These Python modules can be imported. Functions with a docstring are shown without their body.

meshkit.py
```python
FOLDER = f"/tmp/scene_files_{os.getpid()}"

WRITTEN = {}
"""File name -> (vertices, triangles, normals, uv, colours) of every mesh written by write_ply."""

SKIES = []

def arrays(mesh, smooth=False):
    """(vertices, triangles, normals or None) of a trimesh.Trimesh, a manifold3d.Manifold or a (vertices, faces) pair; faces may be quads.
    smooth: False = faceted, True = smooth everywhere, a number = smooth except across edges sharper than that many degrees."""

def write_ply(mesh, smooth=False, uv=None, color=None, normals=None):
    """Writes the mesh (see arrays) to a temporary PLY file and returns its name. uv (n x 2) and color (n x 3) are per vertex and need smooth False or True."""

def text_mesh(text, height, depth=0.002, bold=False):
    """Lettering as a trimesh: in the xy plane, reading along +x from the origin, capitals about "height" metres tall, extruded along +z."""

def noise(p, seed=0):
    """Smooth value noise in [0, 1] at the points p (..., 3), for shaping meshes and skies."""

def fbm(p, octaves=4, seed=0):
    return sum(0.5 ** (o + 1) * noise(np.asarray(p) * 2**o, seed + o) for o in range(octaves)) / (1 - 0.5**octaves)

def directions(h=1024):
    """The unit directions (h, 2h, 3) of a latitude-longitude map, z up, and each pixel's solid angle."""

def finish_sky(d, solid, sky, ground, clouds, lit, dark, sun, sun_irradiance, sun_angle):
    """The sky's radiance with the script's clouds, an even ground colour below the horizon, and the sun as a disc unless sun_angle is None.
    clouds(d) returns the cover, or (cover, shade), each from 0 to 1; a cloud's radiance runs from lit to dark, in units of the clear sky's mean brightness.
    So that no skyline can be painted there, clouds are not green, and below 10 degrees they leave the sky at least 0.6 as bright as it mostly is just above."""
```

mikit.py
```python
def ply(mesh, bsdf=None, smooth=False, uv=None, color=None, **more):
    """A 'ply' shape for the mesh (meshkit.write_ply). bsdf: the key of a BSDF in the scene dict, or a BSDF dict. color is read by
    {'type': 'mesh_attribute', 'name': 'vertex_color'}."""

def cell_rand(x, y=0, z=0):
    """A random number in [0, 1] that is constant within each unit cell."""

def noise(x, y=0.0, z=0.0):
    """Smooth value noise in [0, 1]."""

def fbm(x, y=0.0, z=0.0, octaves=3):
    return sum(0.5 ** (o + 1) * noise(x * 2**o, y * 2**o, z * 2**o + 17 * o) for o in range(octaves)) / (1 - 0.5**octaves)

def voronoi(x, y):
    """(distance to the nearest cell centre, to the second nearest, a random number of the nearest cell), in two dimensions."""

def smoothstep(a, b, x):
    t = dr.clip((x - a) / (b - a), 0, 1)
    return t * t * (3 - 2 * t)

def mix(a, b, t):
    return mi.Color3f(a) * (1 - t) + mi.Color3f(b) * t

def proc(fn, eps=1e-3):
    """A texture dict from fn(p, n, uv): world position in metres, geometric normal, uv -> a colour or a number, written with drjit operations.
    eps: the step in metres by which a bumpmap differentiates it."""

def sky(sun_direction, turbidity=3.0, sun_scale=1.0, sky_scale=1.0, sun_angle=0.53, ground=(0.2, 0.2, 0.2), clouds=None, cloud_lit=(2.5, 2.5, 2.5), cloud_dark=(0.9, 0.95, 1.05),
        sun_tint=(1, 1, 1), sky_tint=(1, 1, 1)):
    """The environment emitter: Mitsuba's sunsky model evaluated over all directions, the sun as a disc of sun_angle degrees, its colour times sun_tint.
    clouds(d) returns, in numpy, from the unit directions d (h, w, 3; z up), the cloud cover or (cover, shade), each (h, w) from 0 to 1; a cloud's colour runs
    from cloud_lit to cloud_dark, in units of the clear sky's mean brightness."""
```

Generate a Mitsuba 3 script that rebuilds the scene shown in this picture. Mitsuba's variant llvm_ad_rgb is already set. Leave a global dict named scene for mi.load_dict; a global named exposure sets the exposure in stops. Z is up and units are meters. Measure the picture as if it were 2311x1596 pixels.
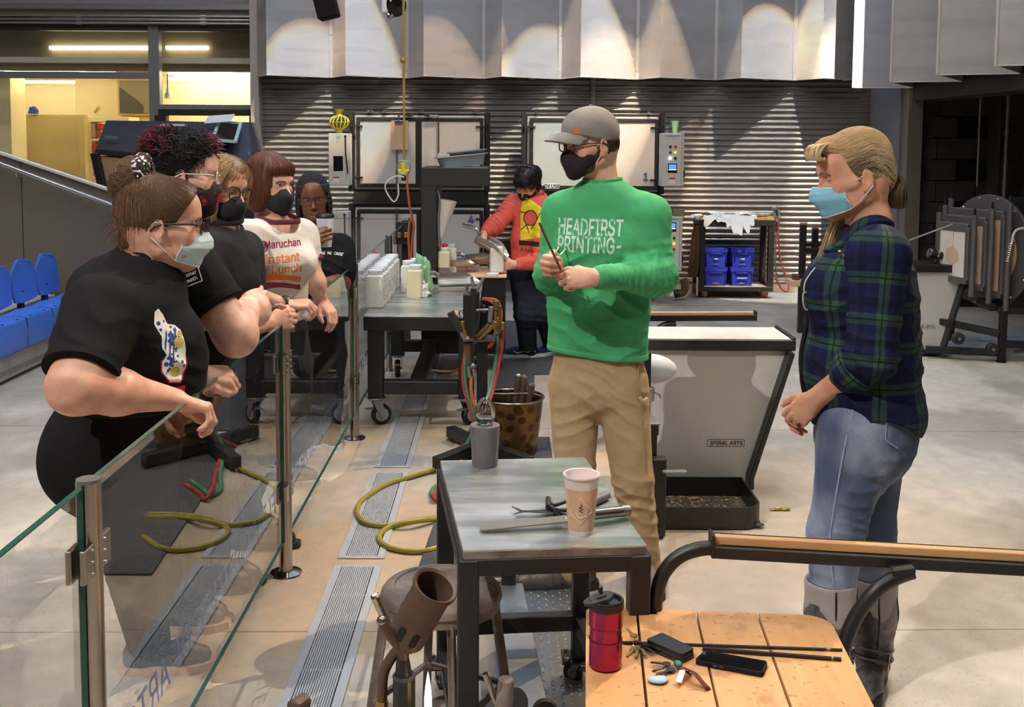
import math, random, numpy as np, trimesh, mitsuba as mi, mikit, meshkit, drjit as dr
from shapely.geometry import Polygon, box as sbox, LineString, Point, MultiPolygon
from shapely import affinity
from shapely.ops import unary_union
T = mi.ScalarTransform4f
scene, labels = {}, {}
exposure = 0.05
# ------------------------------------------------------------------ camera
W, H = 2311, 1596
FOC, PPX, PPY, HOR, ROLL, HC = 2450.0, 1138.0, 520.0, 320.0, 0.006, 1.65
_p = math.atan((PPY - HOR) / FOC)
FW = np.array([0, math.cos(_p), -math.sin(_p)]); RT = np.array([1.0, 0, 0]); UP = np.cross(RT, FW)
_c, _s = math.cos(ROLL), math.sin(ROLL)
scene['camera'] = {'type': 'perspective', 'fov': math.degrees(2 * math.atan(W / 2 / FOC)), 'fov_axis': 'x',
    'principal_point_offset_x': -(PPX - W / 2) / W, 'principal_point_offset_y': -(PPY - H / 2) / H,
    'to_world': T().look_at(origin=[0, 0, HC], target=(np.array([0, 0, HC]) + FW).tolist(), up=(UP * _c - RT * _s).tolist()), 'near_clip': 0.05, 'far_clip': 200.0}
def ray(px, py):
    u, v = px - PPX, py - PPY
    u, v = _c * u + _s * v, -_s * u + _c * v
    return FW * FOC + RT * u - UP * v
def at(px, py, Y):
    'the point at depth Y seen at a pixel of the photograph (2311 x 1596)'
    d = ray(px, py); return np.array([0, 0, HC]) + d * (Y / d[1])
def G(px, py, z=0.0):
    'the point at height z seen at a pixel'
    d = ray(px, py); return np.array([0, 0, HC]) + d * ((z - HC) / d[2])
def A(*v): return np.array(v, float)
# ------------------------------------------------------------------ light
def srgb(c):
    c = np.asarray(c, float) / 255.0
    return np.where(c <= 0.04045, c / 12.92, ((c + 0.055) / 1.055) ** 2.4).tolist()
def rgb(v): return {'type': 'rgb', 'value': list(map(float, v))}
WARM, NEUT, COOL = A(1.0, 0.74, 0.48), A(1.0, 0.95, 0.88), A(0.38, 0.62, 1.0)
LAMP, SKYL, SPOT, OFFICE = 1.0, 1.0, 1.0, 1.0
# unseen lamps above the frame, placed to light the hall: rows of soft ceiling lamps, a cool skylight strip by the back wall, warm spots
LP = {}
def lamp(name, c, tgt, w, h, power, col, label):
    LP[name] = LP.get(name, -1) + 1; n = name if not LP[name] else f'{name}_{LP[name]:03d}'; c, tgt = A(*c), A(*tgt); L = power / (w * h * math.pi)
    scene[n] = {'type': 'rectangle', 'to_world': T().look_at(origin=c.tolist(), target=tgt.tolist(), up=[0, 1, 0.01]) @ T().scale([w / 2, h / 2, 1]),
        'bsdf': {'type': 'diffuse', 'reflectance': rgb((.7, .7, .7))}, 'emitter': {'type': 'area', 'radiance': rgb(np.asarray(col) * L)}}
    labels[n] = {'label': label, 'category': 'lamp', 'group': 'unseen lamps above the frame'}
for x, y, pw in ((-5, 3.0, 60), (-1.6, 0.2, 90), (2.6, 0.2, 90), (-1.8, 4.2, 85), (1.6, 4.2, 85), (5.0, 3.4, 70), (-4.4, 6.6, 55), (0.2, 6.6, 50), (2.8, 6.4, 50)):
    lamp('unseen_ceiling_lamp', (x, y, 6.6), (x, y, 0), 1.5, 0.8, pw * LAMP, NEUT, 'broad white lamp out of view, placed to light the hall')  # out of view, spread to light floor and people softly
lamp('unseen_skylight', (0.0, 10.2, 7.3), (0.0, 10.6, 0), 6.2, 1.4, 170 * SKYL, COOL, 'cool daylight strip out of view, placed to tint the back wall panels')  # out of view, gives the folded panels their blue tint
def spot(name, o, tgt, power, col, cut=20, beam=14):
    scene[name] = {'type': 'spot', 'to_world': T().look_at(origin=list(map(float, o)), target=list(map(float, tgt)), up=[0, 0.1, 1]),
        'intensity': rgb(np.asarray(col) * power), 'cutoff_angle': float(cut), 'beam_width': float(beam)}
for i, (px, dx, pw, cut) in enumerate(((749, 1.1, 1.0, 9), (1005, 1.0, .25, 7), (1264, 1.2, 1.0, 9), (1438, .1, .35, 8), (1792, .15, 1.2, 9.5), (1975, -.75, 1.0, 7.5))):
    xv = (px - PPX) * 12 / FOC; spot(f'unseen_wall_spot_{i}', (xv + dx, 8.8, 7.2), (xv - .1, 12.0, .95), 760 * pw * SPOT, WARM, cut, cut * 0.85)  # unseen warm spots, placed to throw light triangles on the siding
for i, x in enumerate((-2.4, 0.4, 3.0)): spot(f'unseen_wash_spot_{i}', (x, 5.6, 7.1), (x * .9, 11.7, 5.4), 420 * SPOT, NEUT, 17, 8)  # unseen spots, placed to brighten the upper panels that the tabletop reflects
spot('unseen_key_spot', (3.4, 6.6, 6.4), (0.6, 3.7, 0.9), 150 * SPOT, WARM, 22, 12)  # unseen warm spot from the back right, rims the people
spot('unseen_key_spot_2', (-3.0, -.6, 6.2), (-0.5, 3.6, 0.9), 110 * SPOT, NEUT, 26, 14)  # unseen neutral spot from the camera side, lights the group
# ------------------------------------------------------------------ names
_cnt = {}
def key(name):
    n = _cnt.get(name, 0); _cnt[name] = n + 1
    return name if n == 0 else f'{name}_{n:03d}'
def lab(k, label=None, cat=None, group=None, kind=None):
    d = labels.setdefault(k, {})
    for a, b in (('label', label), ('category', cat), ('group', group), ('kind', kind)):
        if b: d[a] = b
    return k
def thing(name, label, cat, group=None, kind=None): return lab(key(name), label, cat, group, kind)
def part(parent, name, mesh, mat, smooth=30, label=None, kind=None, **kw):
    k = key(parent + '__' + name)
    scene[k] = mikit.ply(mesh, 'm_' + mat, smooth=smooth, **kw)
    if label or kind: lab(k, label, None, None, kind)
    return k
def single(name, mesh, mat, label, cat, group=None, smooth=30, kind=None, **kw):
    k = thing(name, label, cat, group, kind); scene[k] = mikit.ply(mesh, 'm_' + mat, smooth=smooth, **kw); return k
def struct(name, mesh, mat, smooth=False, label=None, **kw):
    k = lab(key(name), label, None, None, 'structure'); scene[k] = mikit.ply(mesh, 'm_' + mat, smooth=smooth, **kw); return k
# ------------------------------------------------------------------ materials
def M(name, c, rough=0.5, metal=0.0, spec=0.5, tex=None, bump=None, bscale=1.0, **kw):
    b = {'type': 'principled', 'base_color': tex if tex else rgb(srgb(c)), 'roughness': rough, 'metallic': metal, **kw}
    if not metal: b['specular'] = spec
    if bump is not None: b = {'type': 'bumpmap', 'arbitrary': bump, 'scale': bscale, 'bsdf': b}
    scene['m_' + name] = {'type': 'twosided', 'bsdf': b}
    return name
# ------------------------------------------------------------------ meshes
def TM(v, f): 
    f = np.asarray(f, int)
    if f.shape[1] == 4: f = np.vstack([f[:, [0, 1, 2]], f[:, [0, 2, 3]]])
    return trimesh.Trimesh(np.asarray(v, float), f, process=False)
def cat(*ms):
    ms = [m for m in (ms[0] if len(ms) == 1 and isinstance(ms[0], (list, tuple)) else ms) if m is not None]
    vs, fs, n = [], [], 0
    for m in ms:
        vs.append(np.asarray(m.vertices)); fs.append(np.asarray(m.faces) + n); n += len(m.vertices)
    return TM(np.vstack(vs), np.vstack(fs))
_S = np.array([[x, y, z] for x in (-1, 1) for y in (-1, 1) for z in (-1, 1)], float)
_bb = {}
def _bevel_faces():
    p = np.vstack([_S * A(1, .9, .9), _S * A(.9, 1, .9), _S * A(.9, .9, 1)])
    h = trimesh.Trimesh(p, [[0, 1, 2]], process=False).convex_hull
    from scipy.spatial import cKDTree
    i = cKDTree(p).query(h.vertices)[1]; return i[h.faces]
_BF = _bevel_faces()
_CF = trimesh.creation.box((2, 2, 2)); 
def box(lo, hi, b=0.004):
    lo, hi = np.minimum(lo, hi).astype(float), np.maximum(lo, hi).astype(float); c, h = (lo + hi) / 2, (hi - lo) / 2
    if b <= 0: return TM(_CF.vertices * h + c, _CF.faces)
    b = min(b, h.min() * 0.45)
    return TM(np.vstack([_S * (h - A(0, b, b)), _S * (h - A(b, 0, b)), _S * (h - A(b, b, 0))]) + c, _BF)
def frame(d, up=(0, 0, 1)):
    'columns x, y, z with z along d'
    z = np.asarray(d, float); z = z / np.linalg.norm(z)
    x = np.cross(up, z)
    if np.linalg.norm(x) < 1e-3: x = np.cross((0, 1, 0), z)
    x /= np.linalg.norm(x); return np.stack([x, np.cross(z, x), z], 1)
def mv(m, R=None, t=(0, 0, 0), s=1.0):
    v = np.asarray(m.vertices) * s
    if R is not None: v = v @ np.asarray(R).T
    return TM(v + np.asarray(t, float), m.faces)
def rotz(a): c, s = math.cos(a), math.sin(a); return A([c, -s, 0], [s, c, 0], [0, 0, 1])
def rotx(a): c, s = math.cos(a), math.sin(a); return A([1, 0, 0], [0, c, -s], [0, s, c])
def roty(a): c, s = math.cos(a), math.sin(a); return A([c, 0, s], [0, 1, 0], [-s, 0, c])
def bar(p, q, w, h=None, b=0.003, up=(0, 0, 1)):
    'a beam of section w (sideways) x h (along up) from p to q'
    p, q = np.asarray(p, float), np.asarray(q, float); h = h or w; L = np.linalg.norm(q - p)
    return mv(box((-w / 2, -h / 2, 0), (w / 2, h / 2, L), b), frame(q - p, up), p)
def ring_mesh(rings, closed=True, cap=True):
    'rings: (m, n, 3) -> skin'
    R = np.asarray(rings, float); m, n = R.shape[:2]; v = R.reshape(-1, 3); f = []
    i, j = np.meshgrid(np.arange(m - 1), np.arange(n if closed else n - 1), indexing='ij')
    a = i * n + j; b = i * n + (j + 1) % n
    f = np.stack([a, b, b + n, a + n], -1).reshape(-1, 4)
    f = np.vstack([f[:, [0, 1, 2]], f[:, [0, 2, 3]]])
    if cap and closed:
        c0, c1 = len(v), len(v) + 1; v = np.vstack([v, R[0].mean(0), R[-1].mean(0)]); k = np.arange(n)
        f = np.vstack([f, np.stack([(k + 1) % n, k, k * 0 + c0], 1), np.stack([k + (m - 1) * n, (k + 1) % n + (m - 1) * n, k * 0 + c1], 1)])
    return TM(v, f)
def lathe(prof, n=24, o=(0, 0, 0), R=None, cap=True):
    'prof: (r, z) pairs from bottom to top'
    a = np.arange(n) * 2 * np.pi / n
    rings = [[(r * c, r * s, z) for c, s in zip(np.cos(a), np.sin(a))] for r, z in prof]
    return mv(ring_mesh(rings, cap=cap), R, o)
def cyl(p, q, r, r2=None, n=18, b=0.0):
    p, q = np.asarray(p, float), np.asarray(q, float); L = np.linalg.norm(q - p); r2 = r if r2 is None else r2
    pr = [(r, 0), (r2, L)] if b <= 0 else [(r - b, 0), (r, b), (r2, L - b), (r2 - b, L)]
    return lathe(pr, n, p, frame(q - p))
def spline(pts, per=8, closed=False):
    P = np.asarray(pts, float); n = len(P)
    if n < 3: return P
    out = []
    for i in range(n if closed else n - 1):
        p0, p1, p2, p3 = (P[(i + k) % n] if closed else P[min(max(i + k, 0), n - 1)] for k in (-1, 0, 1, 2))
        for t in np.arange(per) / per:
            out.append(0.5 * (2 * p1 + (p2 - p0) * t + (2 * p0 - 5 * p1 + 4 * p2 - p3) * t * t + (3 * p1 - p0 - 3 * p2 + p3) * t ** 3))
    if not closed: out.append(P[-1])
    return np.array(out)
def sweep(path, sec, up=(0, 0, 1), closed=False, cap=True, scale=None, fixed=False):
    'sec: (n, 2) section swept along path (parallel transport)'
    P = np.asarray(path, float); m = len(P); sec = np.asarray(sec, float)
    t = np.roll(P, -1, 0) - np.roll(P, 1, 0) if closed else np.gradient(P, axis=0)
    t /= np.linalg.norm(t, axis=1, keepdims=True) + 1e-12
    x = np.cross(up, t[0]); x = x if np.linalg.norm(x) > 1e-3 else np.cross((0, 1, 0.01), t[0]); rings = []
    for i in range(m):
        if fixed: x = np.cross(up, t[i])
        x = x - t[i] * (x @ t[i]); x /= np.linalg.norm(x) + 1e-12; y = np.cross(t[i], x)
        k = 1 if scale is None else scale[i]
        rings.append(P[i] + k * (sec[:, :1] * x + sec[:, 1:2] * y))
    if closed: rings.append(rings[0])
    return ring_mesh(rings, cap=cap and not closed)
def circ(r, n=8): a = np.arange(n) * 2 * np.pi / n; return np.stack([r * np.cos(a), r * np.sin(a)], 1)
def tube(pts, r, n=8, per=8, smooth=True, closed=False, scale=None):
    P = spline(pts, per, closed) if smooth else np.asarray(pts, float)
    return sweep(P, circ(r, n), closed=closed, scale=scale)
def plate(poly, d, o=(0, 0, 0), ux=(1, 0, 0), uy=(0, 1, 0), bevel=0):
    'a polygon extruded by d along ux x uy, placed at o'
    if not hasattr(poly, 'exterior') and not hasattr(poly, 'geoms'): poly = Polygon(poly)
    ux, uy = np.asarray(ux, float), np.asarray(uy, float); R = np.stack([ux, uy, np.cross(ux, uy)], 1)
    return mv(cat([trimesh.creation.extrude_polygon(g, d, engine='earcut') for g in getattr(poly, 'geoms', [poly]) if g.area > 1e-9]), R, o)
def rrect(w, h, r, cx=0, cy=0): return sbox(cx - w / 2 + r, cy - h / 2 + r, cx + w / 2 - r, cy + h / 2 - r).buffer(r, quad_segs=4)
def text(s, h, o, ux, uy, d=0.0015, bold=True, center=True):
    m = meshkit.text_mesh(s, h, d, bold); v = np.array(m.vertices)
    if center: v[:, 0] -= (v[:, 0].min() + v[:, 0].max()) / 2
    ux, uy = np.asarray(ux, float), np.asarray(uy, float)
    return TM(v @ np.stack([ux, uy, np.cross(ux, uy)], 1).T + np.asarray(o, float), m.faces)
def sphere(c, r, n=12):
    m = trimesh.creation.uv_sphere(1.0, count=[n, 2 * n]); return TM(np.asarray(m.vertices) * np.asarray(r) + np.asarray(c, float), m.faces)
def quad(a, b, c, d): return TM([a, b, c, d], [[0, 1, 2], [0, 2, 3]])
# ------------------------------------------------------------------ materials of the hall
def t_floor(p, n, uv):
    a = mikit.fbm(p.x * .7 + 3.1, p.y * .7, 0, 4); b = mikit.fbm(p.x * 3.1, p.y * 2.3, 5, 4); c = mikit.fbm(p.x * 17, p.y * 17, 9, 3)
    col = mikit.mix(srgb((158, 150, 139)), srgb((192, 185, 174)), mikit.smoothstep(.3, .7, a * .55 + b * .45))
    aisle = mikit.smoothstep(-1.6, -1.0, p.x) * (1 - mikit.smoothstep(.6, 1.3, p.x)) * mikit.smoothstep(1.5, 2.2, p.y) * (1 - mikit.smoothstep(7.5, 9, p.y))
    col = mikit.mix(col, srgb((176, 152, 122)), aisle * mikit.smoothstep(.35, .7, b) * .75)
    col = mikit.mix(col, srgb((120, 112, 104)), mikit.smoothstep(.56, .74, mikit.fbm(p.x * 1.7 + 8, p.y * 1.1 + 2, 3, 4)) * .45)
    sp = mikit.smoothstep(.80, .88, mikit.noise(p.x * 150, p.y * 150, 1)) * mikit.smoothstep(.5, .7, mikit.noise(p.x * 3, p.y * 3, 2))
    col = mikit.mix(col, srgb((116, 106, 96)), sp * .25)
    j = dr.minimum(dr.abs(p.y - 3.55 + p.x * -.02), dr.minimum(dr.abs(p.y - 6.15), dr.abs(p.x - 3.9)))
    return mikit.mix(col, srgb((96, 90, 84)), (1 - mikit.smoothstep(.002, .006, j)) * .7) * (.9 + .2 * c)
M('concrete', 0, .42, tex=mikit.proc(t_floor), spec=.45)
def t_panel(p, n, uv):
    a = mikit.fbm(p.x * 2, p.y * 2, p.z * 5, 4); w = mikit.smoothstep(.62, .7, mikit.noise(p.x * 1.5 + p.y * 2, p.z * 13, 3))
    return mikit.mix(srgb((158, 156, 156)), srgb((180, 176, 174)), a) * (1 - .07 * w)
M('panel_grey', 0, .6, tex=mikit.proc(t_panel), spec=.3)
M('batten_grey', (186, 178, 174), .5)
M('siding', (126, 122, 121), .4, metal=.2)
M('dark_grey', (58, 56, 56), .6); M('charcoal', (38, 37, 37), .5); M('black', (22, 22, 23), .45); M('black_soft', (26, 25, 26), .8, spec=.2)
M('taupe', (112, 105, 95), .45); M('alu', (176, 176, 176), .32, metal=.9); M('white_trim', (205, 203, 198), .5)
def t_steel(p, n, uv):
    a = mikit.fbm(p.x * 9, p.y * 9, p.z * 2, 3); return mikit.mix(srgb((150, 140, 128)), srgb((188, 180, 170)), a)
M('steel', 0, .26, metal=1.0, tex=mikit.proc(t_steel)); M('chrome', (205, 205, 205), .14, metal=1.0); M('galv', (150, 155, 158), .4, metal=.75)
M('frame_grey', (128, 128, 130), .45, metal=.2); M('cream', (244, 232, 190), .7); M('cream_dark', (206, 186, 128), .7); M('olive', (122, 116, 92), .6)
M('ceiling_paint', (120, 118, 116), .9); M('hall_wall', (118, 112, 108), .85)
scene['m_glass'] = {'type': 'thindielectric', 'int_ior': 1.5}
M('glass_edge', (34, 74, 66), .15); M('print_blue', (44, 72, 128), .5)
def t_cmu(p, n, uv): return mikit.mix(srgb((44, 42, 39)), srgb((62, 59, 54)), mikit.fbm(p.x * 6, p.y * 6, p.z * 6, 4))
M('cmu', 0, .8, tex=mikit.proc(t_cmu))
# ------------------------------------------------------------------ shell
YB = 12.0
struct('floor', TM([(-9, -4, 0), (9, -4, 0), (9, 17, 0), (-9, 17, 0)], [[0, 1, 2], [0, 2, 3]]), 'concrete')
struct('ceiling', box((-9, -4, 7.5), (9, 17, 7.7), 0), 'ceiling_paint')
struct('wall_front', box((-9, -4.2, 0), (9, -4, 7.5), 0), 'hall_wall')
struct('wall_left', box((-9.2, -4.2, 0), (-9, 17, 7.5), 0), 'hall_wall')
struct('wall_right', cat(box((9, -4.2, 0), (9.2, 17, 7.5), 0), box((4.15, -4.2, 2.34), (4.35, YB, 7.5), 0)), 'hall_wall')
bk = struct('wall_back', cat(box((-2.78, YB + .03, 0), (9, YB + .2, 7.5), 0), box((-9, YB + .03, 3.02), (-2.78, YB + .2, 7.5), 0)), 'dark_grey')
PITCH = .0622
def siding(x0, x1, z0=.13, z1=2.52):
    n = int((z1 - z0) / PITCH * 10); z = np.linspace(z0, z1, n); y = YB - .004 - .0125 * np.sin(2 * np.pi * z / PITCH)
    P = np.stack([np.stack([z * 0 + x0, y, z], 1), np.stack([z * 0 + x1, y, z], 1)], 1); v = P.reshape(-1, 3); i = np.arange(n - 1) * 2
    return TM(v, np.vstack([np.stack([i, i + 1, i + 3], 1), np.stack([i, i + 3, i + 2], 1)]))
xj = at(1338, 220, YB)[0]
part(bk, 'siding_sheet', siding(-2.72, xj), 'siding', True); part(bk, 'siding_sheet', siding(xj, 4.05), 'siding', True)
part(bk, 'joint_strip', box((xj - .025, YB - .035, .13), (xj + .025, YB, 2.4)), 'frame_grey', False)
for x in np.arange(-2.5, 3.9, .8):
    for z in (.6, 1.22, 1.84, 2.2): part(bk, 'screw', sphere((x, YB - .018, z + .01), .006, 4), 'black')
struct('baseboard_back', cat(box((-2.75, YB - .05, 0), (4.05, YB, .11), .004), box((-2.75, YB - .06, .11), (4.05, YB, .13), .003)), 'frame_grey')
# folded panels above the siding
bat = [576, 749, 920, 1092, 1264, 1438, 1614, 1792, 1970]; rid = [602, 780, 956, 1132, 1310, 1489, 1672, 1855]
ZP = 2.335
def slab(a, b, th, z0, z1):
    a, b = A(*a), A(*b); d = b - a; n = A(-d[1], d[0]); n = n / np.linalg.norm(n) * th
    return plate([a, b, b + n, a + n], z1 - z0, (0, 0, z0))
for i in range(8):
    vx, rx, nx = at(bat[i], 190, 11.93)[0], at(rid[i], 185, 11.5)[0], at(bat[i + 1], 190, 11.93)[0]
    part(bk, 'panel', slab((vx, 11.93), (rx, 11.5), .012, ZP, 7.0), 'panel_grey', False)
    part(bk, 'panel', slab((rx, 11.5), (nx, 11.93), .012, ZP, 7.0), 'panel_grey', False)
    part(bk, 'hem', tube([(vx, 11.93, ZP), (rx, 11.5, ZP), (nx, 11.93, ZP)], .006, 6, smooth=False), 'batten_grey')
    part(bk, 'batten', box((vx - .025, 11.90, ZP - .005), (vx + .025, 11.935, 7.0)), 'batten_grey', False)
    for z in (2.42, 2.80):
        for s in (-.013, .013): part(bk, 'bolt', sphere((vx + s, 11.898, z), .007, 5), 'chrome')
    part(bk, 'bracket', box((rx + .3, 11.75, ZP - .012), (rx + .36, 11.78, ZP)), 'white_trim', False)
# folded panels of the right wall, above the alcove
rp = [((1925, 202), (2052, 196)), ((2010, 189), (2160, 181)), ((2115, 170), (2290, 160)), ((2247, 150), (2460, 137)), ((2410, 118), (2640, 103))]
rw = 'wall_right'; dep = [10.9, 9.83, 8.78, 7.73, 6.68]
for i, (a, b) in enumerate(rp):
    pa = at(a[0], a[1], dep[i]); xb = 4.02; yb = xb * FOC / (b[0] - PPX)
    part(rw, 'panel', slab((pa[0], pa[1]), (xb, yb), .012, 2.205, 7.0), 'panel_grey', False)
    part(rw, 'hem', tube([(pa[0], pa[1], 2.205), (xb, yb, 2.205)], .006, 6, smooth=False), 'batten_grey')
    part(rw, 'edge_strip', cyl((pa[0], pa[1], 2.205), (pa[0], pa[1], 7.0), .012, n=8), 'batten_grey')
    part(rw, 'panel', slab((xb, yb), (pa[0], pa[1] - 1.05), .012, 2.205, 7.0), 'panel_grey', False)
part(rw, 'lintel', box((4.03, -2, 2.08), (4.4, 10.9, 2.34)), 'charcoal', False)
# corner column and alcove
st = struct('wall_corner', cat(box((4.02, 10.95, 0), (4.3, YB, 2.6), .004)), 'frame_grey')
part(st, 'facing', box((3.99, 10.8, 0), (4.14, 10.95, 2.3)), 'taupe', False)
part(st, 'side_panel', box((3.985, 11.02, .05), (4.02, 11.92, 2.25)), 'frame_grey', False)
al = struct('wall_alcove', box((4.14, 10.97, 0), (9, 11.1, 2.6), 0), 'black_soft')
for r in range(12):
    for c in range(6):
        x0 = 4.15 + c * .4 - (.2 if r % 2 else 0); x1 = x0 + .392
        x0 = max(x0, 4.15)
        if x1 - x0 > .05 and not (4.62 < (x0 + x1) / 2 < 4.85): part(al, 'block', box((x0, 10.93, r * .215), (x1, 10.98, r * .215 + .207), .006), 'cmu', False)
part(al, 'pilaster', box((4.84, 10.7, 0), (5.25, 10.93, 2.6)), 'cmu', False)
struct('wall_alcove_side', box((6.6, 2.5, 0), (6.7, 11, 2.6), 0), 'charcoal')
struct('ceiling_alcove', box((4.35, 2.5, 2.5), (7, 11, 2.6), 0), 'charcoal')
for px, r, m in ((2210, .012, 'alu'), (2257, .016, 'black'), (2272, .022, 'galv')):
    p = at(px, 300, 10.5); z0 = .9 if px != 2210 else 1.25
    single('conduit', cat(tube([(p[0], 10.5, 2.5), (p[0], 10.5, z0)], r, 10, smooth=False), cyl((p[0], 10.5, 1.75), (p[0], 10.5, 1.8), r * 1.35, n=10)), m,
        {2210: 'thin bright conduit on the dark block wall', 2257: 'black pipe beside the steel vent pipe behind the furnace', 2272: 'galvanised vent pipe rising behind the furnace'}[px], 'pipe')
# ------------------------------------------------------------------ window wall with the yellow office behind
def WB(x0, x1, y0, y1, Y0, Y1, b=.004): p, q = at(x0, y1, Y0), at(x1, y0, Y0); return box((p[0], Y0, p[2]), (q[0], Y1, q[2]), b)
wn = lab('window_1', None, None, None, 'structure')
part(wn, 'beam', WB(-700, 573, -60, 9, 11.9, 12.1), 'frame_grey', False); part(wn, 'fascia', WB(-700, 573, 16, 32, 11.93, 12.1), 'frame_grey', False)
part(wn, 'drip_edge', WB(-700, 573, 10, 15, 11.86, 12.1), 'alu', False); part(wn, 'header', WB(-700, 573, 54, 63, 11.94, 12.1), 'charcoal', False)
for y in (36, 44, 52):
    p, q = at(-700, y - 6, 11.88), at(573, y + 2, 11.88); q[2] = p[2]
    single('conduit', cat(cyl(p, q, .013, n=10), *[cyl(p + (q - p) * t - A(.03, 0, 0), p + (q - p) * t + A(.03, 0, 0), .019, n=10) for t in (.69, .91)]), 'alu',
        'steel conduit above the office window, ' + {36: 'top', 44: 'middle', 52: 'bottom'}[y] + ' one of three', 'pipe')
part(wn, 'mullion', WB(346, 357, 58, 700, 11.94, 12.06), 'frame_grey', False); part(wn, 'mullion', WB(571, 581, -60, 700, 11.84, 12.06), 'batten_grey', False)
part(wn, 'rail', WB(-700, 347, 163, 171, 11.94, 12.06), 'frame_grey', False); part(wn, 'rail', WB(357, 572, 237, 247, 11.94, 12.06), 'frame_grey', False)
part(wn, 'door_frame', cat(WB(357, 575, 248, 260, 11.93, 12.05), WB(357, 374, 260, 700, 11.93, 12.05), WB(568, 575, 260, 700, 11.93, 12.05)), 'charcoal', False)
for x0, x1, y0, y1 in ((-700, 346, 62, 165), (-700, 346, 170, 700), (357, 571, 62, 238), (374, 568, 260, 700)):
    a, b = at(x0, y1, 12.0), at(x1, y0, 12.0)
    part(wn, 'pane', quad((a[0], 12, a[2]), (b[0], 12, a[2]), (b[0], 12, b[2]), (a[0], 12, b[2])), 'glass', False)
of = struct('wall_office', cat(box((-9, 15.9, 0), (-2.4, 16, 3), 0), box((-2.6, 12.2, 0), (-2.4, 16, 3), 0)), 'cream')
struct('ceiling_office', box((-9, 12.2, 2.5), (-2.4, 16, 2.56), 0), 'white_trim')
part(of, 'bulkhead', box((-9, 12.3, 2.42), (-2.6, 12.45, 3.0)), 'olive', False)
def obox(x0, x1, y0, y1, Y, d=.1, b=.004): return WB(x0, x1, y0, y1, Y, Y + d, b)
part(of, 'return_wall', box((at(170, 200, 14.6)[0], 14.6, 0), (-2.6, 14.7, 2.5)), 'cream', False)
part(of, 'column', WB(-30, 22, 172, 600, 12.6, 13.0), 'cream', False)
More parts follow.
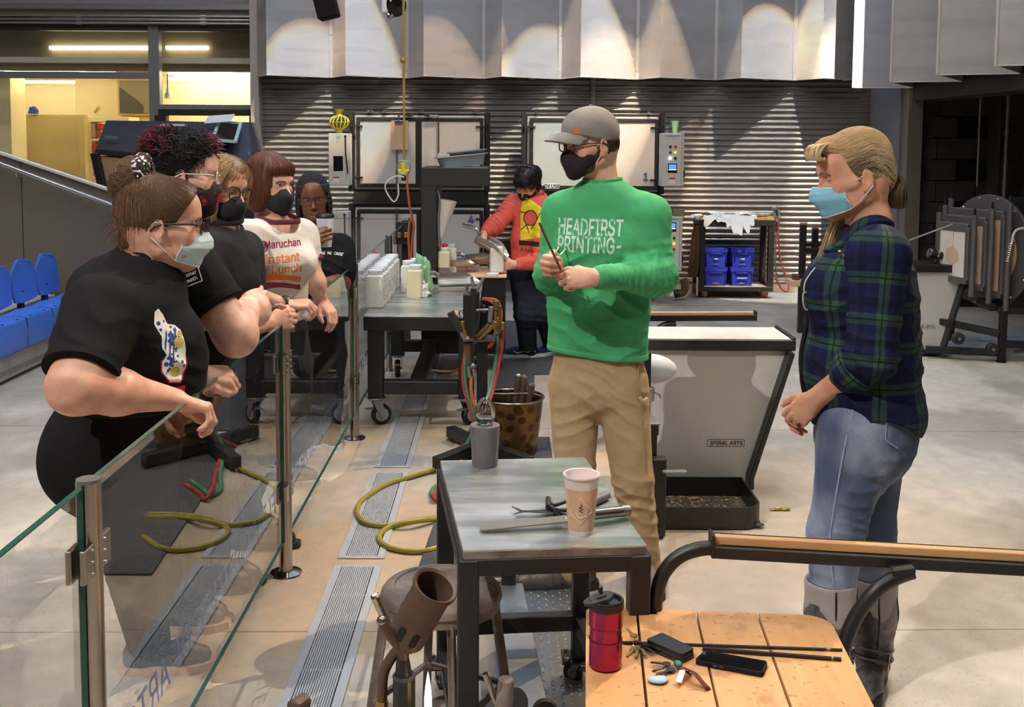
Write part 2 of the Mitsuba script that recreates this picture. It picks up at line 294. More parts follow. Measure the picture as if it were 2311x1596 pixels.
iw = part(of, 'window_frame', WB(266, 352, 178, 260, 14.5, 14.6), 'cream_dark', False); part(of, 'window_pane', WB(270, 348, 183, 255, 14.48, 14.5), 'olive', False)
part(of, 'stair_silhouette', plate([(0, 0), (.3, 0), (.3, .1), (0, .33)], .01, at(271, 254, 14.47), (1, 0, 0), (0, 0, 1)), 'dark_grey', False)
part(of, 'door_frame', cat(WB(12, 52, 250, 258, 14.2, 14.3), WB(34, 52, 255, 700, 14.2, 14.3)), 'cream', False)
M('brown_wood', (122, 82, 46), .5)
part(of, 'door', WB(15, 33, 258, 700, 14.25, 14.32), 'brown_wood', False); part(of, 'hinge', WB(47, 54, 275, 292, 14.17, 14.2), 'dark_grey', False)
single('partition', cat(WB(56, 186, 259, 700, 13.4, 13.5), WB(186, 190, 259, 700, 13.38, 13.5)), 'cream_dark', 'beige partition panel standing in the yellow office', 'partition', smooth=False)
sh = thing('bookcase', 'cream bookcase with red bins in the yellow office', 'bookcase')
part(sh, 'case', cat(WB(189, 290, 264, 275, 13.6, 14.0), WB(189, 204, 264, 700, 13.6, 14.0), *[WB(204, 290, y, y + 6, 13.6, 14.0) for y in (313, 350, 397)]), 'cream', False)
M('red_plastic', (196, 62, 40), .4); M('book_grey', (176, 170, 160), .6); M('blue_plastic', (28, 46, 158), .42); M('navy', (30, 38, 70), .6)
for x0, x1, y0, y1, m, t in ((218, 238, 280, 293, 'red_plastic', 'red bin on the top shelf of the office bookcase'), (205, 214, 279, 311, 'book_grey', 'grey binder at the left of the top office shelf'),
    (218, 236, 300, 311, 'red_plastic', 'red box lying under the red bin in the office bookcase'), (205, 214, 318, 330, 'book_grey', 'grey box on the middle office shelf'), (206, 230, 322, 348, 'red_plastic', 'red and grey files on the middle office shelf'), (206, 226, 372, 396, 'book_grey', 'grey tray on the low office shelf')):
    single('bin', WB(x0, x1, y0, y1, 13.62, 13.85, .01), m, t, 'bin', smooth=False)
single('toy_boat', cat(plate([(0, 0), (.1, 0), (.11, .04), (.07, .09), (.02, .08)], .06, at(68, 257, 13.42), (1, 0, 0), (0, 0, 1))), 'blue_plastic', 'small blue and red figure on the office partition', 'ornament', smooth=False)
single('wall_sconce', cat(cyl(at(215, 252, 14.45), at(222, 244, 14.35), .02), sphere(at(223, 243, 14.3), .025, 6)), 'cream_dark', 'small cream lamp on the office wall', 'lamp')
pl = thing('pendant_lamp', 'small metal spotlight hanging in the yellow office', 'lamp')
q = at(378, 185, 13.6); part(pl, 'cord', cyl(q + A(0, 0, .1), q - A(0, 0, .12), .006, n=6), 'dark_grey'); part(pl, 'shade', lathe([(.045, -.2), (.04, -.16), (.018, -.12), (.018, -.08)], 14, q), 'galv')
def tube_lamp(p, q, k, label):
    p, q = A(*p), A(*q); n = key('tube_lamp')
    scene[n] = mikit.ply(cyl(p, q, .022, n=8), {'type': 'diffuse', 'reflectance': rgb((.8, .8, .8))}, emitter={'type': 'area', 'radiance': rgb(A(1, .84, .52) * k)})
    lab(n, label, 'lamp', 'fluorescent tubes in the office')
for y, x0, x1 in ((12.9, -6.2, -4.6), (13.0, -4.0, -2.7), (13.7, -7.4, -5.2), (13.9, -4.2, -2.75), (14.3, -4.4, -2.75), (15.2, -7.6, -5.5), (15.3, -4.6, -2.8)):
    tube_lamp((x0, y, 2.44), (x1, y, 2.44), 26 * OFFICE, 'warm white tube on the office ceiling')
tube_lamp(at(112, 108, 12.27), at(346, 108, 12.27), 9 * OFFICE, 'glowing warm white line in front of the olive bulkhead, left pane'); tube_lamp(at(375, 108, 12.27), at(470, 108, 12.27), 9 * OFFICE, 'glowing warm white line in front of the olive bulkhead, right pane')  # glowing lines across the upper panes, built as long tubes
# stair guard, handrail
p0, p1, p2 = at(-120, 304, 9.0), at(0, 345, 9.0), at(430, 490, 9.0)
sg = thing('stair_guard', 'taupe solid stair guard sloping down behind the blue seats', 'railing')
for a, b in ((-400, 47), (49, 430)):
    za, zb = (p1 + (p2 - p1) * (a / 430))[2], (p1 + (p2 - p1) * (b / 430))[2]; xa, xb = at(a, 400, 9.0)[0], at(b, 400, 9.0)[0]
    part(sg, 'panel', plate([(xa, 0), (xb, 0), (xb, zb), (xa, za)], .05, (0, 9.05, 0), (1, 0, 0), (0, 0, 1)), 'taupe', False)
a, b = p1 + (p2 - p1) * (-400 / 430), p2; part(sg, 'cap', bar(a, b, .07, .022), 'white_trim', False)
q0, q1 = at(-300, 258, 8.9), at(400, 518, 8.9); part(sg, 'handrail', cyl(q0, q1, .021, n=14), 'alu')
for x in (35, 250): c = q0 + (q1 - q0) * ((x + 300) / 700); part(sg, 'bracket', tube([c - A(0, 0, .02), c + A(0, .02, -.06), c + A(0, .1, -.06)], .008, 6), 'alu')
# bleacher with blue seats
bl = thing('bleacher', 'low concrete and aluminium bleacher carrying the blue seats', 'bleacher')
part(bl, 'riser', box((-6, 2.5, .02), (-3.42, 8.95, .17)), 'concrete', False); part(bl, 'nosing', box((-3.44, 2.5, .03), (-3.35, 8.9, .06)), 'alu', False)
part(bl, 'base', box((-6, 2.5, 0), (-3.45, 8.9, .03), 0), 'black', False); part(bl, 'deck', box((-6, 2.5, .30), (-3.74, 8.97, .36)), 'white_trim', False); part(bl, 'deck_front', box((-6, 2.5, .17), (-3.76, 8.95, .30), 0), 'black', False)
def t_seat(p, n, uv): return mikit.mix(srgb((48, 98, 196)), srgb((70, 122, 216)), mikit.fbm(p.x * 4, p.y * 4, p.z * 4, 3))
M('seat_blue', 0, .36, tex=mikit.proc(t_seat), spec=.5)
def seat_pan(y):
    prof = spline([(-3.62, .39), (-3.45, .405), (-3.375, .40), (-3.352, .385), (-3.345, .30), (-3.355, .19), (-3.40, .175)], 5); rings = []
    for t in np.linspace(0, 1, 9):
        dip = .012 * math.cos((t - .5) * np.pi); rings.append([(x, y + .006 + t * .418, z - dip * (x < -3.38) * .8) for x, z in prof])
    return ring_mesh(rings, closed=False, cap=False)
def seat_back(y):
    g = []
    for v in np.linspace(0, 1, 11):
        hw = .205 * (1 - .34 * v ** 5) * (1 - .10 * (1 - v) ** 3)
        g.append([(-3.63 - .05 * v - .02 * math.cos(u * np.pi / 2) + .03 * v * v, y + .215 + hw * u, .43 + .31 * v - .035 * (abs(u) ** 2.5) * v ** 3 - .02 * (1 - v) * (1 - u * u)) for u in np.linspace(-1, 1, 13)])
    f = np.array(g); bk = f + A(-.022, 0, 0)
    R = [np.vstack([f[i], bk[i][::-1]]) for i in range(11)]; return ring_mesh(R)
for i, y in enumerate(np.arange(4.11, 8.5, .43)):
    s = thing('stadium_seat', 'blue plastic stadium seat in the bleacher row', 'seat', 'blue seats in the bleacher row')
    labels[s]['label'] = 'blue plastic bleacher seat, ' + ('eleventh', 'tenth', 'ninth', 'eighth', 'seventh', 'sixth', 'fifth', 'fourth', 'third', 'second', 'first')[i] + ' in the row from the stair guard'
    part(s, 'pan', seat_pan(y), 'seat_blue', 40); part(s, 'backrest', seat_back(y), 'seat_blue', 40)
    part(s, 'bracket', box((-3.70, y + .19, .36), (-3.66, y + .24, .5)), 'black', False)
    part(s, 'slot', cat(*[sphere((-3.372, y + d, .398), (.010, .022, .006), 6) for d in (.1, .33)]), 'navy')
# ------------------------------------------------------------------ glass rail
XR = -.83
posts = [2.11, 4.03, 5.93, 7.74, 9.55]; pr = .0245; px_ = [-.824, -.826, -.826, -.826, -.825]
pname = ('nearest steel post, cut by the bottom of the picture', 'steel post under the clasped hands', 'steel post beside the black table with white jars', 'steel post behind the white jars', 'steel corner post of the glass rail beyond the jars')
M('glass_text', (38, 52, 96), .5)
def clamp(post, x, y, z, sgn):
    c = part(post, 'clamp', cat(*[box((x + s * .014 - .006, y + sgn * pr * .7, z - .034), (x + s * .014 + .006, y + sgn * (pr + .045), z + .034), .002) for s in (-1, 1)]), 'steel', False)
    for s in (-1, 1):
        for dz in (-.024, 0, .024): part(c, 'screw', sphere((x + s * .0205, y + sgn * (pr + .008), z + dz), .0035, 4), 'chrome')
for i, y in enumerate(posts):
    x = px_[i]
    p = thing('rail_post', pname[i], 'post', None)
    part(p, 'tube', lathe([(pr - .001, .004), (pr, .01), (pr, .972)], 28, (x, y, 0)), 'steel'); part(p, 'cap', lathe([(pr, .972), (pr - .001, .978), (.002, .9785)], 28, (x, y, 0)), 'alu')
    part(p, 'base_flange', lathe([(.062, 0), (.060, .006), (.03, .013), (pr, .014)], 30, (x, y, 0)), 'chrome')
    for z in (.82, .325):
        clamp(p, XR + .003, y, z, -1)
        if i < 4: clamp(p, XR + .003, y, z, 1)
def glass_text(y0, y1, z, h):
    m = meshkit.text_mesh('FLINT INSTITUTE OF ARTS', h, .0008, False); v = np.array(m.vertices); v[:, 0] -= v[:, 0].min(); w = v[:, 0].max(); v[:, 0] *= (y1 - y0) / w
    return TM(np.stack([XR - .0065 - v[:, 2], y1 - v[:, 0] - .22 * v[:, 1], z + v[:, 1]], 1), m.faces)
ends = [(-1.2, 2.08)] + [(posts[k] + .03, posts[k + 1] - .03) for k in range(4)]
gl = ('glass panel left of the nearest steel post', 'glass panel between the nearest post and the post under the clasped hands', 'glass panel with blue lettering behind the second post', 'glass panel in front of the white jars', 'glass panel beyond the jars, farthest along the rail')
for k, (a, b) in enumerate(ends):
    g = thing('glass_panel', gl[k], 'glass panel')
    part(g, 'pane', quad((XR, a, .132), (XR, b, .132), (XR, b, .965), (XR, a, .965)), 'glass', False)
    part(g, 'edge', cat(box((XR - .006, a, .964), (XR + .006, b, .967), 0), box((XR - .006, a, .131), (XR + .006, b, .133), 0), box((XR - .006, a - .001, .131), (XR + .006, a + .002, .967), 0), box((XR - .006, b - .002, .131), (XR + .006, b + .001, .967), 0)), 'glass_edge', False)
    if k in (1, 2, 3): part(g, 'lettering', glass_text(a + .2, b - .1, .285, .085), 'glass_text', False, 'blue reversed lettering')
g = thing('glass_panel', 'glass panel turning left at the far corner post', 'glass panel'); y = posts[4]
part(g, 'pane', quad((XR - 1.6, y, .132), (XR - .03, y, .132), (XR - .03, y, .965), (XR - 1.6, y, .965)), 'glass', False); part(g, 'edge', box((XR - 1.6, y - .006, .964), (XR - .03, y + .006, .967), 0), 'glass_edge', False)
# ------------------------------------------------------------------ floor grates
M('grate', (176, 180, 184), .42, metal=.25); M('pit', (20, 20, 22), .8)
gy = [(1.75, 2.9), (2.98, 4.105), (4.175, 5.30), (5.38, 6.47), (6.55, 7.63), (7.71, 8.8)]
for i, (a, b) in enumerate(gy):
    x0, x1 = -.652, -.467
    g = thing('floor_grate', 'steel floor grate in the drain line beside the glass rail, ' + ('first', 'second', 'third', 'fourth', 'fifth', 'sixth')[i] + ' counted from the camera', 'floor grate', 'floor grates in the drain line')
    part(g, 'frame', cat(box((x0, a, 0), (x0 + .03, b, .006), .001), box((x1 - .03, a, 0), (x1, b, .006), .001), box((x0, a, 0), (x1, a + .02, .006), .001), box((x0, b - .02, 0), (x1, b, .006), .001)), 'grate', False)
    part(g, 'slats', cat(*[box((x0 + .033 + k * .0075, a + .02, .001), (x0 + .0381 + k * .0075, b - .02, .005), 0) for k in range(16)], *[box((x0 + .03, y, .0005), (x1 - .03, y + .006, .004), 0) for y in np.linspace(a, b, 5)[1:-1]]), 'grate', False, kind='stuff')
    part(g, 'pit', box((x0 + .03, a + .02, .0002), (x1 - .03, b - .02, .0008), 0), 'pit', False)  # thin dark sheet, stands in for the shade in the drain below
# dark rubber mat and tread plate on the stage floor
def t_mat(p, n, uv): return mikit.mix(srgb((44, 45, 47)), srgb((70, 71, 74)), mikit.noise(p.x * 160, p.y * 160) * .6 + .4 * mikit.fbm(p.x * 3, p.y * 3, 0, 3))
M('mat_rubber', 0, .75, tex=mikit.proc(t_mat))
single('floor_mat', cat(plate([(-.20, 6.05), (.17, 6.05), (.22, 7.6), (.60, 7.6), (.60, 9.9), (.0, 9.9), (-.05, 7.6)], .008)), 'mat_rubber', 'dark grey rubber floor mat under the person in the red shirt', 'mat', smooth=False)
single('floor_mat', plate([(-.33, 4.0), (.26, 4.0), (.26, 5.95), (-.21, 5.95)], .008), 'mat_rubber', 'dark grey rubber floor mat under the bucket and torch stand', 'mat', smooth=False)
M('tread', (150, 154, 156), .3, metal=.85)
def tread(x0, x1, y0, y1, z):
    ms = [box((x0, y0, z), (x1, y1, z + .004), 0)]; k = 0
    for i, x in enumerate(np.arange(x0 + .02, x1 - .01, .026)):
        for j, y in enumerate(np.arange(y0 + .02, y1 - .01, .026)):
            a = .62 if (i + j) % 2 else -.62; d = A(math.sin(a), math.cos(a), 0) * .011; c = A(x, y, z + .0042)
            s = A(d[1], -d[0], 0) * .30; ms.append(TM([c - d, c + s, c + d, c - s, c + A(0, 0, .0022)], [[0, 1, 4], [1, 2, 4], [2, 3, 4], [3, 0, 4]]))
    return cat(*ms)
single('tread_plate', tread(-.02, .30, 2.3, 3.95, .012), 'tread', 'diamond tread steel plate on the floor under the steel table', 'floor plate', smooth=False)
# ------------------------------------------------------------------ kilns on the back wall
M('door_white', (186, 182, 178), .5); M('box_white', (198, 194, 186), .5); M('black_paint', (24, 24, 25), .42); M('screen_black', (10, 10, 12), .2)
M('yellow', (226, 206, 40), .4); M('red_dot', (190, 34, 34), .3); M('green_dot', (24, 96, 52), .3); M('kraft', (206, 168, 138), .7); M('paper', (226, 222, 216), .7); M('red_label', (178, 52, 44), .6)
def emit(name, mesh, c, k): return {**mikit.ply(mesh, {'type': 'diffuse', 'reflectance': rgb(srgb(c))}), 'emitter': {'type': 'area', 'radiance': rgb(A(*srgb(c)) * k)}}
def epart(parent, name, mesh, c, k, label=None):
    q = key(parent + '__' + name); scene[q] = emit(q, mesh, c, k)
    if label: lab(q, label)
    return q
def kiln(x0, x1, z0, z1, Y, doors, label, num=None, numpos=None):
    k = thing('kiln', label, 'kiln'); t = .05
    part(k, 'cabinet', box((x0, Y, z0), (x1, Y + .75, z1), .006), 'black_paint', False)
    part(k, 'trim', cat(box((x0 + t, Y - .008, z1 - .05), (x1 - t, Y, z1 - .03), .001), box((x0 + t, Y - .008, z0 + .02), (x1 - t, Y, z0 + .04), .001), *[box((x - .012, Y - .008, z0 + .02), (x + .012, Y, z1 - .03), .001) for x in (x0 + t, x1 - t)]), 'door_white', False)
    n = len(doors)
    for a, b in doors:
        d = part(k, 'door', cat(box((a, Y - .05, z0 + .045), (b, Y - .01, z0 + .08), .003), box((a, Y - .05, z1 - .09), (b, Y - .01, z1 - .055), .003), box((a, Y - .05, z0 + .045), (a + .035, Y - .01, z1 - .055), .003), box((b - .035, Y - .05, z0 + .045), (b, Y - .01, z1 - .055), .003)), 'black_paint', False)
        part(d, 'panel', box((a + .03, Y - .042, z0 + .075), (b - .03, Y - .012, z1 - .085), .002), 'door_white', False)
    for x, s in ((x0, 1), (x1, -1)):
        for z in (z0 + .14, z1 - .14): part(k, 'strap', cat(box((x - .01, Y - .06, z - .008), (x + s * .12, Y - .045, z + .008), .001), cyl((x + s * .01, Y - .07, z - .02), (x + s * .01, Y - .07, z + .02), .01, n=8)), 'black_paint')
    for x in (x0, x1): part(k, 'post', box((x - .022, Y - .055, z0), (x + .022, Y, z1 + .01), .003), 'black_paint', False)
    if num: part(k, 'number', text(num, .075, numpos, (1, 0, 0), (0, 0, 1)), 'print_blue', False)
    return k
YK = 11.0
X = lambda px, Y=YK: (px - PPX) * Y / FOC + .0
Z = lambda py, px, Y=YK: at(px, py, Y)[2]
zt, zm1, zm0 = Z(254, 950), Z(432, 950), Z(462, 950)
ka = kiln(X(793), X(1100), zm1, zt, YK, ((X(806), X(946)), (X(944), X(1090))), 'upper kiln with two white doors and a clipboard, behind the jars')
kb = kiln(X(793), X(1100), .18, zm0, YK, ((X(806), X(948)), (X(950), X(1090))), 'lower kiln with the number 4 on its white door', '4', (X(1063), YK - .055, Z(503, 1063)))
M('kiln_gap', (16, 16, 16), .7)
part(kb, 'shelf_rail', box((X(800), YK - .03, Z(462, 950)), (X(1100), YK + .5, zm1)), 'kiln_gap', False)
kc = kiln(X(1180), X(1491), zm1 - .01, zt, YK, ((X(1194), X(1482)),), 'upper kiln with number 1 and an IN USE sign behind the cap', '1', (X(1455), YK - .055, Z(407, 1455)))
kd = kiln(X(1180), X(1491), .18, zm0, YK, ((X(1194), X(1482)),), 'lower kiln mostly hidden behind the person in the green shirt')
labels[kb]['label'] = 'lower kiln with the number 4 on its white door'
part(kd, 'shelf_rail', box((X(1185), YK - .03, zm0), (X(1490), YK + .5, zm1)), 'kiln_gap', False)
sg_ = thing('sign', 'small white IN USE sign at the foot of the upper right kiln door', 'sign')
c = at(1246, 420, YK - .06); part(sg_, 'plate', box(c - A(.075, .004, .026), c + A(.075, 0, .026), .001), 'paper', False); part(sg_, 'lettering', text('IN USE', .034, c + A(0, -.005, -.017), (1, 0, 0), (0, 0, 1)), 'black', False)
for x in (832, 866, 948, 1070): part(ka, 'knob', cat(cyl((X(x), YK - .02, zt), (X(x), YK - .02, zt + .02), .016, n=8), bar((X(x), YK - .02, zt + .02), (X(x) + .05, YK - .02, zt + .012), .012)), 'dark_grey')
for x in (1208, 1460): part(kc, 'knob', cyl((X(x), YK - .02, zt), (X(x), YK - .02, zt + .02), .014, n=8), 'dark_grey')
for x in (924, 966): part(ka, 'bearing', cat(cyl((X(x), YK - .09, Z(260, x)), (X(x), YK - .03, Z(260, x)), .02, n=12), box((X(x) - .04, YK - .06, Z(260, x) - .012), (X(x) + .04, YK - .03, Z(260, x) + .012))), 'charcoal')
for x, y0, y1 in ((897, 270, 640), (990, 263, 345)): part(ka if x > 900 else ka, 'door_rod', cat(cyl((X(x), YK - .08, Z(y0, x)), (X(x), YK - .08, Z(min(y1, 430), x)), .008, n=8), cyl((X(x) - .1, YK - .08, Z(262, x)), (X(x), YK - .08, Z(262, x)), .008, n=8) if x > 900 else None), 'steel')
part(kb, 'door_rod', cyl((X(897), YK - .08, Z(470, 897)), (X(897), YK - .08, Z(640, 897)), .012, n=8), 'steel')
cb = thing('clipboard', 'brown clipboard hanging on the left door of the upper kiln', 'clipboard'); a, b = at(883, 338, YK - .09), at(921, 272, YK - .09)
part(cb, 'board', box((a[0], YK - .094, a[2]), (b[0], YK - .09, b[2]), .002), 'kraft', False)
part(cb, 'clip', cat(box((X(893), YK - .11, Z(281, 900)), (X(912), YK - .094, Z(272, 900)), .004), cyl((X(902), YK - .105, Z(272, 902)), (X(902), YK - .1, Z(258, 902)), .012, n=8)), 'chrome')
# control boxes
def ctrl(x0, x1, y0, y1, label, kind, Y=10.72):
    k = thing('control_box', label, 'control box'); a, b = at(x0, y1, Y), at(x1, y0, Y); cx = (a[0] + b[0]) / 2
    part(k, 'case', box((a[0], Y, a[2]), (b[0], Y + .2, b[2]), .006), 'box_white', False); part(k, 'lid', box((a[0] + .004, Y - .018, a[2] + .004), (b[0] - .03, Y, b[2] - .004), .006), 'box_white', False)
    z = lambda py: at(x0, py, Y - .02)[2]
    if kind == 'dark':
        part(k, 'screen', box((cx - .052, Y - .022, z(y0 + 85)), (cx + .052 - .01, Y - .017, z(y0 + 51)), .001), 'screen_black', False)
        part(k, 'cable', tube([(b[0] - .035, Y - .02, b[2] - .03), (b[0] - .03, Y - .03, b[2] - .2), (b[0] - .012, Y - .02, a[2] + .12)], .006, 6), 'black'); part(k, 'grip', cyl((b[0] - .035, Y - .03, b[2] - .03), (b[0] - .035, Y - .018, b[2] - .03), .012, n=10), 'black')
        part(k, 'latch', tube([(cx - .0 - .012, Y - .02, b[2] - .03), (cx - .012, Y - .03, b[2] - .045), (cx + .01, Y - .03, b[2] - .045), (cx + .01, Y - .02, b[2] - .03)], .003, 5, smooth=False), 'galv')
        part(k, 'label', box((cx - .055, Y - .0195, z(y1 - 17)), (cx + .005, Y - .018, z(y1 - 20)), 0), 'red_label', False); part(k, 'label', box((cx - .055, Y - .0195, z(y1 - 8)), (cx + .005, Y - .018, z(y1 - 16)), 0), 'paper', False)
    if kind != 'dark':
        part(k, 'name_plate', text('SPIRAL ARTS', .016, (cx - .01, Y - .0185, b[2] - .035), (1, 0, 0), (0, 0, 1), .001), 'dark_grey', False)
        up = kind == 'up'; s0 = 68 if up else 13; zs = z(y0 + s0 + 10)
        part(k, 'screen', box((cx - .05, Y - .022, z(y0 + s0 + 21)), (cx + .04, Y - .017, z(y0 + s0)), .001), 'screen_black', False)
        epart(k, 'display', box((cx - .042, Y - .0235, z(y0 + s0 + 11)), (cx + .032, Y - .022, z(y0 + s0 + 2)), 0), (60, 110, 245), 2.2 * SCREEN); epart(k, 'display_bar', box((cx - .042, Y - .0235, z(y0 + s0 + 15)), (cx + .032, Y - .022, z(y0 + s0 + 12)), 0), (200, 220, 250), 1.6 * SCREEN)
        ys = (30, 43, 56) if up else (48, 61, 73); cols = (('black', 'red_dot'), ('green_dot', 'Y'), ('L', 'black')) if up else (('L', 'black'), (None, 'Y'), (None, 'red_dot'))
        for yy, cc in zip(ys, cols):
            for dx, m in zip((-.03, .02), cc):
                c = A(cx + dx, Y - .018, z(y0 + yy)); ms = cat(cyl(c, c - A(0, .012, 0), .013, n=12), sphere(c - A(0, .012, 0), (.011, .008, .011), 6))
                if m == 'L': epart(k, 'indicator', ms, (235, 245, 255), 5.0 * SCREEN, 'lit white indicator')
                elif m == 'Y': epart(k, 'indicator', ms, (240, 215, 20), 1.3 * SCREEN, 'lit yellow indicator')
                elif m: part(k, 'button', ms, m)
        if up: part(k, 'label', box((cx - .035, Y - .0195, z(y1 - 16)), (cx + .022, Y - .018, z(y1 - 20)), 0), 'red_label', False); part(k, 'label', box((cx - .035, Y - .0195, z(y1 - 7)), (cx + .022, Y - .018, z(y1 - 16)), 0), 'paper', False)
        part(k, 'hinge', box((b[0] - .004, Y, z(y1 - 20)), (b[0] + .01, Y + .03, z(y1 - 36)), .002), 'black', False)
    return k
SCREEN = 1.0
ctrl(742, 788, 301, 419, 'white control box with a black screen under the yellow lattice vase', 'dark'); ctrl(1492, 1545, 301, 421, 'white control box with coloured buttons under two clear glasses', 'up')
ctrl(1490, 1541, 489, 612, 'white control box with a blue screen above its buttons, lower right of the kilns', 'low'); ctrl(738, 786, 478, 640, 'white control box behind the person holding a paper cup', 'dark')
# lattice vase
v = thing('lattice_vase', 'yellow lattice vase on top of the control box', 'vase'); c = at(766, 300, 10.93); s = 1.06
part(v, 'foot', lathe([(.035, 0), (.033, .035), (.05, .05)], 20, c), 'yellow'); part(v, 'neck', lathe([(.045, .165), (.028, .185), (.026, .2), (.05, .235), (.045, .236), (.022, .2)], 20, c), 'yellow')
for i in range(14):
    a0 = i * 2 * np.pi / 14; part(v, 'rib', tube([c + A(math.cos(a0 + .25 * t) * r, math.sin(a0 + .25 * t) * r, z) for r, z, t in ((.045, .04, 0), (.085, .075, .3), (.095, .108, .5), (.085, .14, .8), (.045, .17, 1))], .0065, 6, per=4), 'yellow')
part(v, 'band', lathe([(.09, .105), (.10, .108), (.09, .112)], 24, c), 'yellow')
scene['m_glass_solid'] = {'type': 'dielectric', 'int_ior': 1.5}
M('glass_green', (170, 226, 180), .1); 
c = at(1505, 301, 10.93); single('glass_vase', lathe([(.04, 0), (.036, .012), (.01, .03), (.012, .045), (.034, .06), (.036, .17), (.04, .172), (.031, .168), (.03, .07), (.008, .05), (.006, .03), (.03, .005)], 20, c), 'glass', 'clear glass goblet on the right control box', 'vase')
c = at(1523, 301, 10.95); scene['m_green_glass'] = {'type': 'twosided', 'bsdf': {'type': 'principled', 'base_color': rgb(srgb((150, 214, 150))), 'roughness': .15, 'specular': .6}}
single('glass_tumbler', lathe([(.026, 0), (.04, .125), (.036, .124), (.023, .006)], 20, c), 'green_glass', 'pale green glass tumbler on the right control box', 'vase')
# ------------------------------------------------------------------ steel-topped table on casters, with jars and scoops
def t_bright(p, n, uv):
    a = mikit.fbm(p.x * 3, p.y * 22, 2, 4); b = mikit.fbm(p.x * 7, p.y * 5, 4, 3); return mikit.mix(srgb((158, 164, 164)), srgb((214, 218, 216)), mikit.smoothstep(.3, .7, a * .6 + b * .4))
def t_rough(p, n, uv): return .16 + .22 * mikit.fbm(p.x * 5, p.y * 30, 3, 3)
scene['m_steel_top'] = {'type': 'twosided', 'bsdf': {'type': 'principled', 'base_color': mikit.proc(t_bright), 'roughness': mikit.proc(t_rough), 'metallic': .78}}
M('rubber', (26, 26, 28), .6); M('wheel_grey', (150, 148, 144), .5); M('wheel_red', (150, 48, 40), .5)
def caster(parent, x, y, z, r, ang, wheel='rubber', name='caster'):
    R = rotz(ang); P = lambda m: mv(m, R, (x, y, 0)); w = r * .42
    k = part(parent, name, cat(P(box((-r * .9, -r * .8, z - .008), (r * .9, r * .8, z), .002)), P(lathe([(r * .5, z - .02), (r * .6, z - .008)], 14)), *[P(plate([(-r * .5, z - .014), (r * .45, z - .014), (r * .75, r * 1.1), (r * .62, r * .85), (r * .38, r * .85), (-.1 * r, r * 1.6)], .003, (0, s * w - .0015, 0), (1, 0, 0), (0, 0, 1))) for s in (-1, 1)], P(cyl((r * .5, -w - .006, r), (r * .5, w + .006, r), .009, n=8)), P(box((-r * 1.1, -.014, r * 1.55), (-r * .3, .014, r * 1.7), .003))), 'galv')
    cx = lambda m: P(mv(m, rotx(math.pi / 2), (r * .5, w * .72, r)))
    part(k, 'tyre', cx(lathe([(r * .68, 0), (r * .9, 0), (r, w * .35), (r, w * 1.1), (r * .9, w * 1.44), (r * .68, w * 1.44)], 26)), wheel); part(k, 'hub', cx(lathe([(.012, -.001), (r * .66, .001), (r * .70, .006), (r * .70, w * 1.40), (r * .64, w * 1.445), (.012, w * 1.445)], 22)), 'wheel_grey')
    return k
tb = thing('work_table', 'black steel table on casters with a bright metal top carrying the white jars', 'table')
TX0, TX1, TY0, TY1, TZ = -.805, -.15, 6.16, 7.56, .65
part(tb, 'tabletop', box((TX0, TY0, TZ - .006), (TX1, TY1, TZ), .001), 'steel_top', False); part(tb, 'apron', cat(*[box(a, b, .003) for a, b in (((TX0, TY0, TZ - .085), (TX1, TY0 + .05, TZ - .0065)), ((TX0, TY1 - .05, TZ - .085), (TX1, TY1, TZ - .0065)), ((TX0, TY0 + .05, TZ - .085), (TX0 + .05, TY1 - .05, TZ - .0065)), ((TX1 - .05, TY0 + .05, TZ - .085), (TX1, TY1 - .05, TZ - .0065)))]), 'black_paint', False)
for x in (TX0 + .02, TX1 - .11):
    for y in (TY0 + .02, TY1 - .11):
        part(tb, 'leg', box((x, y, .165), (x + .09, y + .09, TZ - .085)), 'black_paint', False); caster(tb, x + .045, y + .045, .163, .06, (.5 if x < -.5 else .9) + y)
for y in (TY0 + .02, TY1 - .11): part(tb, 'lower_rail', box((TX0 + .11, y, .19), (TX1 - .11, y + .08, .265)), 'black_paint', False)
part(tb, 'centre_rail', box((-.55, TY0 + .1, .195), (-.46, TY1 - .11, .262)), 'black_paint', False)
# jars
M('jar_white', (226, 224, 216), .35); M('jar_cream', (226, 214, 178), .35); M('lid_white', (222, 226, 232), .35); M('jar_grey', (120, 110, 104), .5)
def jar(x, y, z, label, s=1.0, mat='jar_white', rz=0.0, group=None, lid=True, fill=None, h=.2):
    j = thing('jar', label, 'jar', group); w = .052 * s
    def ringz(hw, zz, rr):
        p = np.array(rrect(2 * hw, 2 * hw, rr).exterior.coords)[:-1]; return np.c_[p, np.full(len(p), zz)]
    rs = [ringz(w * .9, 0, w * .35), ringz(w, .008, w * .35), ringz(w, h * s - .022 * s, w * .35), ringz(w * .96, h * s - .010 * s, w * .42), ringz(w * .78, h * s, w * .72)]
    R = rotz(rz); q = A(x, y, z)
    if fill:
        part(j, 'body', mv(ring_mesh(rs), R, q), mat); part(j, 'contents', mv(ring_mesh([r * A(1.004, 1.004, f) for r, f in ((rs[0], 1), (rs[1], 1), (rs[1], fill * h * s / .008))]), R, q), 'jar_grey')
    else: part(j, 'body', mv(ring_mesh(rs), R, q), mat)
    if lid: part(j, 'lid', mv(lathe([(w * .84, h * s), (w * .86, h * s + .003), (w * .86, h * s + .024), (w * .80, h * s + .027)], 24), R, q), 'lid_white')
    part(j, 'label', mv(box((w, -w * .6, .03), (w + .0006, w * .6, h * s * .62), 0), R, q), 'paper', False)
    for k in range(4): part(j, 'label_line', mv(box((w + .0006, -w * .45, .05 + k * .02), (w + .001, w * (.1 + .08 * k), .056 + k * .02), 0), R, q), 'charcoal', False)
    return j
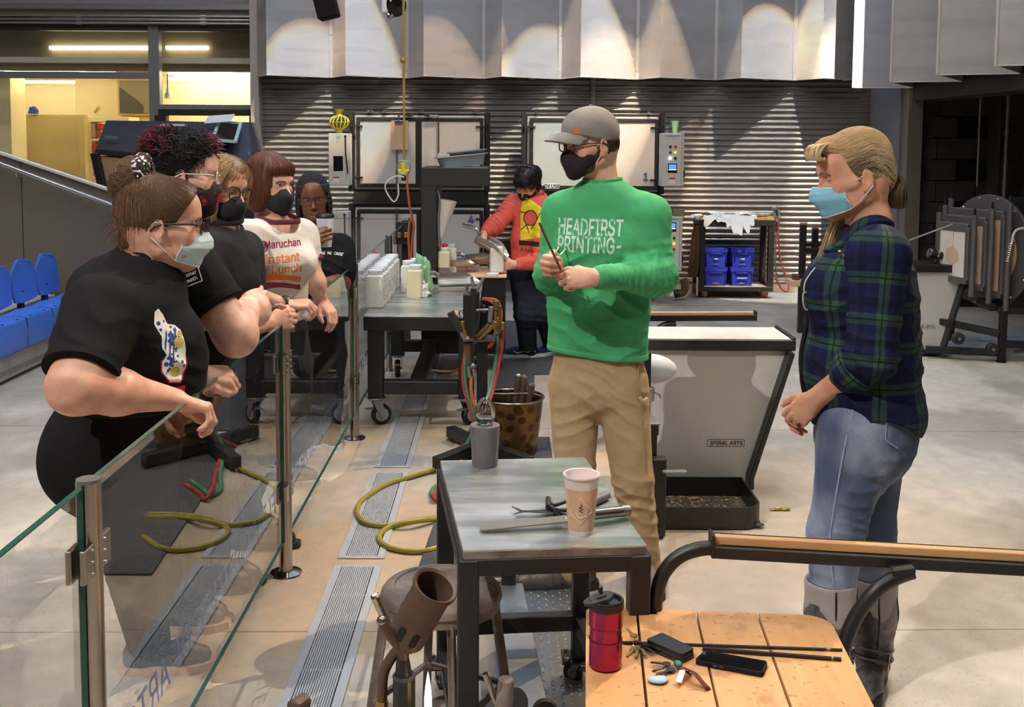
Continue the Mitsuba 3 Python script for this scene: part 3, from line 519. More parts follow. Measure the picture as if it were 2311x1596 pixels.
for i in range(9): jar(-.775 + .003 * (i % 3), 6.50 + i * .112, TZ, 'white jar with a blue-white lid in the row along the glass, ' + ('first', 'second', 'third', 'fourth', 'fifth', 'sixth', 'seventh', 'eighth', 'ninth')[i] + ' from the front', group='jars in the row along the glass', rz=.02 * ((i * 7) % 3 - 1))
p = G(936, 674, TZ); jar(p[0], p[1] + .05, TZ, 'cream-coloured jar standing alone in front of the green bag', .92, 'jar_cream', -.12); p = G(921, 664, TZ); jar(p[0] - .005, p[1] + .10, TZ, 'white jar just behind the cream-coloured jar', .92, 'jar_white', -.1)
p = G(938, 655, TZ); jar(p[0], 7.33, TZ, 'white jar half hidden by the green bag', .9, 'jar_white', .1)
def crumple(c, r, n, seed, amp, sc):
    m = trimesh.creation.icosphere(n); v = np.array(m.vertices); d = meshkit.fbm(v * sc + seed, 3, seed) - .5; rg = np.abs(meshkit.noise(v * sc * 2.2 + seed, seed + 3) - .5)
    return TM(v * (1 + amp * d + amp * .6 * rg)[:, None] * A(*r) + A(*c), m.faces)
scene['m_bag_green'] = {'type': 'twosided', 'bsdf': {'type': 'principled', 'base_color': rgb(srgb((132, 178, 138))), 'roughness': .28, 'specular': .6}}
p = G(962, 668, TZ); m = crumple((p[0] + .0, p[1] + .02, TZ + .105), (.055, .05, .135), 4, 3, 1.0, 1.6); v = np.array(m.vertices); v[:, 0] -= (v[:, 2] - TZ) * .18; v[:, 2] = np.maximum(v[:, 2], TZ + .001); single('plastic_bag', TM(v, m.faces), 'bag_green', 'crumpled green plastic bag leaning on the cream jar', 'bag', smooth=25)
p = G(948, 672, TZ); m = crumple((p[0] + .015, p[1] + .02, TZ + .045), (.035, .03, .055), 4, 9, 1.0, 2.0); v = np.array(m.vertices); v[:, 2] = np.maximum(v[:, 2], TZ + .001); single('plastic_bag', TM(v, m.faces), 'paper', 'small crumpled clear bag beside the green bag', 'bag', smooth=25)
M('scoop_metal', (196, 194, 186), .24, metal=.95)
def scoop(o, R, s, label, legs=True):
    'half-pipe metal scoop, mouth towards +x'
    k = thing('scoop', label, 'scoop'); n = 17; a = np.linspace(-1.75, 1.75, n); rings = []
    for t in np.linspace(0, 1, 12):
        lim = 1.75 * (1 - .55 * max(0, (t - .55) / .45) ** 1.6); aa = np.linspace(-lim, lim, n); r = .055 * (1 + .06 * t)
        rings.append(np.stack([np.full(n, t * .21), r * np.sin(aa), .055 - r * np.cos(aa)], 1))
    f = np.array(rings); g = f.copy(); g[:, :, 1] *= .96; g[:, :, 2] = .055 - (.055 - g[:, :, 2]) * .96
    def P(m): return mv(m, R, o, s)
    body = ring_mesh([np.vstack([f[i], g[i][::-1]]) for i in range(12)])
    part(k, 'pan', P(body), 'scoop_metal', 40); b = [(0, .055 * math.sin(x), .055 - .055 * math.cos(x)) for x in np.linspace(-1.75, 1.75, 17)]
    part(k, 'back', P(cat(TM(np.vstack([[0, 0, .055], b]), [[0, i, i + 1] for i in range(1, 17)]))), 'scoop_metal', False)
    part(k, 'handle', P(tube([(-.0, 0, .06), (-.03, 0, .075), (-.075, 0, .07), (-.11, 0, .06)], .012, 10)), 'scoop_metal')
    if legs: part(k, 'leg', P(cat(*[cyl((.14, y, -.022), (.14, y * .7, .01), .006, n=8) for y in (-.03, .03)])), 'steel')
    return k
p = G(990, 662, TZ); scoop((p[0], p[1] + .07, TZ + .030), rotz(-.05) @ roty(-.06), 1.32, 'large metal scoop lying open on the bright table top')
# ------------------------------------------------------------------ black cabinet with an open upper frame behind the table
YC = 7.72; CX = lambda px: (px - PPX) * YC / FOC
cb = thing('cabinet', 'black work cabinet with an open frame above its pale counter', 'cabinet')
CZ = .69
part(cb, 'body', box((CX(950), YC, .125), (CX(1142), YC + .62, CZ - .012), .004), 'black_paint', False); part(cb, 'counter', box((CX(950) - .0, YC - .015, CZ - .012), (CX(1144), YC + .63, CZ), .002), 'kraft', False)
part(cb, 'side_panel', box((CX(949), YC, CZ), (CX(984), YC + .60, 1.462), .004), 'charcoal', False); part(cb, 'top_panel', box((CX(949), YC - .005, 1.335), (CX(1103), YC + .60, 1.463), .004), 'charcoal', False)
part(cb, 'seam', box((CX(1010), YC - .002, .14), (CX(1012), YC, CZ - .02), 0), 'black', False)
for x, y in ((1092, 690), (1092, 703)): part(cb, 'knob', cyl(at(x, y, YC - .012), at(x, y, YC), .012, n=12), 'chrome')
part(cb, 'chain', tube([at(986, 425, YC + .06), at(992, 450, YC + .05), at(988, 500, YC + .05), at(992, 560, YC + .05)], .008, 6), 'galv')
for i, (x, y) in enumerate(((982 + 6, 555), (1003, 554))): single('knob_ball', sphere(at(x, y, YC + .12), .018, 10), 'red_plastic', ('red ball knob hanging at the frame edge', 'red ball knob second from the frame edge')[i], 'knob')
for x in (CX(960), CX(1118)):
    for y in (YC + .07, YC + .55): caster(cb, x + .03, y, .124, .05, 1.9 if x > -.3 else 2.4)
M('paper_cone', (214, 206, 196), .7)
c0, c1 = at(1000, 455, YC + .10), at(994, 540, YC + .10); single('paper_cone', lathe([(.012, 0), (.024, .03), (.068, .30), (.064, .30), (.02, .032)], 20, c1 - A(.005, 0, .01), frame(c0 - c1 + A(.035, 0, 0))), 'paper_cone', 'white paper cone hanging inside the cabinet frame', 'paper cone')
M('pan_steel', (150, 158, 164), .32, metal=.85)
def hotel_pan(c, R, L, Wd, Hh, label):
    def loop(k, z): p = np.array(rrect(L * k, Wd * k, .02).exterior.coords)[:-1]; return np.c_[p, np.full(len(p), z)]
    rs = [loop(.86, 0), loop(.98, Hh), loop(1.07, Hh), loop(1.08, Hh - .008), loop(1.065, Hh - .004), loop(.965, Hh - .004), loop(.84, .004)]
    k = thing('steam_pan', label, 'metal pan'); part(k, 'body', mv(ring_mesh(rs), R, c), 'pan_steel', 40); return k
hotel_pan((CX(1040), YC + .28, 1.468), roty(-.10), .36, .27, .085, 'lower deep metal pan on top of the black cabinet'); hotel_pan((CX(1052), YC + .27, 1.535), roty(-.11), .27, .19, .05, 'small metal pan resting inside the deep pan on the cabinet')
single('metal_lid', cat(box((CX(1000), YC + .05, 1.463), (CX(1098), YC + .3, 1.467), .001)), 'pan_steel', 'flat metal sheet under the deep pan', 'sheet', smooth=False)
p = G(998, 627, CZ); jar(p[0] - .0, YC + .1, CZ, 'clear jar with grey powder at the left end of the pale counter', .84, 'jar_cream', 0, fill=.32, h=.2); jar(p[0] + .045, YC + .22, CZ, 'white-lidded jar behind the powder jar on the pale counter', .84, 'jar_white', 0, h=.22)
scoop((CX(1006), YC + .22, CZ + .028), rotz(-.1) @ roty(-.08), 1.0, 'metal scoop on the pale counter, next to the powder jar'); scoop((CX(1046), YC + .38, CZ + .03), rotz(.05) @ roty(-.1), 1.22, 'metal scoop on the pale counter, behind the jar being filled')
single('jar_lid', cyl((CX(1112), YC + .04, CZ + .001), (CX(1112), YC + .04, CZ + .018), .046, n=24, b=.003), 'lid_white', 'white jar lid lying on the edge of the pale counter', 'lid')
M('hose_orange', (206, 104, 52), .5); M('hose_yellow', (140, 130, 44), .5); M('hose_green', (58, 122, 92), .5); M('hose_red', (150, 54, 54), .5); M('cable_white', (214, 210, 204), .5); M('cord_yellow', (168, 138, 62), .5)
# hanging power cord
ol = thing('power_outlet', 'yellow power outlet hanging on a cord in front of the kiln', 'power outlet'); Yo = 8.0
a, b = at(907, -300, Yo), at(912, 362, Yo); part(ol, 'cord', tube([a, (a + b) / 2 + A(.004, 0, 0), b], .009, 8), 'cord_yellow'); part(ol, 'ball', sphere(at(909, 136, Yo), .022, 8), 'cord_yellow')
o = at(911, 382, Yo); part(ol, 'block', cat(box(o - A(.018, .02, .04), o + A(.018, .02, .05), .008), box(o - A(.045, .018, .03), o + A(.045, .018, 0), .008)), 'yellow', False); part(ol, 'plug', box(o - A(.016, .018, .085), o + A(.016, .018, -.045), .005), 'black', False)
part(ol, 'guard', tube([o + A(.05 * math.sin(t), -.02, .015 + .05 * math.cos(t)) for t in np.linspace(0, 2 * np.pi, 13)[:-1]], .004, 6, closed=True), 'galv')
part(ol, 'white_cable', tube([at(x, y, Yo - .02) for x, y in ((912, 400), (893, 398), (872, 412), (871, 430), (888, 455), (899, 440), (898, 415))], .006, 6), 'cable_white'); part(ol, 'orange_cable', tube([at(x, y, Yo - .01) for x, y in ((921, 392), (919, 415), (924, 460), (929, 490), (924, 505), (922, 540), (924, 580), (922, 640))], .009, 6), 'hose_orange')
part(ol, 'orange_cable', tube([at(x, y, Yo - .01) for x, y in ((929, 490), (934, 510), (931, 540), (928, 590), (927, 645))], .009, 6), 'hose_orange')
ps = thing('switch_post', 'dark grey post with a switch box behind the jars', 'post'); Ys = 8.9
a = at(916, 600, Ys); part(ps, 'post', box((a[0] - .035, Ys, 0), (a[0] + .035, Ys + .05, 1.0), .004), 'charcoal', False); part(ps, 'box', box(at(893, 552, Ys - .06), at(932, 500, Ys), .004), 'charcoal', False); part(ps, 'socket', box(at(902, 540, Ys - .065), at(909, 525, Ys - .06), .001), 'dark_grey', False); part(ps, 'plug', box(at(912, 537, Ys - .09), at(920, 524, Ys - .06), .004), 'cord_yellow', False)
# ------------------------------------------------------------------ torch stand with hand torches and twin hoses
M('brass', (170, 140, 82), .32, metal=.9); M('bronze', (112, 94, 68), .45, metal=.7); M('pink_tape', (196, 150, 160), .6)
Yt = 5.62; P_ = lambda x, y, d=0: at(x, y, Yt + d)
ts = thing('torch_stand', 'black stand on an X base holding brass hand torches', 'torch stand')
c = P_(1088, 900); part(ts, 'column', box((c[0] - .028, Yt - .028, .07), (c[0] + .028, Yt + .028, .62), .003), 'black_paint', False)
for q in (G(985, 1046, .05), A(c[0] + .25, Yt - .30, .05), A(c[0] - .18, Yt + .28, .05), A(c[0] + .28, Yt + .22, .05)):
    q = A(q[0], q[1], .05); part(ts, 'foot', bar((c[0], Yt, .05), q, .055, .06), 'black_paint', False); part(ts, 'glide', lathe([(.022, 0), (.022, .006), (.008, .009), (.008, .022)], 14, q - A(.0, 0, .05)), 'steel')
part(ts, 'tray', cat(box((c[0] - .10, Yt - .10, .62), (c[0] + .07, Yt + .08, .628), .002), box((c[0] - .06, Yt - .10, .64), (c[0] - .03, Yt - .085, .90), .003), box((c[0] - .10, Yt - .04, .64), (c[0] - .05, Yt + .01, .86), .004)), 'black_paint', False)
part(ts, 'tool_cup', cat(cyl(P_(1068, 720, .1), P_(1068, 660, .1), .035, n=14)), 'black_paint'); 
for x0, y0, x1, y1 in ((1071, 665, 1064, 625), (1070, 668, 1091, 627)): part(ts, 'tool_rod', cyl(P_(x0, y0, .1), P_(x1, y1, .1), .009, n=8), 'galv')
part(ts, 'cup_arm', tube([P_(1046, 707), P_(1050, 703), P_(1085, 700), P_(1108, 699)], .007, 8), 'galv'); part(ts, 'ring', tube([P_(1043 + 7 * math.sin(t), 708 + 9 * math.cos(t)) for t in np.linspace(0, 2 * np.pi, 10)[:-1]], .005, 6, closed=True), 'galv')
def torch(pts, label):
    t = thing('hand_torch', label, 'torch')
    for (x0, y0, x1, y1, r0, r1, m, nm) in pts: part(t, nm, cyl(P_(x0, y0, -.05), P_(x1, y1, -.05), r0, r1, 12, .002), m)
    return t
torch(((1120, 679, 1120, 700, .018, .018, 'bronze', 'nozzle'), (1119, 700, 1118, 732, .009, .009, 'brass', 'stem'), (1118, 725, 1114, 742, .02, .018, 'brass', 'mixer'), (1109, 692, 1105, 728, .015, .012, 'galv', 'valve'), (1104, 732, 1080, 758, .012, .012, 'bronze', 'arm'), (1080, 758, 1063, 770, .011, .009, 'brass', 'coupling'), (1110, 735, 1088, 762, .013, .012, 'brass', 'arm'), (1088, 762, 1071, 773, .011, .009, 'brass', 'coupling'), (1066, 766, 1062, 770, .008, .007, 'chrome', 'tip'), (1074, 770, 1070, 774, .008, .007, 'chrome', 'tip'), (1128, 690, 1125, 752, .010, .010, 'bronze', 'tube'), (1124, 725, 1124, 716, .011, .011, 'brass', 'knob'), (1134, 727, 1134, 745, .012, .011, 'brass', 'valve')), 'brass hand torch with two couplings lying on the torch stand')
torch(((1017, 704, 1040, 748, .022, .020, 'charcoal', 'grip'), (1025, 703, 1031, 712, .012, .012, 'kraft', 'collar'), (1043, 725, 1047, 745, .014, .012, 'brass', 'valve'), (1047, 745, 1052, 760, .012, .012, 'brass', 'stem'), (1050, 752, 1057, 772, .010, .010, 'pink_tape', 'tape'), (1040, 748, 1052, 772, .010, .010, 'galv', 'lever')), 'black-handled hand torch at the left of the torch stand')
part(ts, 'burner_tube', cyl(P_(1055, 774, -.06), P_(1058, 822, -.06), .020, n=14), 'bronze'); part(ts, 'burner_valve', cat(cyl(P_(1056, 824, -.06), P_(1060, 852, -.06), .012, n=10), cyl(P_(1066, 820, -.06), P_(1072, 850, -.06), .010, n=10), sphere(P_(1067, 826, -.06), .018, 6)), 'galv')
def hose(name, pts, r, m, label, per=8): return single(name, tube(pts, r, 8, per), m, label, 'hose')
q0, q1 = P_(1120, 770), P_(1105, 880)
hose('gas_hose', [P_(1123, 752), P_(1121, 800), P_(1108, 870, -.05), P_(1088, 930, -.15), G(1050, 1010, .06), G(1008, 1072, .02), G(975, 1108, .012), G(984, 1122, .012), G(1010, 1110, .012), G(1060, 1090, .012)], .011, 'hose_green', 'green gas hose looping from the torch stand to the floor')
hose('gas_hose', [P_(1134, 745), P_(1131, 790), P_(1115, 870, -.05), P_(1093, 936, -.15), G(1056, 1014, .05), G(1013, 1078, .02), G(980, 1114, .03), G(988, 1130, .012), G(1012, 1118, .012), G(1064, 1098, .012)], .011, 'hose_red', 'red gas hose looping from the torch stand to the floor')
hose('gas_hose', [P_(1052, 780, -.06), P_(1044, 840, -.07), P_(1050, 890, -.07), P_(1068, 950, -.07), P_(1070, 985, -.05), P_(1040, 1010, .1)], .008, 'hose_red', 'thin red hose hanging left of the torch stand column'); hose('gas_hose', [P_(1054, 780, -.06), P_(1048, 830, -.07), P_(1055, 890, -.07), P_(1071, 945, -.07), P_(1073, 985, -.05), P_(1045, 1015, .1)], .008, 'hose_green', 'thin green hose hanging left of the torch stand column')
hose('gas_hose', [P_(1064, 850, -.06), P_(1063, 880, -.06), P_(1070, 920, -.05), P_(1076, 960, -.04)], .009, 'hose_orange', 'orange hose hanging beside the torch stand column')
hose('air_hose', [G(990, 1058, .014), G(940, 1072, .014), G(870, 1095, .014), G(822, 1125, .014), G(806, 1150, .014), G(820, 1178, .014), G(870, 1187, .014), G(930, 1175, .014), G(1000, 1166, .014), G(1080, 1165, .014)], .0115, 'hose_yellow', 'yellow-green air hose curving over the floor grate')
hose('air_hose', [G(1080, 1172, .012), G(1000, 1171, .012), G(930, 1178, .032), G(880, 1190, .012), G(856, 1210, .012), G(870, 1232, .012), G(920, 1244, .012), G(975, 1240, .012), G(1040, 1215, .012)], .0115, 'hose_yellow', 'yellow-green air hose loop next to the steel table leg')
hose('extension_cord', [G(880, 725, .01), G(900, 750, .01), G(935, 775, .01), G(960, 785, .01), G(990, 800, .01)], .006, 'hose_orange', 'thin orange cord on the floor behind the jar table'); hose('extension_cord', [G(965, 838, .008), G(1000, 842, .008), G(1030, 835, .008), G(1060, 812, .008)], .007, 'hose_orange', 'orange cord on the floor under the jar table')
ck = thing('cord_coil', 'orange cord coiled on the front of the black cabinet', 'cord')
for i, (dx, dy) in enumerate(((0, 0), (6, 3), (12, -2), (3, 6))): part(ck, 'loop', tube([at(1078 + dx * .3, 676 + dy * .3, YC - .02), at(1095, 674 + dy * .4, YC - .03), at(1112 + dx, 682 + dy, YC - .03), at(1120 + dx, 720, YC - .03), at(1112, 770 + dy, YC - .03), at(1100, 785, YC - .02)], .008, 6), 'hose_orange')
# ------------------------------------------------------------------ bucket with tools
def t_bucket(p, n, uv):
    d1, d2, w = mikit.voronoi(dr.atan2(p.y - 5.66, p.x - .06) * 2.2 + 5 + .3 * mikit.noise(p.x * 20, p.y * 20, p.z * 20), p.z * 17)
    a = mikit.smoothstep(.36, .30, d1); return mikit.mix(mikit.mix(srgb((126, 98, 54)), srgb((84, 62, 34)), mikit.fbm(p.x * 9, p.y * 9, p.z * 9, 4)), srgb((58, 38, 26)), a * .85)
scene['m_bucket_brass'] = {'type': 'twosided', 'bsdf': {'type': 'principled', 'base_color': mikit.proc(t_bucket), 'roughness': .32, 'metallic': .75}}
bp = A(.045, 5.66, 0)
bk_ = thing('bucket', 'brown mottled metal bucket holding wooden tool handles', 'bucket')
part(bk_, 'body', lathe([(.01, .004), (.128, .004), (.134, .01), (.168, .30), (.173, .305), (.168, .308), (.163, .30), (.128, .02), (.01, .02)], 40, bp), 'bucket_brass', 50)
part(bk_, 'bail', tube([bp + A(-.17, 0, .29), bp + A(-.175, -.02, .325), bp + A(-.05, -.05, .33), bp + A(.1, -.06, .335), bp + A(.172, 0, .30)], .005, 6), 'galv'); part(bk_, 'rim', tube([bp + A(.1705 * math.cos(t), .1705 * math.sin(t), .305) for t in np.linspace(0, 2 * np.pi, 33)[:-1]], .005, 6, per=2, closed=True), 'steel')
def t_wood_d(p, n, uv): return mikit.mix(srgb((58, 44, 36)), srgb((96, 76, 62)), mikit.fbm(p.x * 30, p.y * 30, p.z * 6, 3))
M('wood_dark', 0, .55, tex=mikit.proc(t_wood_d)); M('horn', (200, 196, 190), .5)
for (x0, y0, x1, y1, tip, t) in ((1156, 925, 1170, 848, 'horn', 'dark wooden handle with a pale tip, leftmost in the bucket'), (1178, 930, 1183, 850, 'wood_dark', 'brown wooden handle, tallest in the middle of the bucket'), (1197, 930, 1200, 868, 'wood_dark', 'dark wooden handle, shortest at the right of the bucket')):
    h = thing('wooden_tool', t, 'tool'); a, b = at(x0, y0, 5.66), at(x1, y1, 5.6); d = (a - b); a2 = b + d / -d[2] * -(b[2] - .03); a2 = A(bp[0] + (a[0] - bp[0]) * .6, 5.66, .03)
    part(h, 'shaft', cyl(a2, b + (a2 - b) * .02, .014, .017, 12), 'wood_dark'); part(h, 'grip', lathe([(.013, 0), (.019, .05), (.017, .10), (.019, .15), (.018, .185), (.012, .19)], 14, b - (b - a2) / np.linalg.norm(b - a2) * .185, frame(b - a2)), 'wood_dark'); part(h, 'tip', sphere(b + (b - a2) / np.linalg.norm(b - a2) * .004, (.011, .011, .006), 6), tip)
# ------------------------------------------------------------------ steel table with the cup and tools
def t_wood(p, n, uv):
    # bench planks run along y: long grain, knots of wear, burn marks
    g = mikit.fbm(p.x * 60, p.y * 4, p.z * 30, 4); a = mikit.fbm(p.x * 5, p.y * 3, 2, 3); s = mikit.smoothstep(.60, .80, mikit.fbm(p.x * 13 + 3, p.y * 9, 7, 4)); b = mikit.smoothstep(.86, .92, mikit.noise(p.x * 70, p.y * 90, 3))
    col = mikit.mix(srgb((170, 120, 74)), srgb((206, 158, 106)), g * .5 + a * .5); return mikit.mix(mikit.mix(col, srgb((140, 96, 60)), s * .55), srgb((72, 54, 40)), b * .35)
M('bench_wood', 0, .42, tex=mikit.proc(t_wood), spec=.45)
def t_rail(p, n, uv): return mikit.mix(srgb((170, 122, 76)), srgb((206, 162, 112)), mikit.fbm(p.x * 5, p.y * 60, p.z * 60, 3))
M('rail_wood', 0, .5, tex=mikit.proc(t_rail))
MZ = .70
FL, FR, BL, BR = (G(x, y, MZ)[:2] for x, y in ((1046, 1243), (1459.5, 1231), (994, 1040), (1320, 1032)))
mt = thing('steel_table', 'small steel-topped table holding the paper cup and glassblowing tools', 'table')
part(mt, 'tabletop', mv(plate([FL, FR, BR, BL], .004), None, (0, 0, MZ - .004)), 'steel_top', False); part(mt, 'edge_band', mv(plate(Polygon([FL, FR, BR, BL]).buffer(-.0004), .018), None, (0, 0, MZ - .022)), 'rusty', False)
cn = (FL + FR + BL + BR) / 4; ins = [c + (cn - c) * .06 for c in (FL, FR, BR, BL)]
ex = (FR - FL) / np.linalg.norm(FR - FL); eR = A([ex[0], -ex[1], 0], [ex[1], ex[0], 0], [0, 0, 1])
for i, c in enumerate(ins):
    d = ins[(i + 1) % 4]; part(mt, 'apron', bar((c[0], c[1], MZ - .043), (d[0], d[1], MZ - .043), .045, .041), 'black_paint', False)
    part(mt, 'leg', mv(box((-.025, -.025, .085), (.025, .025, MZ - .0235)), eR, (c[0], c[1], 0)), 'black_paint', False)
for i, j, z in ((2, 3, .20), (1, 2, .20), (0, 3, .12)): part(mt, 'stretcher', bar(np.r_[ins[i], z], np.r_[ins[j], z], .04, .05), 'black_paint', False)
for i, a in ((0, .4), (1, 2.2), (2, 2.6), (3, 2.0)):
    c = ins[i]; k = caster(mt, c[0] - .005, c[1], .085, .032, a)
    part(k, 'bolt', cat(*[cyl((c[0] + dx, c[1] + dy, .085), (c[0] + dx, c[1] + dy, .096), .008, n=6) for dx in (-.04, .04) for dy in (-.03, .03)]), 'chrome', False); part(k, 'top_plate', box((c[0] - .055, c[1] - .045, .080), (c[0] + .055, c[1] + .045, .086), .002), 'black_paint', False)
# graphite mould with blown glass
q = G(1094, 1054, MZ); cm = thing('cone_mould', 'grey tapered graphite mould standing on the steel table', 'mould'); q = q + A(0, .02, 0)
M('graphite', (112, 108, 112), .42, metal=.25)
part(cm, 'body', lathe([(.0, 0), (.036, 0), (.038, .003), (.044, .118), (.043, .121), (.022, .121), (.02, .10), (0, .10)], 36, q, cap=False), 'graphite', 40)
single('blown_glass', lathe([(.0, .101), (.018, .101), (.021, .121), (.026, .13), (.030, .145), (.029, .165), (.023, .185), (.016, .194), (.012, .197), (.013, .199), (.008, .199), (.0065, .197), (.012, .190), (.020, .180), (.0255, .163), (.0262, .147), (.022, .134), (.0, .128)], 32, q, cap=False), 'glass_solid', 'clear blown glass bulb standing in the grey mould', 'glass', smooth=True)
# paper cup
M('foam', (226, 214, 212), .55); 
def t_cup(p, n, uv): return mikit.mix(srgb((196, 158, 128)), srgb((214, 178, 148)), mikit.fbm(p.x * 60, p.y * 60, p.z * 40, 3))
M('cup_print', 0, .55, tex=mikit.proc(t_cup)); M('cup_line', (232, 212, 192), .6)
q = G(1311, 1202, MZ); cp = thing('paper_cup', 'tall foam coffee cup with a tan diamond print on the steel table', 'cup')
part(cp, 'body', lathe([(.0, 0), (.029, 0), (.030, .003), (.0425, .140), (.0452, .142), (.0458, .1455), (.0440, .148), (.0415, .1465), (.0285, .006), (0, .006)], 40, q, cap=False), 'foam', 50)
cr = lambda z: .030 + (.0425 - .030) * (z - .003) / .137 + .0004
part(cp, 'print', lathe([(cr(z), z) for z in (.012, .04, .08, .116)], 40, q, cap=False), 'cup_print', True)
def on_cup(pts, w=.0016, a0=-math.pi / 2 - .12, m='cup_line', nm='print_line'):
    P = [q + A(math.cos(a0 + u / cr(z)) * (cr(z) + .0006), math.sin(a0 + u / cr(z)) * (cr(z) + .0006), z) for u, z in pts]; part(cp, nm, tube(P, w / 2, 5, 4, smooth=len(pts) > 6), m)
def subd(pts, n=6): return [tuple(A(*a) + (A(*b) - A(*a)) * t) for a, b in zip(pts[:-1], pts[1:]) for t in np.arange(n) / n] + [pts[-1]]
on_cup(subd([(-.03, .064), (0, .034), (.03, .064), (0, .094), (-.03, .064)]), .0018)
on_cup([(-.012, .060), (-.006, .050), (.002, .047), (.012, .052), (.016, .060)], .003, m='foam'); on_cup([(.0, .082), (.005, .078), (-.004, .074), (.006, .070), (-.003, .066), (.006, .062)], .002, m='charcoal')
# flat paddle with a tube handle, shears, rod
M('worn_steel', (158, 152, 138), .36, metal=.85); M('dark_iron', (52, 48, 46), .45, metal=.5)
a, b, c_, d_ = G(1090, 1188, MZ + .012), G(1290, 1160, MZ + .03), G(1272, 1183, MZ + .022), G(1100, 1200, MZ + .006)
pd = thing('paddle', 'flat steel paddle with a round tube handle lying on the steel table', 'tool')
v0 = G(1083, 1194, MZ + .006); v1 = G(1282, 1172, MZ + .022); dd = (v1 - v0); wv = np.cross(dd, (0, 0, 1)); wv /= np.linalg.norm(wv); uy_ = -wv; ux_ = dd / np.linalg.norm(dd); L_ = np.linalg.norm(dd)
part(pd, 'blade', plate([(0, -.012), (.012, -.018), (L_, -.022), (L_ + .01, 0), (L_, .022), (.012, .02), (0, .014)], .003, v0, ux_, uy_), 'worn_steel', False)
h0, h1 = v1 + ux_ * .01 + A(0, 0, .004), G(1420, 1152, MZ + .02)
part(pd, 'shank', cyl(v1 - ux_ * .01, h0 + (h1 - h0) * .35, .006, n=10), 'worn_steel'); part(pd, 'handle', cyl(h0 + (h1 - h0) * .3, h1, .0135, n=18, b=.002), 'steel'); part(pd, 'ferrule', cyl(h1 - (h1 - h0) * .14, h1 + (h1 - h0) * .005, .0145, n=18, b=.002), 'worn_steel')
shr = thing('shears', 'dark iron shears with pointed blades on the steel table', 'tool')
for pts, r in ((((1155, 1143), (1175, 1153), (1215, 1156), (1262, 1154)), .003), (((1160, 1160), (1180, 1155), (1215, 1153), (1262, 1150)), .003)): part(shr, 'blade', sweep([G(x, y, MZ + .012) for x, y in pts], A([-.012, -.001], [.012, -.001], [.012, .001], [-.012, .001]) * .6, scale=[.25, .8, .9, .8]), 'dark_iron', False)
part(shr, 'pivot', cyl(G(1256, 1155, MZ + .004), G(1256, 1155, MZ + .024), .009, n=12), 'dark_iron'); part(shr, 'bow', cat(tube([G(x, y, MZ + .02) for x, y in ((1258, 1153), (1240, 1142), (1236, 1127), (1250, 1140), (1290, 1128), (1320, 1130), (1330, 1142), (1300, 1150), (1262, 1152))], .0055, 8), cyl(G(1237, 1125, MZ + .02), G(1237, 1145, MZ + .02), .007, n=8), tube([G(x, y, MZ + .014) for x, y in ((1258, 1157), (1290, 1164), (1325, 1160), (1335, 1150))], .005, 8)), 'dark_iron')
single('graphite_rod', cyl(G(1320, 1142, MZ + .0125), G(1372, 1117, MZ + .0125), .011, n=14, b=.003), 'graphite', 'short grey rod lying behind the paper cup', 'rod')
# ------------------------------------------------------------------ stool under the table
def t_rust(p, n, uv): return mikit.mix(srgb((84, 74, 68)), srgb((128, 116, 108)), mikit.smoothstep(.3, .7, mikit.fbm(p.x * 14, p.y * 14, p.z * 14, 4)))
M('rusty', 0, .5, tex=mikit.proc(t_rust), spec=.5); M('rust_brown', (92, 72, 60), .5, metal=.4)
SZ = .45; sc_ = A(-.165, 2.86, 0)
so = thing('stool', 'round worn metal stool tucked under the steel table', 'stool')
part(so, 'seat', lathe([(.0, SZ), (.125, SZ), (.128, SZ + .004), (.135, SZ + .004), (.155, SZ - .004), (.163, SZ - .014), (.166, SZ - .028), (.160, SZ - .034), (.160, SZ - .055), (.154, SZ - .055), (.154, SZ - .03), (0, SZ - .03)], 48, sc_, cap=False), 'rusty', 40)
for a in (.35, 1.85, 3.35, 4.95):
    c, s = math.cos(a), math.sin(a); p, q2 = sc_ + A(.14 * c, .14 * s, SZ - .04), sc_ + A(.20 * c, .20 * s, 0)
    part(so, 'leg', cat(bar(p, q2, .024, .006), bar(p + A(.01 * c, .01 * s, 0), q2 + A(.01 * c, .01 * s, 0), .006, .024)), 'rusty', False)
for i in range(4):
    a, b = ((.35, 1.85, 3.35, 4.95)[i], (.35, 1.85, 3.35, 4.95)[(i + 1) % 4]); part(so, 'rung', cyl(sc_ + A(.183 * math.cos(a), .183 * math.sin(a), .14), sc_ + A(.183 * math.cos(b), .183 * math.sin(b), .14), .009, n=8), 'rusty')
# ------------------------------------------------------------------ roller stand on the floor, beside the stool
rs = thing('roller_stand', 'pale steel bar with pairs of rollers at its ends, under the steel table', 'roller stand')
RA, RB = A(.022, 3.66, .115), A(.085, 2.72, .115)
part(rs, 'bar', bar(RA, RB, .10, .012), 'galv', False)
def roller(p, n_, r, label=None):
    n_ = A(*n_) / np.linalg.norm(n_); k = part(rs, 'roller', lathe([(r * .45, -.012), (r * .62, -.013), (r * .66, -.008), (r * .8, -.008), (r * .84, -.013), (r, -.010), (r, .010), (r * .9, .014), (r * .45, .014)], 28, p, frame(n_)), 'dark_grey'); part(k, 'bearing', lathe([(r * .28, -.0135), (r * .62, -.0135), (r * .62, .0135), (r * .28, .0135)], 22, p, frame(n_)), 'steel')
part(rs, 'bracket', cat(box(RA + A(-.025, -.02, 0), RA + A(.025, .02, .06), .004)), 'black_paint', False); roller(RA + A(0, -.03, .075), (0, -1, .12), .026); roller(RA + A(-.045, .0, .07), (.5, -1, .12), .026)
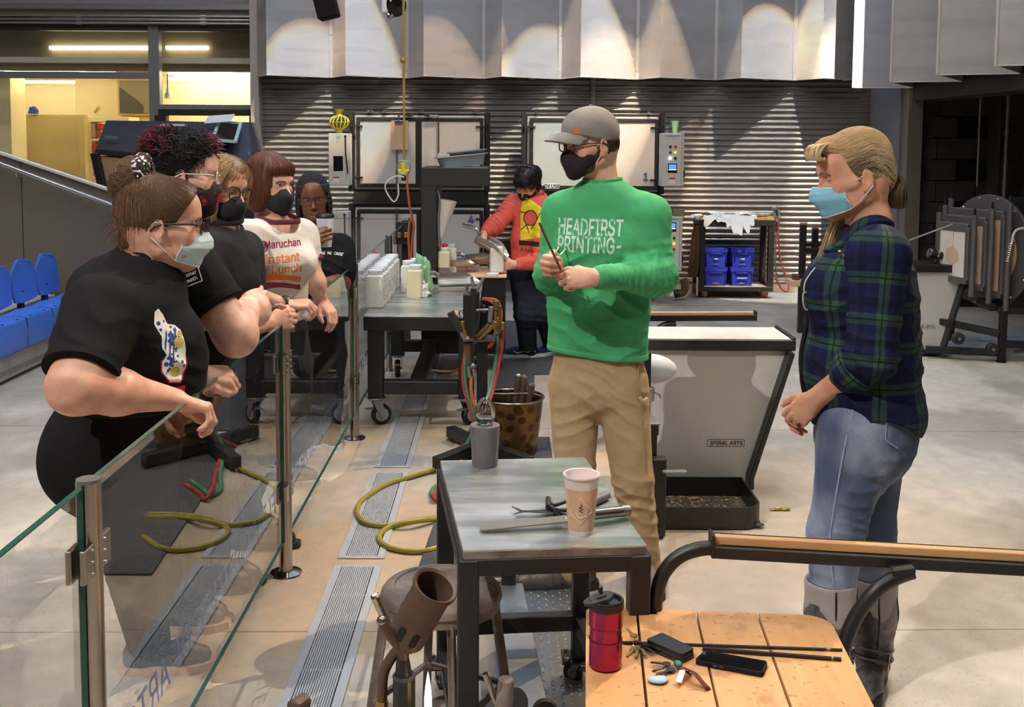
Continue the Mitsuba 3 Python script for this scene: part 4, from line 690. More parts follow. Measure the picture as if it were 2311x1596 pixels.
part(rs, 'bracket', cat(box(RB + A(-.07, -.02, .0), RB + A(.035, .02, .055), .004), box(RB + A(-.055, -.10, -.11), RB + A(.03, -.02, .0), .004)), 'black_paint', False); roller(RB + A(.028, -.035, .07), (.1, -1, .25), .034); roller(RB + A(-.05, -.0, .08), (.1, -1, .25), .034)
for q2 in (RA, RB): part(rs, 'foot', box((q2[0] - .04, q2[1] - .05, .0165), (q2[0] + .04, q2[1] + .05, .108)), 'black_paint', False)
wm = thing('wooden_mallet', 'round grey wooden handle sticking up beside the rollers', 'tool'); a, b = at(1143, 1531, 2.35), at(1133, 1640, 2.35); part(wm, 'handle', cyl(b, a, .021, .018, 16, .003), 'rusty')
a, b = at(1094, 1520, 2.37), at(1122, 1590, 2.37); part(wm, 'rod', cyl(a, b, .007, n=10), 'steel')
single('wood_billet', cyl(at(660, 1600, 2.7), at(690, 1580, 2.75), .022, n=10, b=.005), 'wood_dark', 'brown wood end at the bottom edge over the grate', 'wood')
# ------------------------------------------------------------------ burner with tilted cup
Yb = 2.30; B_ = lambda x, y, d=0: at(x, y, Yb + d)
bu = thing('burner', 'rust-brown metal burner cup tilted on a black stand, beside the flame', 'burner')
a, b = B_(912, 1446), B_(987, 1300); ax = b - a + A(0, -.05, 0); Rb = frame(ax); Lb = np.linalg.norm(ax); u = Lb / .165
cup_o = [(.006, 0), (.036, .0), (.043, .012), (.044, .078), (.0455, .080), (.044, .083), (.044, .15), (.050, .156), (.051, .162), (.048, .166), (.042, .162), (.041, .15), (.041, .01), (.006, .008)]
N_ = 48; rings = []; 
cupm = lathe([(r, z * u) for r, z in cup_o], N_, a, Rb, cap=False)
# dark ovals laid on the uncut wall, standing for shade in its slots
ang = [math.atan2(*( (Rb.T @ A(*v))[[1, 0]] )) for v in ((-.55, -1, 0), (.35, -1, 0), (1, .3, 0))]
part(bu, 'cup', cupm, 'rust_brown', 50)
for t in ang:
    o_ = A(math.cos(t), math.sin(t), 0); s_ = A(-o_[1], o_[0], 0); pts = [(math.cos(k) * .0085, math.sin(k) * .0085 + (.012 if math.sin(k) > 0 else -.012)) for k in np.linspace(0, 2 * np.pi, 21)[:-1]]
    v = np.array([o_ * (.0444 if abs(x) < .003 else .0437) + s_ * x + A(0, 0, .045 * u + y) for x, y in pts]); part(bu, 'slot', mv(TM(np.vstack([v.mean(0) + o_ * .0006, v]), [[0, i + 1, (i + 1) % 20 + 1] for i in range(20)]), Rb, a), 'pit', False)
part(bu, 'socket', lathe([(.011, 0), (.017, .001), (.021, -.0), (.012, .034)], 20, B_(911, 1516) , cap=True), 'dark_iron') if False else None
part(bu, 'socket', cyl(B_(912, 1540), B_(908, 1470), .021, .012, 18), 'dark_iron'); part(bu, 'stand', cyl(B_(912, 1760), B_(912, 1522), .0245, n=24, b=.003), 'black_paint'); part(bu, 'collar', lathe([(.0245, -.004), (.026, 0), (.0245, .004)], 24, B_(912, 1526)), 'dark_grey')
part(bu, 'rod', cyl(B_(845, 1342, .01), B_(878, 1415, .04), .0105, n=14, b=.004), 'steel'); part(bu, 'rod', tube([B_(862, 1403, -.05), B_(880, 1432, -.045), B_(905, 1466, -.03), B_(912, 1482, -.02)], .0115, 14), 'rust_brown'); part(bu, 'knob', sphere(B_(862, 1402, -.05), .012, 8), 'steel')
part(bu, 'gas_pipe', tube([B_(905, 1460, .02), B_(885, 1482, .02), B_(866, 1520, .02), B_(862, 1570, .02), B_(861, 1640, .02)], .0118, 14), 'rust_brown'); part(bu, 'brass_nut', cyl(B_(861, 1600, .02), B_(862, 1580, .02), .014, n=12), 'brass')
part(bu, 'base', lathe([(.0, 0), (.11, 0), (.11, .01), (.03, .02), (.0245, .03), (.0245, .25)], 24, A(B_(912, 1700)[0], Yb, 0), cap=False), 'black_paint')
fl = thing('flame', 'small yellow gas flame in front of the stool', 'flame'); f0 = B_(966, 1625, -.05)
scene[fl] = emit(fl, lathe([(.003, 0), (.0085, .02), (.0085, .045), (.006, .075), (.003, .095), (.0005, .108)], 14, f0), (255, 214, 140), 9.0)
single('pilot_nozzle', cat(cyl(f0 - A(0, 0, .06), f0 + A(0, 0, .002), .007, n=12), cyl(A(f0[0], f0[1], 0), f0 - A(0, 0, .06), .005, n=10)), 'brass', 'thin brass pipe carrying the small flame', 'nozzle')
# ------------------------------------------------------------------ glassblowing bench
BZ = .53; bo = A(.325, 2.535, 0); be = A(.9971, -.0766, 0); bd = A(.0766, .9971, 0)
Bp = lambda u, v, z=0: bo + be * u + bd * v + A(0, 0, z)
RBm = np.stack([be, bd, A(0, 0, 1)], 1)
gb = thing('workbench', 'glassblowing bench with a plank seat and wood-capped arm rails', 'bench')
xs = (-.125, .0, .141, .286, .455)
for i in range(4):
    a, b = xs[i] + .003, xs[i + 1] - .003; r = .06
    pts = [(a, -.85), (b, -.85), (b, 0), (a, 0)]
    if i == 3: pts = [(a, -.85), (b, -.85)] + [(b - r + r * math.cos(t), -.0 - r + r * math.sin(t)) for t in np.linspace(0, np.pi / 2, 7)] + [(a, 0)]
    if i == 0: pts = [(a, -.85), (b, -.85), (b, 0)] + [(a + .025 - .025 * math.sin(t), -.025 + .025 * math.cos(t)) for t in np.linspace(0, np.pi / 2, 5)]
    pl_ = Polygon(pts).buffer(-.002).buffer(.002, quad_segs=3)
    if i == 1: pl_ = pl_.difference(sbox(.006, -.03, .047, .1))
    part(gb, 'plank', mv(plate(pl_, .038), RBm, Bp(0, 0, BZ - .038 + .0008 * (i % 2))), 'bench_wood', False)
for u in (-.06, .40):
    for v in (-.80, -.07): part(gb, 'leg', mv(box((u - .02, v - .02, 0), (u + .02, v + .02, BZ - .07)), RBm, bo), 'black_paint', False)
part(gb, 'frame', mv(cat(box((-.08, -.84, BZ - .075), (.43, -.80, BZ - .039)), box((-.08, -.06, BZ - .075), (.43, -.02, BZ - .039))), RBm, bo), 'black_paint', False)
Yr = 2.53
a0 = at(1478, 1412, Yr); part(gb, 'arm', tube([at(1478, 1440, Yr), at(1478, 1400, Yr), at(1481, 1345, Yr), at(1497, 1295, Yr), at(1530, 1258, Yr), at(1575, 1240, Yr), at(1625, 1236, Yr)], .0172, 16), 'black_paint'); part(gb, 'arm', tube([at(1890, 1620, 2.44), at(1893, 1530, 2.44), at(1903, 1465, 2.44), at(1930, 1395, 2.45), at(1975, 1335, 2.45), at(2020, 1305, 2.46), at(2060, 1290, 2.46)], .0172, 16), 'black_paint')
part(gb, 'arm_plate', bar(at(2010, 1290, 2.46), at(2062, 1283, 2.46), .03, .018), 'black_paint', False)
r0, r1 = at(1606, 1240, Yr), at(2520, 1292, 2.46); 
part(gb, 'rail', bar(r0, r1, .045, .030), 'black_paint', False); part(gb, 'rail_cap', bar(r0 + A(.005, 0, .0255), r1 + A(0, 0, .0255), .022, .021, .002), 'rail_wood', False); dv = (r1 - r0) / np.linalg.norm(r1 - r0)
part(gb, 'rail_back', bar(r0 + A(0, .018, .024), r1 + A(0, .018, .024), .003, .022, .0005), 'black_paint', False); part(gb, 'end_stop', box(r0 + A(-.004, -.024, -.014), r0 + A(.004, .024, .042), .001), 'black_paint', False)
# the bench behind, only its arm rail in view
g2 = thing('workbench', 'second glassblowing bench far behind, its wood-capped rail showing right of the green shirt', 'bench'); Y2 = 5.8
r0, r1 = at(1330, 717, Y2), at(1704, 716, Y2); part(g2, 'rail', bar(r0, r1, .05, .034), 'black_paint', False); part(g2, 'rail_cap', bar(r0 + A(0, 0, .023), r1 + A(-.01, 0, .023), .03, .013, .001), 'rail_wood', False); part(g2, 'end_stop', box(r1 + A(-.004, -.025, -.017), r1 + A(.006, .025, .035), .001), 'black_paint', False)
for s in (0, 1): part(g2, 'arm', tube([at(1455 - 90 * s, 868, Y2), at(1456 - 90 * s, 800, Y2), at(1468 - 90 * s, 762, Y2), at(1495 - 90 * s, 736, Y2), at(1525 - 90 * s, 730, Y2)], .0172, 12), 'black_paint')
part(g2, 'seat', box((.45, Y2 - .05, .40), (.78, Y2 + .5, .44)), 'bench_wood', False)
for x in (.48, .72):
    for y in (Y2, Y2 + .44): part(g2, 'leg', box((x - .02, y - .02, 0), (x + .02, y + .02, .40)), 'black_paint', False)
# things on the bench
Q = lambda x, y, h=0: G(x, y, BZ + .001 + h)
scene['m_thermos'] = {'type': 'twosided', 'bsdf': {'type': 'principled', 'base_color': rgb(srgb((150, 40, 84))), 'roughness': .2, 'metallic': .85, 'clearcoat': .5}}
th = thing('travel_mug', 'red metal travel mug with a black lid on the bench seat', 'travel mug'); q = Q(1366, 1502); r = .0362
part(th, 'body', lathe([(.0, 0), (r - .004, 0), (r - .001, .003), (r - .001, .058), (r + .0002, .061), (r - .002, .064), (r - .002, .088), (r + .0002, .091), (r - .0006, .095), (r, .128), (0, .128)], 44, q, cap=False), 'thermos', 40)
part(th, 'lid', lathe([(.0, .128), (r, .128), (r + .002, .130), (r + .002, .146), (r, .149), (r - .004, .148), (r - .006, .140), (0, .139)], 44, q, cap=False), 'black', 40)
fl_ = part(th, 'flip_tab', mv(cat(plate(Polygon([(-.034, -.016), (.002, -.022), (.014, -.010), (.016, .010), (.002, .022), (-.034, .016), (-.046, .006), (-.046, -.006)]).buffer(.002, quad_segs=3), .006, (0, 0, 0)), plate(rrect(.022, .016, .004), .003, (-.008, 0, .006))), roty(-.25) @ rotz(.25), q + A(-.002, -.002, .150)), 'charcoal', 30); part(fl_, 'stopper', cyl(q + A(-.012, .006, .158), q + A(-.012, .006, .172), .005, n=10, b=.001), 'black')
M('leather_black', (32, 33, 33), .5); M('leather_brown', (92, 46, 36), .5); M('key_brass', (196, 172, 96), .3, metal=.9); M('bead_blue', (150, 186, 214), .35); M('tag_green', (24, 92, 70), .45); M('gunmetal', (66, 66, 70), .3, metal=.8)
wl = thing('wallet', 'black leather wallet lying open-edged between keys and phone', 'wallet')
c0, c1, c2, c3 = Q(1453, 1464), Q(1538, 1500), Q(1568, 1485), Q(1492, 1447)
for k, m in ((0, 'leather_black'), (1, 'charcoal'), (2, 'leather_black')): part(wl, 'flap', mv(plate(Polygon([p[:2] for p in (c0, c1, c2, c3)]).buffer(-.006 - .001 * k).buffer(.006, quad_segs=4), .006), None, (0.001 * k, .002 * k, BZ + .001 + .0068 * k)), m, 30)
ph = thing('smartphone', 'black smartphone lying face up on the bench seat', 'phone')
pc = [Q(1566, 1500), Q(1722, 1529), Q(1733, 1502), Q(1590, 1477)]; Pp = Polygon([p[:2] for p in pc]).buffer(-.009).buffer(.009, quad_segs=5)
part(ph, 'case', mv(plate(Pp, .0095), None, (0, 0, BZ + .001)), 'black_soft', 30); scene['m_phone_glass'] = {'type': 'twosided', 'bsdf': {'type': 'principled', 'base_color': rgb((.004, .005, .007)), 'roughness': .03, 'specular': .7}}
part(ph, 'screen', mv(plate(Pp.buffer(-.0035), .0006), None, (0, 0, BZ + .0105)), 'phone_glass', False)
for t in (.28, .37): p = pc[0] + (pc[1] - pc[0]) * t; d = (pc[1] - pc[0]) / np.linalg.norm(pc[1] - pc[0]); part(ph, 'button', bar(p + A(0, -.0, .005), p + d * .010 + A(0, 0, .005), .003, .003, .0005), 'gunmetal', False)
def keyset(nm, label, c, angs, mats, L=.05, z=.003):
    k = thing(nm, label, 'keys')
    part(k, 'ring', tube([A(c[0] + .011 * math.cos(t), c[1] + .011 * math.sin(t), BZ + .004 + .004 * math.sin(t)) for t in np.linspace(0, 2 * np.pi, 13)[:-1]], .0012, 5, 3, closed=True), 'chrome')
    for i, (a, m) in enumerate(zip(angs, mats)):
        u_ = A(math.cos(a), math.sin(a), 0); w_ = A(-u_[1], u_[0], 0)
        part(k, 'key', plate(unary_union([Point(.010, 0).buffer(.0095, quad_segs=4), Polygon([(.016, -.0035), (L - .004, -.0035), (L, 0), (L - .004, .003), (L - .010, .0015), (L - .015, .0035), (.016, .0035)])]), .002, A(c[0], c[1], BZ + .002 + .0023 * i) + u_ * .012, u_, w_), m, False)
    return k
p = Q(1440, 1458); keyset('keys', 'bunch of brass and dark keys left of the wallet', p, (-2.1, -1.75, -1.4, -1.05, -.75, 1.9), ('key_brass', 'key_brass', 'key_brass', 'gunmetal', 'gunmetal', 'key_brass'))
p = Q(1528, 1510); k2 = keyset('keys', 'keys with a blue bead, white and green tags and a brown leather strap', p, (-2.9, -2.65, -2.4, 2.95), ('gunmetal', 'key_brass', 'gunmetal', 'gunmetal'), .045)
part(k2, 'bead', mv(cat(sphere((0, 0, 0), (.020, .013, .006), 10), sphere((.012, .006, 0), (.012, .010, .006), 8)), rotz(-.15), Q(1483, 1535, .006)), 'bead_blue'); part(k2, 'tag', mv(plate(rrect(.012, .042, .002), .001), rotz(-.35) @ rotx(.15), Q(1536, 1527, .012)), 'paper', False); part(k2, 'green_tag', mv(sphere((0, 0, 0), (.010, .012, .006), 8), None, Q(1530, 1498, .012)), 'tag_green')
st_ = [Q(1552, 1512, .002), Q(1556, 1512, .018), Q(1568, 1520, .019), Q(1585, 1540, .010), Q(1600, 1556, .002), Q(1592, 1558, .001)]
part(k2, 'strap', sweep(spline(st_, 5), A([-.0095, -.001], [.0095, -.001], [.0095, .001], [-.0095, .001]), up=A(.3, .9, .2)), 'leather_brown', 30); part(k2, 'rivet', sphere(Q(1561, 1517, .021), (.005, .005, .002), 6), 'chrome')
for pts, r, t in ((((1404, 1450), (1900, 1467)), .0032, 'thin blue-black rod lying along the back of the bench seat'), (((1585, 1464), (1898, 1488)), .0042, 'black blowpipe rod with a bare tip lying on the bench seat')):
    a, b = Q(*pts[0], r), Q(*pts[1], r); k = thing('metal_rod', t, 'rod'); part(k, 'shaft', cyl(a, b, r, n=10), 'gunmetal'); part(k, 'tip', cyl(a + (b - a) * .93, a + (b - a) * 1.002, r * 1.1, r * .7, 10), 'steel')
# ------------------------------------------------------------------ white marver stations with SPIRAL ARTS on them
M('panel_white', (190, 186, 182), .5)
def t_tray(p, n, uv):
    a = mikit.smoothstep(.70, .80, mikit.noise(p.x * 120, p.y * 120, 2)); b = mikit.fbm(p.x * 8, p.y * 8, 1, 4); return mikit.mix(mikit.mix(srgb((48, 40, 36)), srgb((92, 82, 72)), b), srgb((176, 160, 132)), a * .7)
M('tray_floor', 0, .5, tex=mikit.proc(t_tray), spec=.6)
Ys1 = 5.0; S_ = lambda x, y, d=0: at(x, y, Ys1 + d)
sa = thing('hood_station', 'white hood panel with SPIRAL ARTS and a black tray beneath it', 'workstation')
def poly_at(pts, Y, th, m, parent, name, sm=False): P = [at(x, y, Y) for x, y in pts]; part(parent, name, plate([(p[0], p[2]) for p in P][::-1], -th, (0, Y, 0), (1, 0, 0), (0, 0, 1)) if False else plate([(p[0], p[2]) for p in P], th, (0, Y + th, 0), (1, 0, 0), (0, 0, 1)), m, sm)
poly_at([(1440, 788), (1780, 790), (1692, 1072), (1692, 1090), (1440, 1088)], Ys1, .01, 'panel_white', sa, 'panel')
e = [S_(1780, 790), S_(1688, 1068), S_(1688, 1094)]; part(sa, 'edge_bar', bar(e[0], e[1] + A(0, 0, -.004), .022, .16, up=(0, 1, 0)), 'black_paint', False); part(sa, 'edge_bar', bar(e[1], e[2], .022, .16, up=(0, 1, 0)), 'black_paint', False)
a, b = S_(1410, 790, -.03), S_(1797, 768, -.03); part(sa, 'cap', box((a[0], Ys1 - .03, a[2] - .002), (b[0], Ys1 + .32, b[2]), .004), 'black_paint', False); part(sa, 'cap_lip', box((b[0] - .012, Ys1 - .03, b[2]), (b[0], Ys1 + .32, b[2] + .012), .002), 'black_paint', False); part(sa, 'cap_top', box((a[0] + .01, Ys1 - .02, b[2]), (b[0] - .02, Ys1 + .31, b[2] + .002), 0), 'door_white', False)
part(sa, 'back_panel', box((a[0], Ys1 + .28, .1), (S_(1690, 900)[0], Ys1 + .3, b[2] - .01), 0), 'black_paint', False)
def badge(parent, o, h, Y, txt='SPIRAL ARTS'):
    m = meshkit.text_mesh(txt, h, .001, True); v = np.array(m.vertices); v[:, 0] += .2 * v[:, 1]; v[:, 0] -= v[:, 0].mean(); w = v[:, 0].max() - v[:, 0].min()
    part(parent, 'lettering', TM(np.stack([o[0] + v[:, 0], Y - .0005 - v[:, 2], o[2] + v[:, 1]], 1), m.faces), 'black', False)
    part(parent, 'letter_border', plate(rrect(w + h * 1.1, h * 2.0, h * .4).difference(rrect(w + h * .86, h * 1.76, h * .34)), .001, (o[0], Y, o[2] + h * .5), (1, 0, 0), (0, 0, 1)), 'black', False)
badge(sa, S_(1638, 1004), .0175, Ys1)
part(sa, 'bolt', cyl(S_(1622, 1079, -.01), S_(1622, 1079), .005, n=8), 'chrome')
for i, (x, y, dy) in enumerate(((1520, 925, 10), (1562, 848, 5), (1580, 985, 6), (1731, 885, 3), (1568, 1050, 5))): part(sa, 'scratch', bar(S_(x, y, -.0005), S_(x + 2, y + dy, -.0005), .002, .0006, 0), 'dark_grey', False)
ty = thing('floor_tray', 'black steel tray with rounded corner and glass debris on the floor', 'tray')
tp = [G(1430, 1216)[:2], G(1700, 1216)[:2]]; x0, x1, y0, y1 = .55, 1.115, 4.52, 4.95; r = .09
outer = Polygon([(x0, y0), (x1 - r, y0)] + [(x1 - r + r * math.sin(t), y0 + r - r * math.cos(t)) for t in np.linspace(0, np.pi / 2, 8)] + [(x1, y1), (x0, y1)])
part(ty, 'rim', plate(outer.difference(outer.buffer(-.008)), .095, (0, 0, .004)), 'black_paint', False); part(ty, 'floor', plate(outer.buffer(-.007), .006, (0, 0, .004)), 'tray_floor', False)
for i, (x, y, s) in enumerate(((1655, 1172, 1.0), (1708, 1178, .6), (1712, 1184, 1.0))): part(ty, 'shard', crumple(G(x, y, .016), (.02 * s, .014 * s, .006), 2, 20 + i, 1.2, 2.0), 'black', False)
for i, (x, y) in enumerate(((1570, 1125), (1585, 1130), (1640, 1128), (1540, 1122), (1700, 1170))): part(ty, 'shard', crumple(G(x, y, .013), (.012, .008, .004), 2, 40 + i, 1.2, 2.0), 'key_brass', False)
single('wrapper', crumple(G(1762, 1149, .008), (.035, .009, .006), 3, 77, 1.6, 2.2), 'key_brass', 'small gold wrapper on the floor beside the black tray', 'wrapper', smooth=False)
# air nozzle stand left of the panel
an = thing('cooling_stand', 'black stand with a white cone nozzle left of the white hood panel', 'stand')
part(an, 'cone', lathe([(.066, 0), (.066, .02), (.062, .05), (.05, .085), (.03, .112), (.008, .126), (0, .127)], 32, at(1463, 832, 4.75), frame(A(1, -.05, -.02)), cap=False), 'lid_white', 50)
part(an, 'cone_back', lathe([(.0, 0), (.066, 0)], 32, at(1463, 832, 4.75), frame(A(-1, .05, .02)), cap=False), 'lid_white'); part(an, 'post', box(at(1440, 1240, 4.62) * A(1, 1, 0) + A(0, 0, 0), at(1466, 790, 4.68), .003), 'black_paint', False)
c = at(1462, 888, 4.55); part(an, 'clamp', cyl(c - A(0, 0, .03), c + A(0, 0, .028), .028, n=20, b=.003), 'steel'); part(an, 'lever', tube([c + A(.025, -.02, .01), c + A(.045, -.03, 0), c + A(.055, -.03, -.025)], .004, 6), 'chrome')
c = at(1462, 950, 4.5); part(an, 'plate', box(c - A(.06, .06, .004), c + A(.045, .05, .006), .004), 'galv', False); part(an, 'block', box(c - A(.06, .05, .05), c + A(.04, .05, -.005), .003), 'black_paint', False); part(an, 'body', box(A(c[0] - .06, 4.46, .25), A(c[0] + .035, 4.54, c[2] - .05), .003), 'charcoal', False)
a, b = at(1478, 1232, 4.41), at(1505, 1037, 4.41); part(an, 'guard', box((a[0] - .015, 4.41, .01), (b[0], 4.47, b[2]), .004), 'black_paint', False); c = at(1520, 1066, 4.38); part(an, 'pedal', mv(plate(unary_union([rrect(.09, .03, .012), Point(.035, 0).buffer(.02)]), .006), rotz(.05), c), 'galv', 30)
# second station in the distance
s2 = thing('hood_station', 'second white hood panel with SPIRAL ARTS behind the woman in plaid', 'workstation'); Y8 = 8.35
poly_at([(1930, 612), (2174, 613), (2122, 790), (1930, 790)], Y8, .01, 'panel_white', s2, 'panel'); e = [at(2176, 613, Y8), at(2120, 795, Y8)]; part(s2, 'edge_bar', bar(e[0], e[1], .022, .16, up=(0, 1, 0)), 'black_paint', False)
a, b = at(1925, 613, Y8), at(2191, 598, Y8); part(s2, 'cap', box((a[0], Y8 - .03, a[2]), (b[0], Y8 + .32, b[2]), .004), 'black_paint', False); badge(s2, at(2084, 740, Y8), .0185, Y8)
a, b = at(1925, 803, Y8), at(2125, 790, Y8); part(s2, 'base', box((a[0], Y8, a[2] + .01), (b[0], Y8 + .3, b[2]), .003), 'black_paint', False)
for x in (a[0] + .05, b[0] - .03): part(s2, 'foot', cyl((x, Y8 + .05, 0), (x, Y8 + .05, a[2] + .012), .018, n=10), 'black_paint')
cl = thing('clamp_head', 'black and chrome swivel clamp standing on the far hood station', 'clamp'); q = at(2110, 597, Y8 + .1); q[2] = b_ = at(2191, 598, Y8)[2]; part(cl, 'stem', cat(cyl(q, q + A(0, 0, .05), .026, .018, 14), box(q + A(-.03, -.03, 0), q + A(.03, .03, .012))), 'black_paint'); part(cl, 'head', cat(cyl(q + A(-.05, 0, .085), q + A(.05, -.02, .06), .035, .028, 16, .006)), 'black_paint'); part(cl, 'ring', cat(cyl(q + A(-.052, 0, .086), q + A(-.04, 0, .082), .038, n=16), cyl(q + A(.01, -.01, .07), q + A(.022, -.012, .067), .036, n=16)), 'chrome')
# ------------------------------------------------------------------ furnace with stacked doors
M('refractory', (206, 172, 142), .75); M('refr_white', (216, 206, 196), .7); M('furnace_black', (20, 19, 19), .55); M('steel_grey', (104, 102, 104), .42, metal=.5)
fu = thing('furnace', 'black drum furnace with stacked doors in the dark alcove', 'furnace')
nF = A(-.94, -.34, 0); tF = A(.34, -.94, 0); RF = np.stack([tF, A(0, 0, 1), np.cross(tF, A(0, 0, 1))], 1)
C = at(2232, 567, 8.45)
def FP(m): return mv(m, np.stack([tF, A(0, 0, 1), nF], 1), C)
part(fu, 'drum', cyl(C, C - nF * 1.3, .42, n=48), 'furnace_black'); part(fu, 'flange', FP(lathe([(.30, 0), (.44, 0), (.445, .004), (.445, .02), (.44, .024), (.30, .024)], 48)), 'steel_grey', 40)
for i in range(14): t = i * 2 * np.pi / 14; part(fu, 'flange_bolt', FP(sphere((.42 * math.cos(t), .42 * math.sin(t), .026), .011, 5)), 'chrome')
part(fu, 'lining', FP(lathe([(.12, .03), (.30, .03), (.30, -.02), (.12, -.02)], 36)), 'refractory')
for k, (hw, hh, off) in enumerate(((.27, .30, .08), (.21, .25, .19), (.15, .20, .30))):
    for s in (-1, 1):
        a, b = sorted((s * .004, s * hw)); d = part(fu, 'door', FP(box((a, -hh, off), (b, hh, off + .06), .004)), 'refr_white' if k == 2 else 'refractory', False)
        part(d, 'frame', FP(cat(box((a - .003, hh - .035, off - .004), (b + .003, hh + .03, off + .066), .004), box((a - .003, -hh - .03, off - .004), (b + .003, -hh + .02, off + .066), .004), box((s * hw - .018, -hh, off - .004), (s * hw + .018, hh, off + .068), .004))), 'steel_grey', False)
        part(fu, 'hinge_rod', FP(cyl((s * (hw + .035), -hh - .12, off + .03), (s * (hw + .035), hh + .10, off + .03), .022, n=14)), 'steel_grey'); part(fu, 'hinge_pin', FP(cyl((s * (hw + .035), hh + .10, off + .03), (s * (hw + .035), hh + .15, off + .03), .009, n=8)), 'black_paint')
part(fu, 'port', FP(cyl((0, -.02, .3605), (0, -.02, .3615), .055, n=24)), 'pit'); part(fu, 'port_ring', FP(lathe([(.052, -.001), (.07, -.001), (.07, .004), (.052, .004)], 24, (0, -.02, .36))), 'refractory')  # flat dark disc, stands in for the shade inside the opening
q = at(2252, 700, 8.2)
for x, y in ((q[0] + .02, 8.15), (q[0] + .02, 9.1), (q[0] + 1.2, 8.0), (q[0] + 1.2, 9.0)): part(fu, 'stand_leg', box((x - .025, y - .025, .012), (x + .025, y + .025, .42)), 'furnace_black', False); part(fu, 'stand_foot', cyl((x, y, 0), (x, y, .012), .035, n=12), 'furnace_black')
for a, b in (((q[0] - .02, 8.15, .40), (q[0] + 1.3, 8.0, .40)), ((q[0] - .02, 9.1, .40), (q[0] + 1.3, 9.0, .40)), ((q[0] - .5, 8.45, .30), (q[0], 8.15, .22)), ((q[0], 8.15, .14), (q[0] + 1.2, 8.0, .14)), ((q[0] - .5, 8.3, .07), (q[0] + .05, 8.15, .07)), ((q[0], 8.2, .42), (q[0], 9.1, .42))): part(fu, 'stand_bar', bar(a, b, .05, .05), 'furnace_black', False)
for x, y in ((2165, 765), (2242, 789)): c = at(x, y, 8.1); part(fu, 'track_wheel', cyl(c, c + A(0, .05, 0), .045, n=18, b=.004), 'charcoal'); part(fu, 'wheel_hub', cyl(c - A(0, .004, 0), c, .012, n=10), 'steel')
sh_ = thing('spring_handle', 'white rod with a coiled spring grip in front of the furnace', 'handle'); Yh = 7.7; part(sh_, 'rod', tube([at(2420, 512, Yh), at(2330, 515, Yh), at(2300, 517, Yh), at(2288, 528, Yh), at(2283, 552, Yh), at(2278, 575, Yh)], .009, 8), 'door_white')
a, b = at(2284, 548, Yh), at(2274, 590, Yh); part(sh_, 'spring', tube([a + (b - a) * t + A(.017 * math.cos(t * 56), .017 * math.sin(t * 56), 0) for t in np.linspace(0, 1, 90)], .0065, 6, 1, smooth=False), 'steel')
single('gather_rod', cyl(at(2040, 547, 8.2), at(2150, 506, 8.2), .007, n=8), 'steel', 'thin steel rod reaching from behind the woman to the furnace door', 'rod')
# ------------------------------------------------------------------ cart with blue crates by the back wall
ct = thing('tool_cart', 'black steel cart with blue crates against the corrugated wall', 'cart'); Yc, Yd = 11.45, 11.85; K = lambda x, y: at(x, y, Yc)
xa, xb = K(1578, 600)[0], K(1746, 600)[0]; zt_, zs = K(1660, 497)[2], K(1660, 648)[2]
for x in (xa, xb - .06):
    for y in (Yc, Yd - .06): part(ct, 'leg', box((x, y, zs), (x + .06, y + .06, zt_ - .062)), 'black_paint', False)
part(ct, 'top_frame', box((xa, Yc, zt_ - .06), (xb, Yd, zt_), .003), 'black_paint', False); part(ct, 'top_board', box((xa, Yc, zt_ + .001), (xb, Yd, zt_ + .035), .003), 'bench_wood', False); part(ct, 'shelf', box((xa, Yc - .005, zs - .045), (xb, Yd, zs), .003), 'black_paint', False); part(ct, 'shelf_board', box((xa + .06, Yc + .02, zs), (xb - .06, Yd, zs + .004), 0), 'kraft', False)
for x, w in ((xa + .06, 'wheel_red'), (xb - .09, 'wheel_red')):
    for y in (Yc + .07, Yd - .07): caster(ct, x, y, zs - .046, .045, .6, w)
bw, bh = .245, .20
for i, (c, r) in enumerate(((0, 1), (1, 1), (0, 0), (1, 0))):
    b = thing('crate', ('upper left', 'upper right', 'lower left', 'lower right')[i] + ' blue plastic crate on the black cart', 'crate', 'blue crates on the cart')
    xc = K(1618 + 59.5 * c, 600)[0]; z = zs + .005 + r * (bh + .004)
    def lp(w, d, zz): p = np.array(rrect(w, d, .015).exterior.coords)[:-1]; return np.c_[p[:, 0] + xc, p[:, 1] + Yc + .20, np.full(len(p), zz)]
    part(b, 'body', ring_mesh([lp(bw * .86, .28, z), lp(bw * .97, .31, z + bh * .78), lp(bw * 1.04, .33, z + bh * .78), lp(bw * 1.04, .33, z + bh * .97)]), 'blue_plastic', 40); part(b, 'lid', cat(box((xc - bw * .5, Yc + .04, z + bh * .97), (xc + bw * .5, Yc + .36, z + bh), .004)), 'blue_plastic', False)
    part(b, 'hinge', cat(*[cyl((xc + d, Yc + .04, z + bh * .99), (xc + d + .02, Yc + .04, z + bh * .99), .008, n=8) for d in (-.08, -.01, .05)]), 'blue_plastic'); part(b, 'ridge', cat(box((xc - .07, Yc + .034, z + bh * .68), (xc + .07, Yc + .05, z + bh * .74), .003), box((xc - .11, Yc + .034, z + bh * .25), (xc - .10, Yc + .06, z + bh * .75)), box((xc + .10, Yc + .034, z + bh * .25), (xc + .11, Yc + .06, z + bh * .75))), 'blue_plastic', False)
    w_ = .055 if i == 3 else .022
    if i != 2: part(b, 'label', box((xc - w_, Yc + .038, z + bh * .40), (xc + w_, Yc + .041, z + bh * .46), 0), 'paper', False)
    part(b, 'print', cat(box((xc - .02, Yc + .048, z + bh * .17), (xc + .02, Yc + .05, z + bh * .20), 0), box((xc - .035, Yc + .048, z + bh * .11), (xc + .035, Yc + .05, z + bh * .15), 0)), 'frame_grey', False)
ctop = zt_ + .036
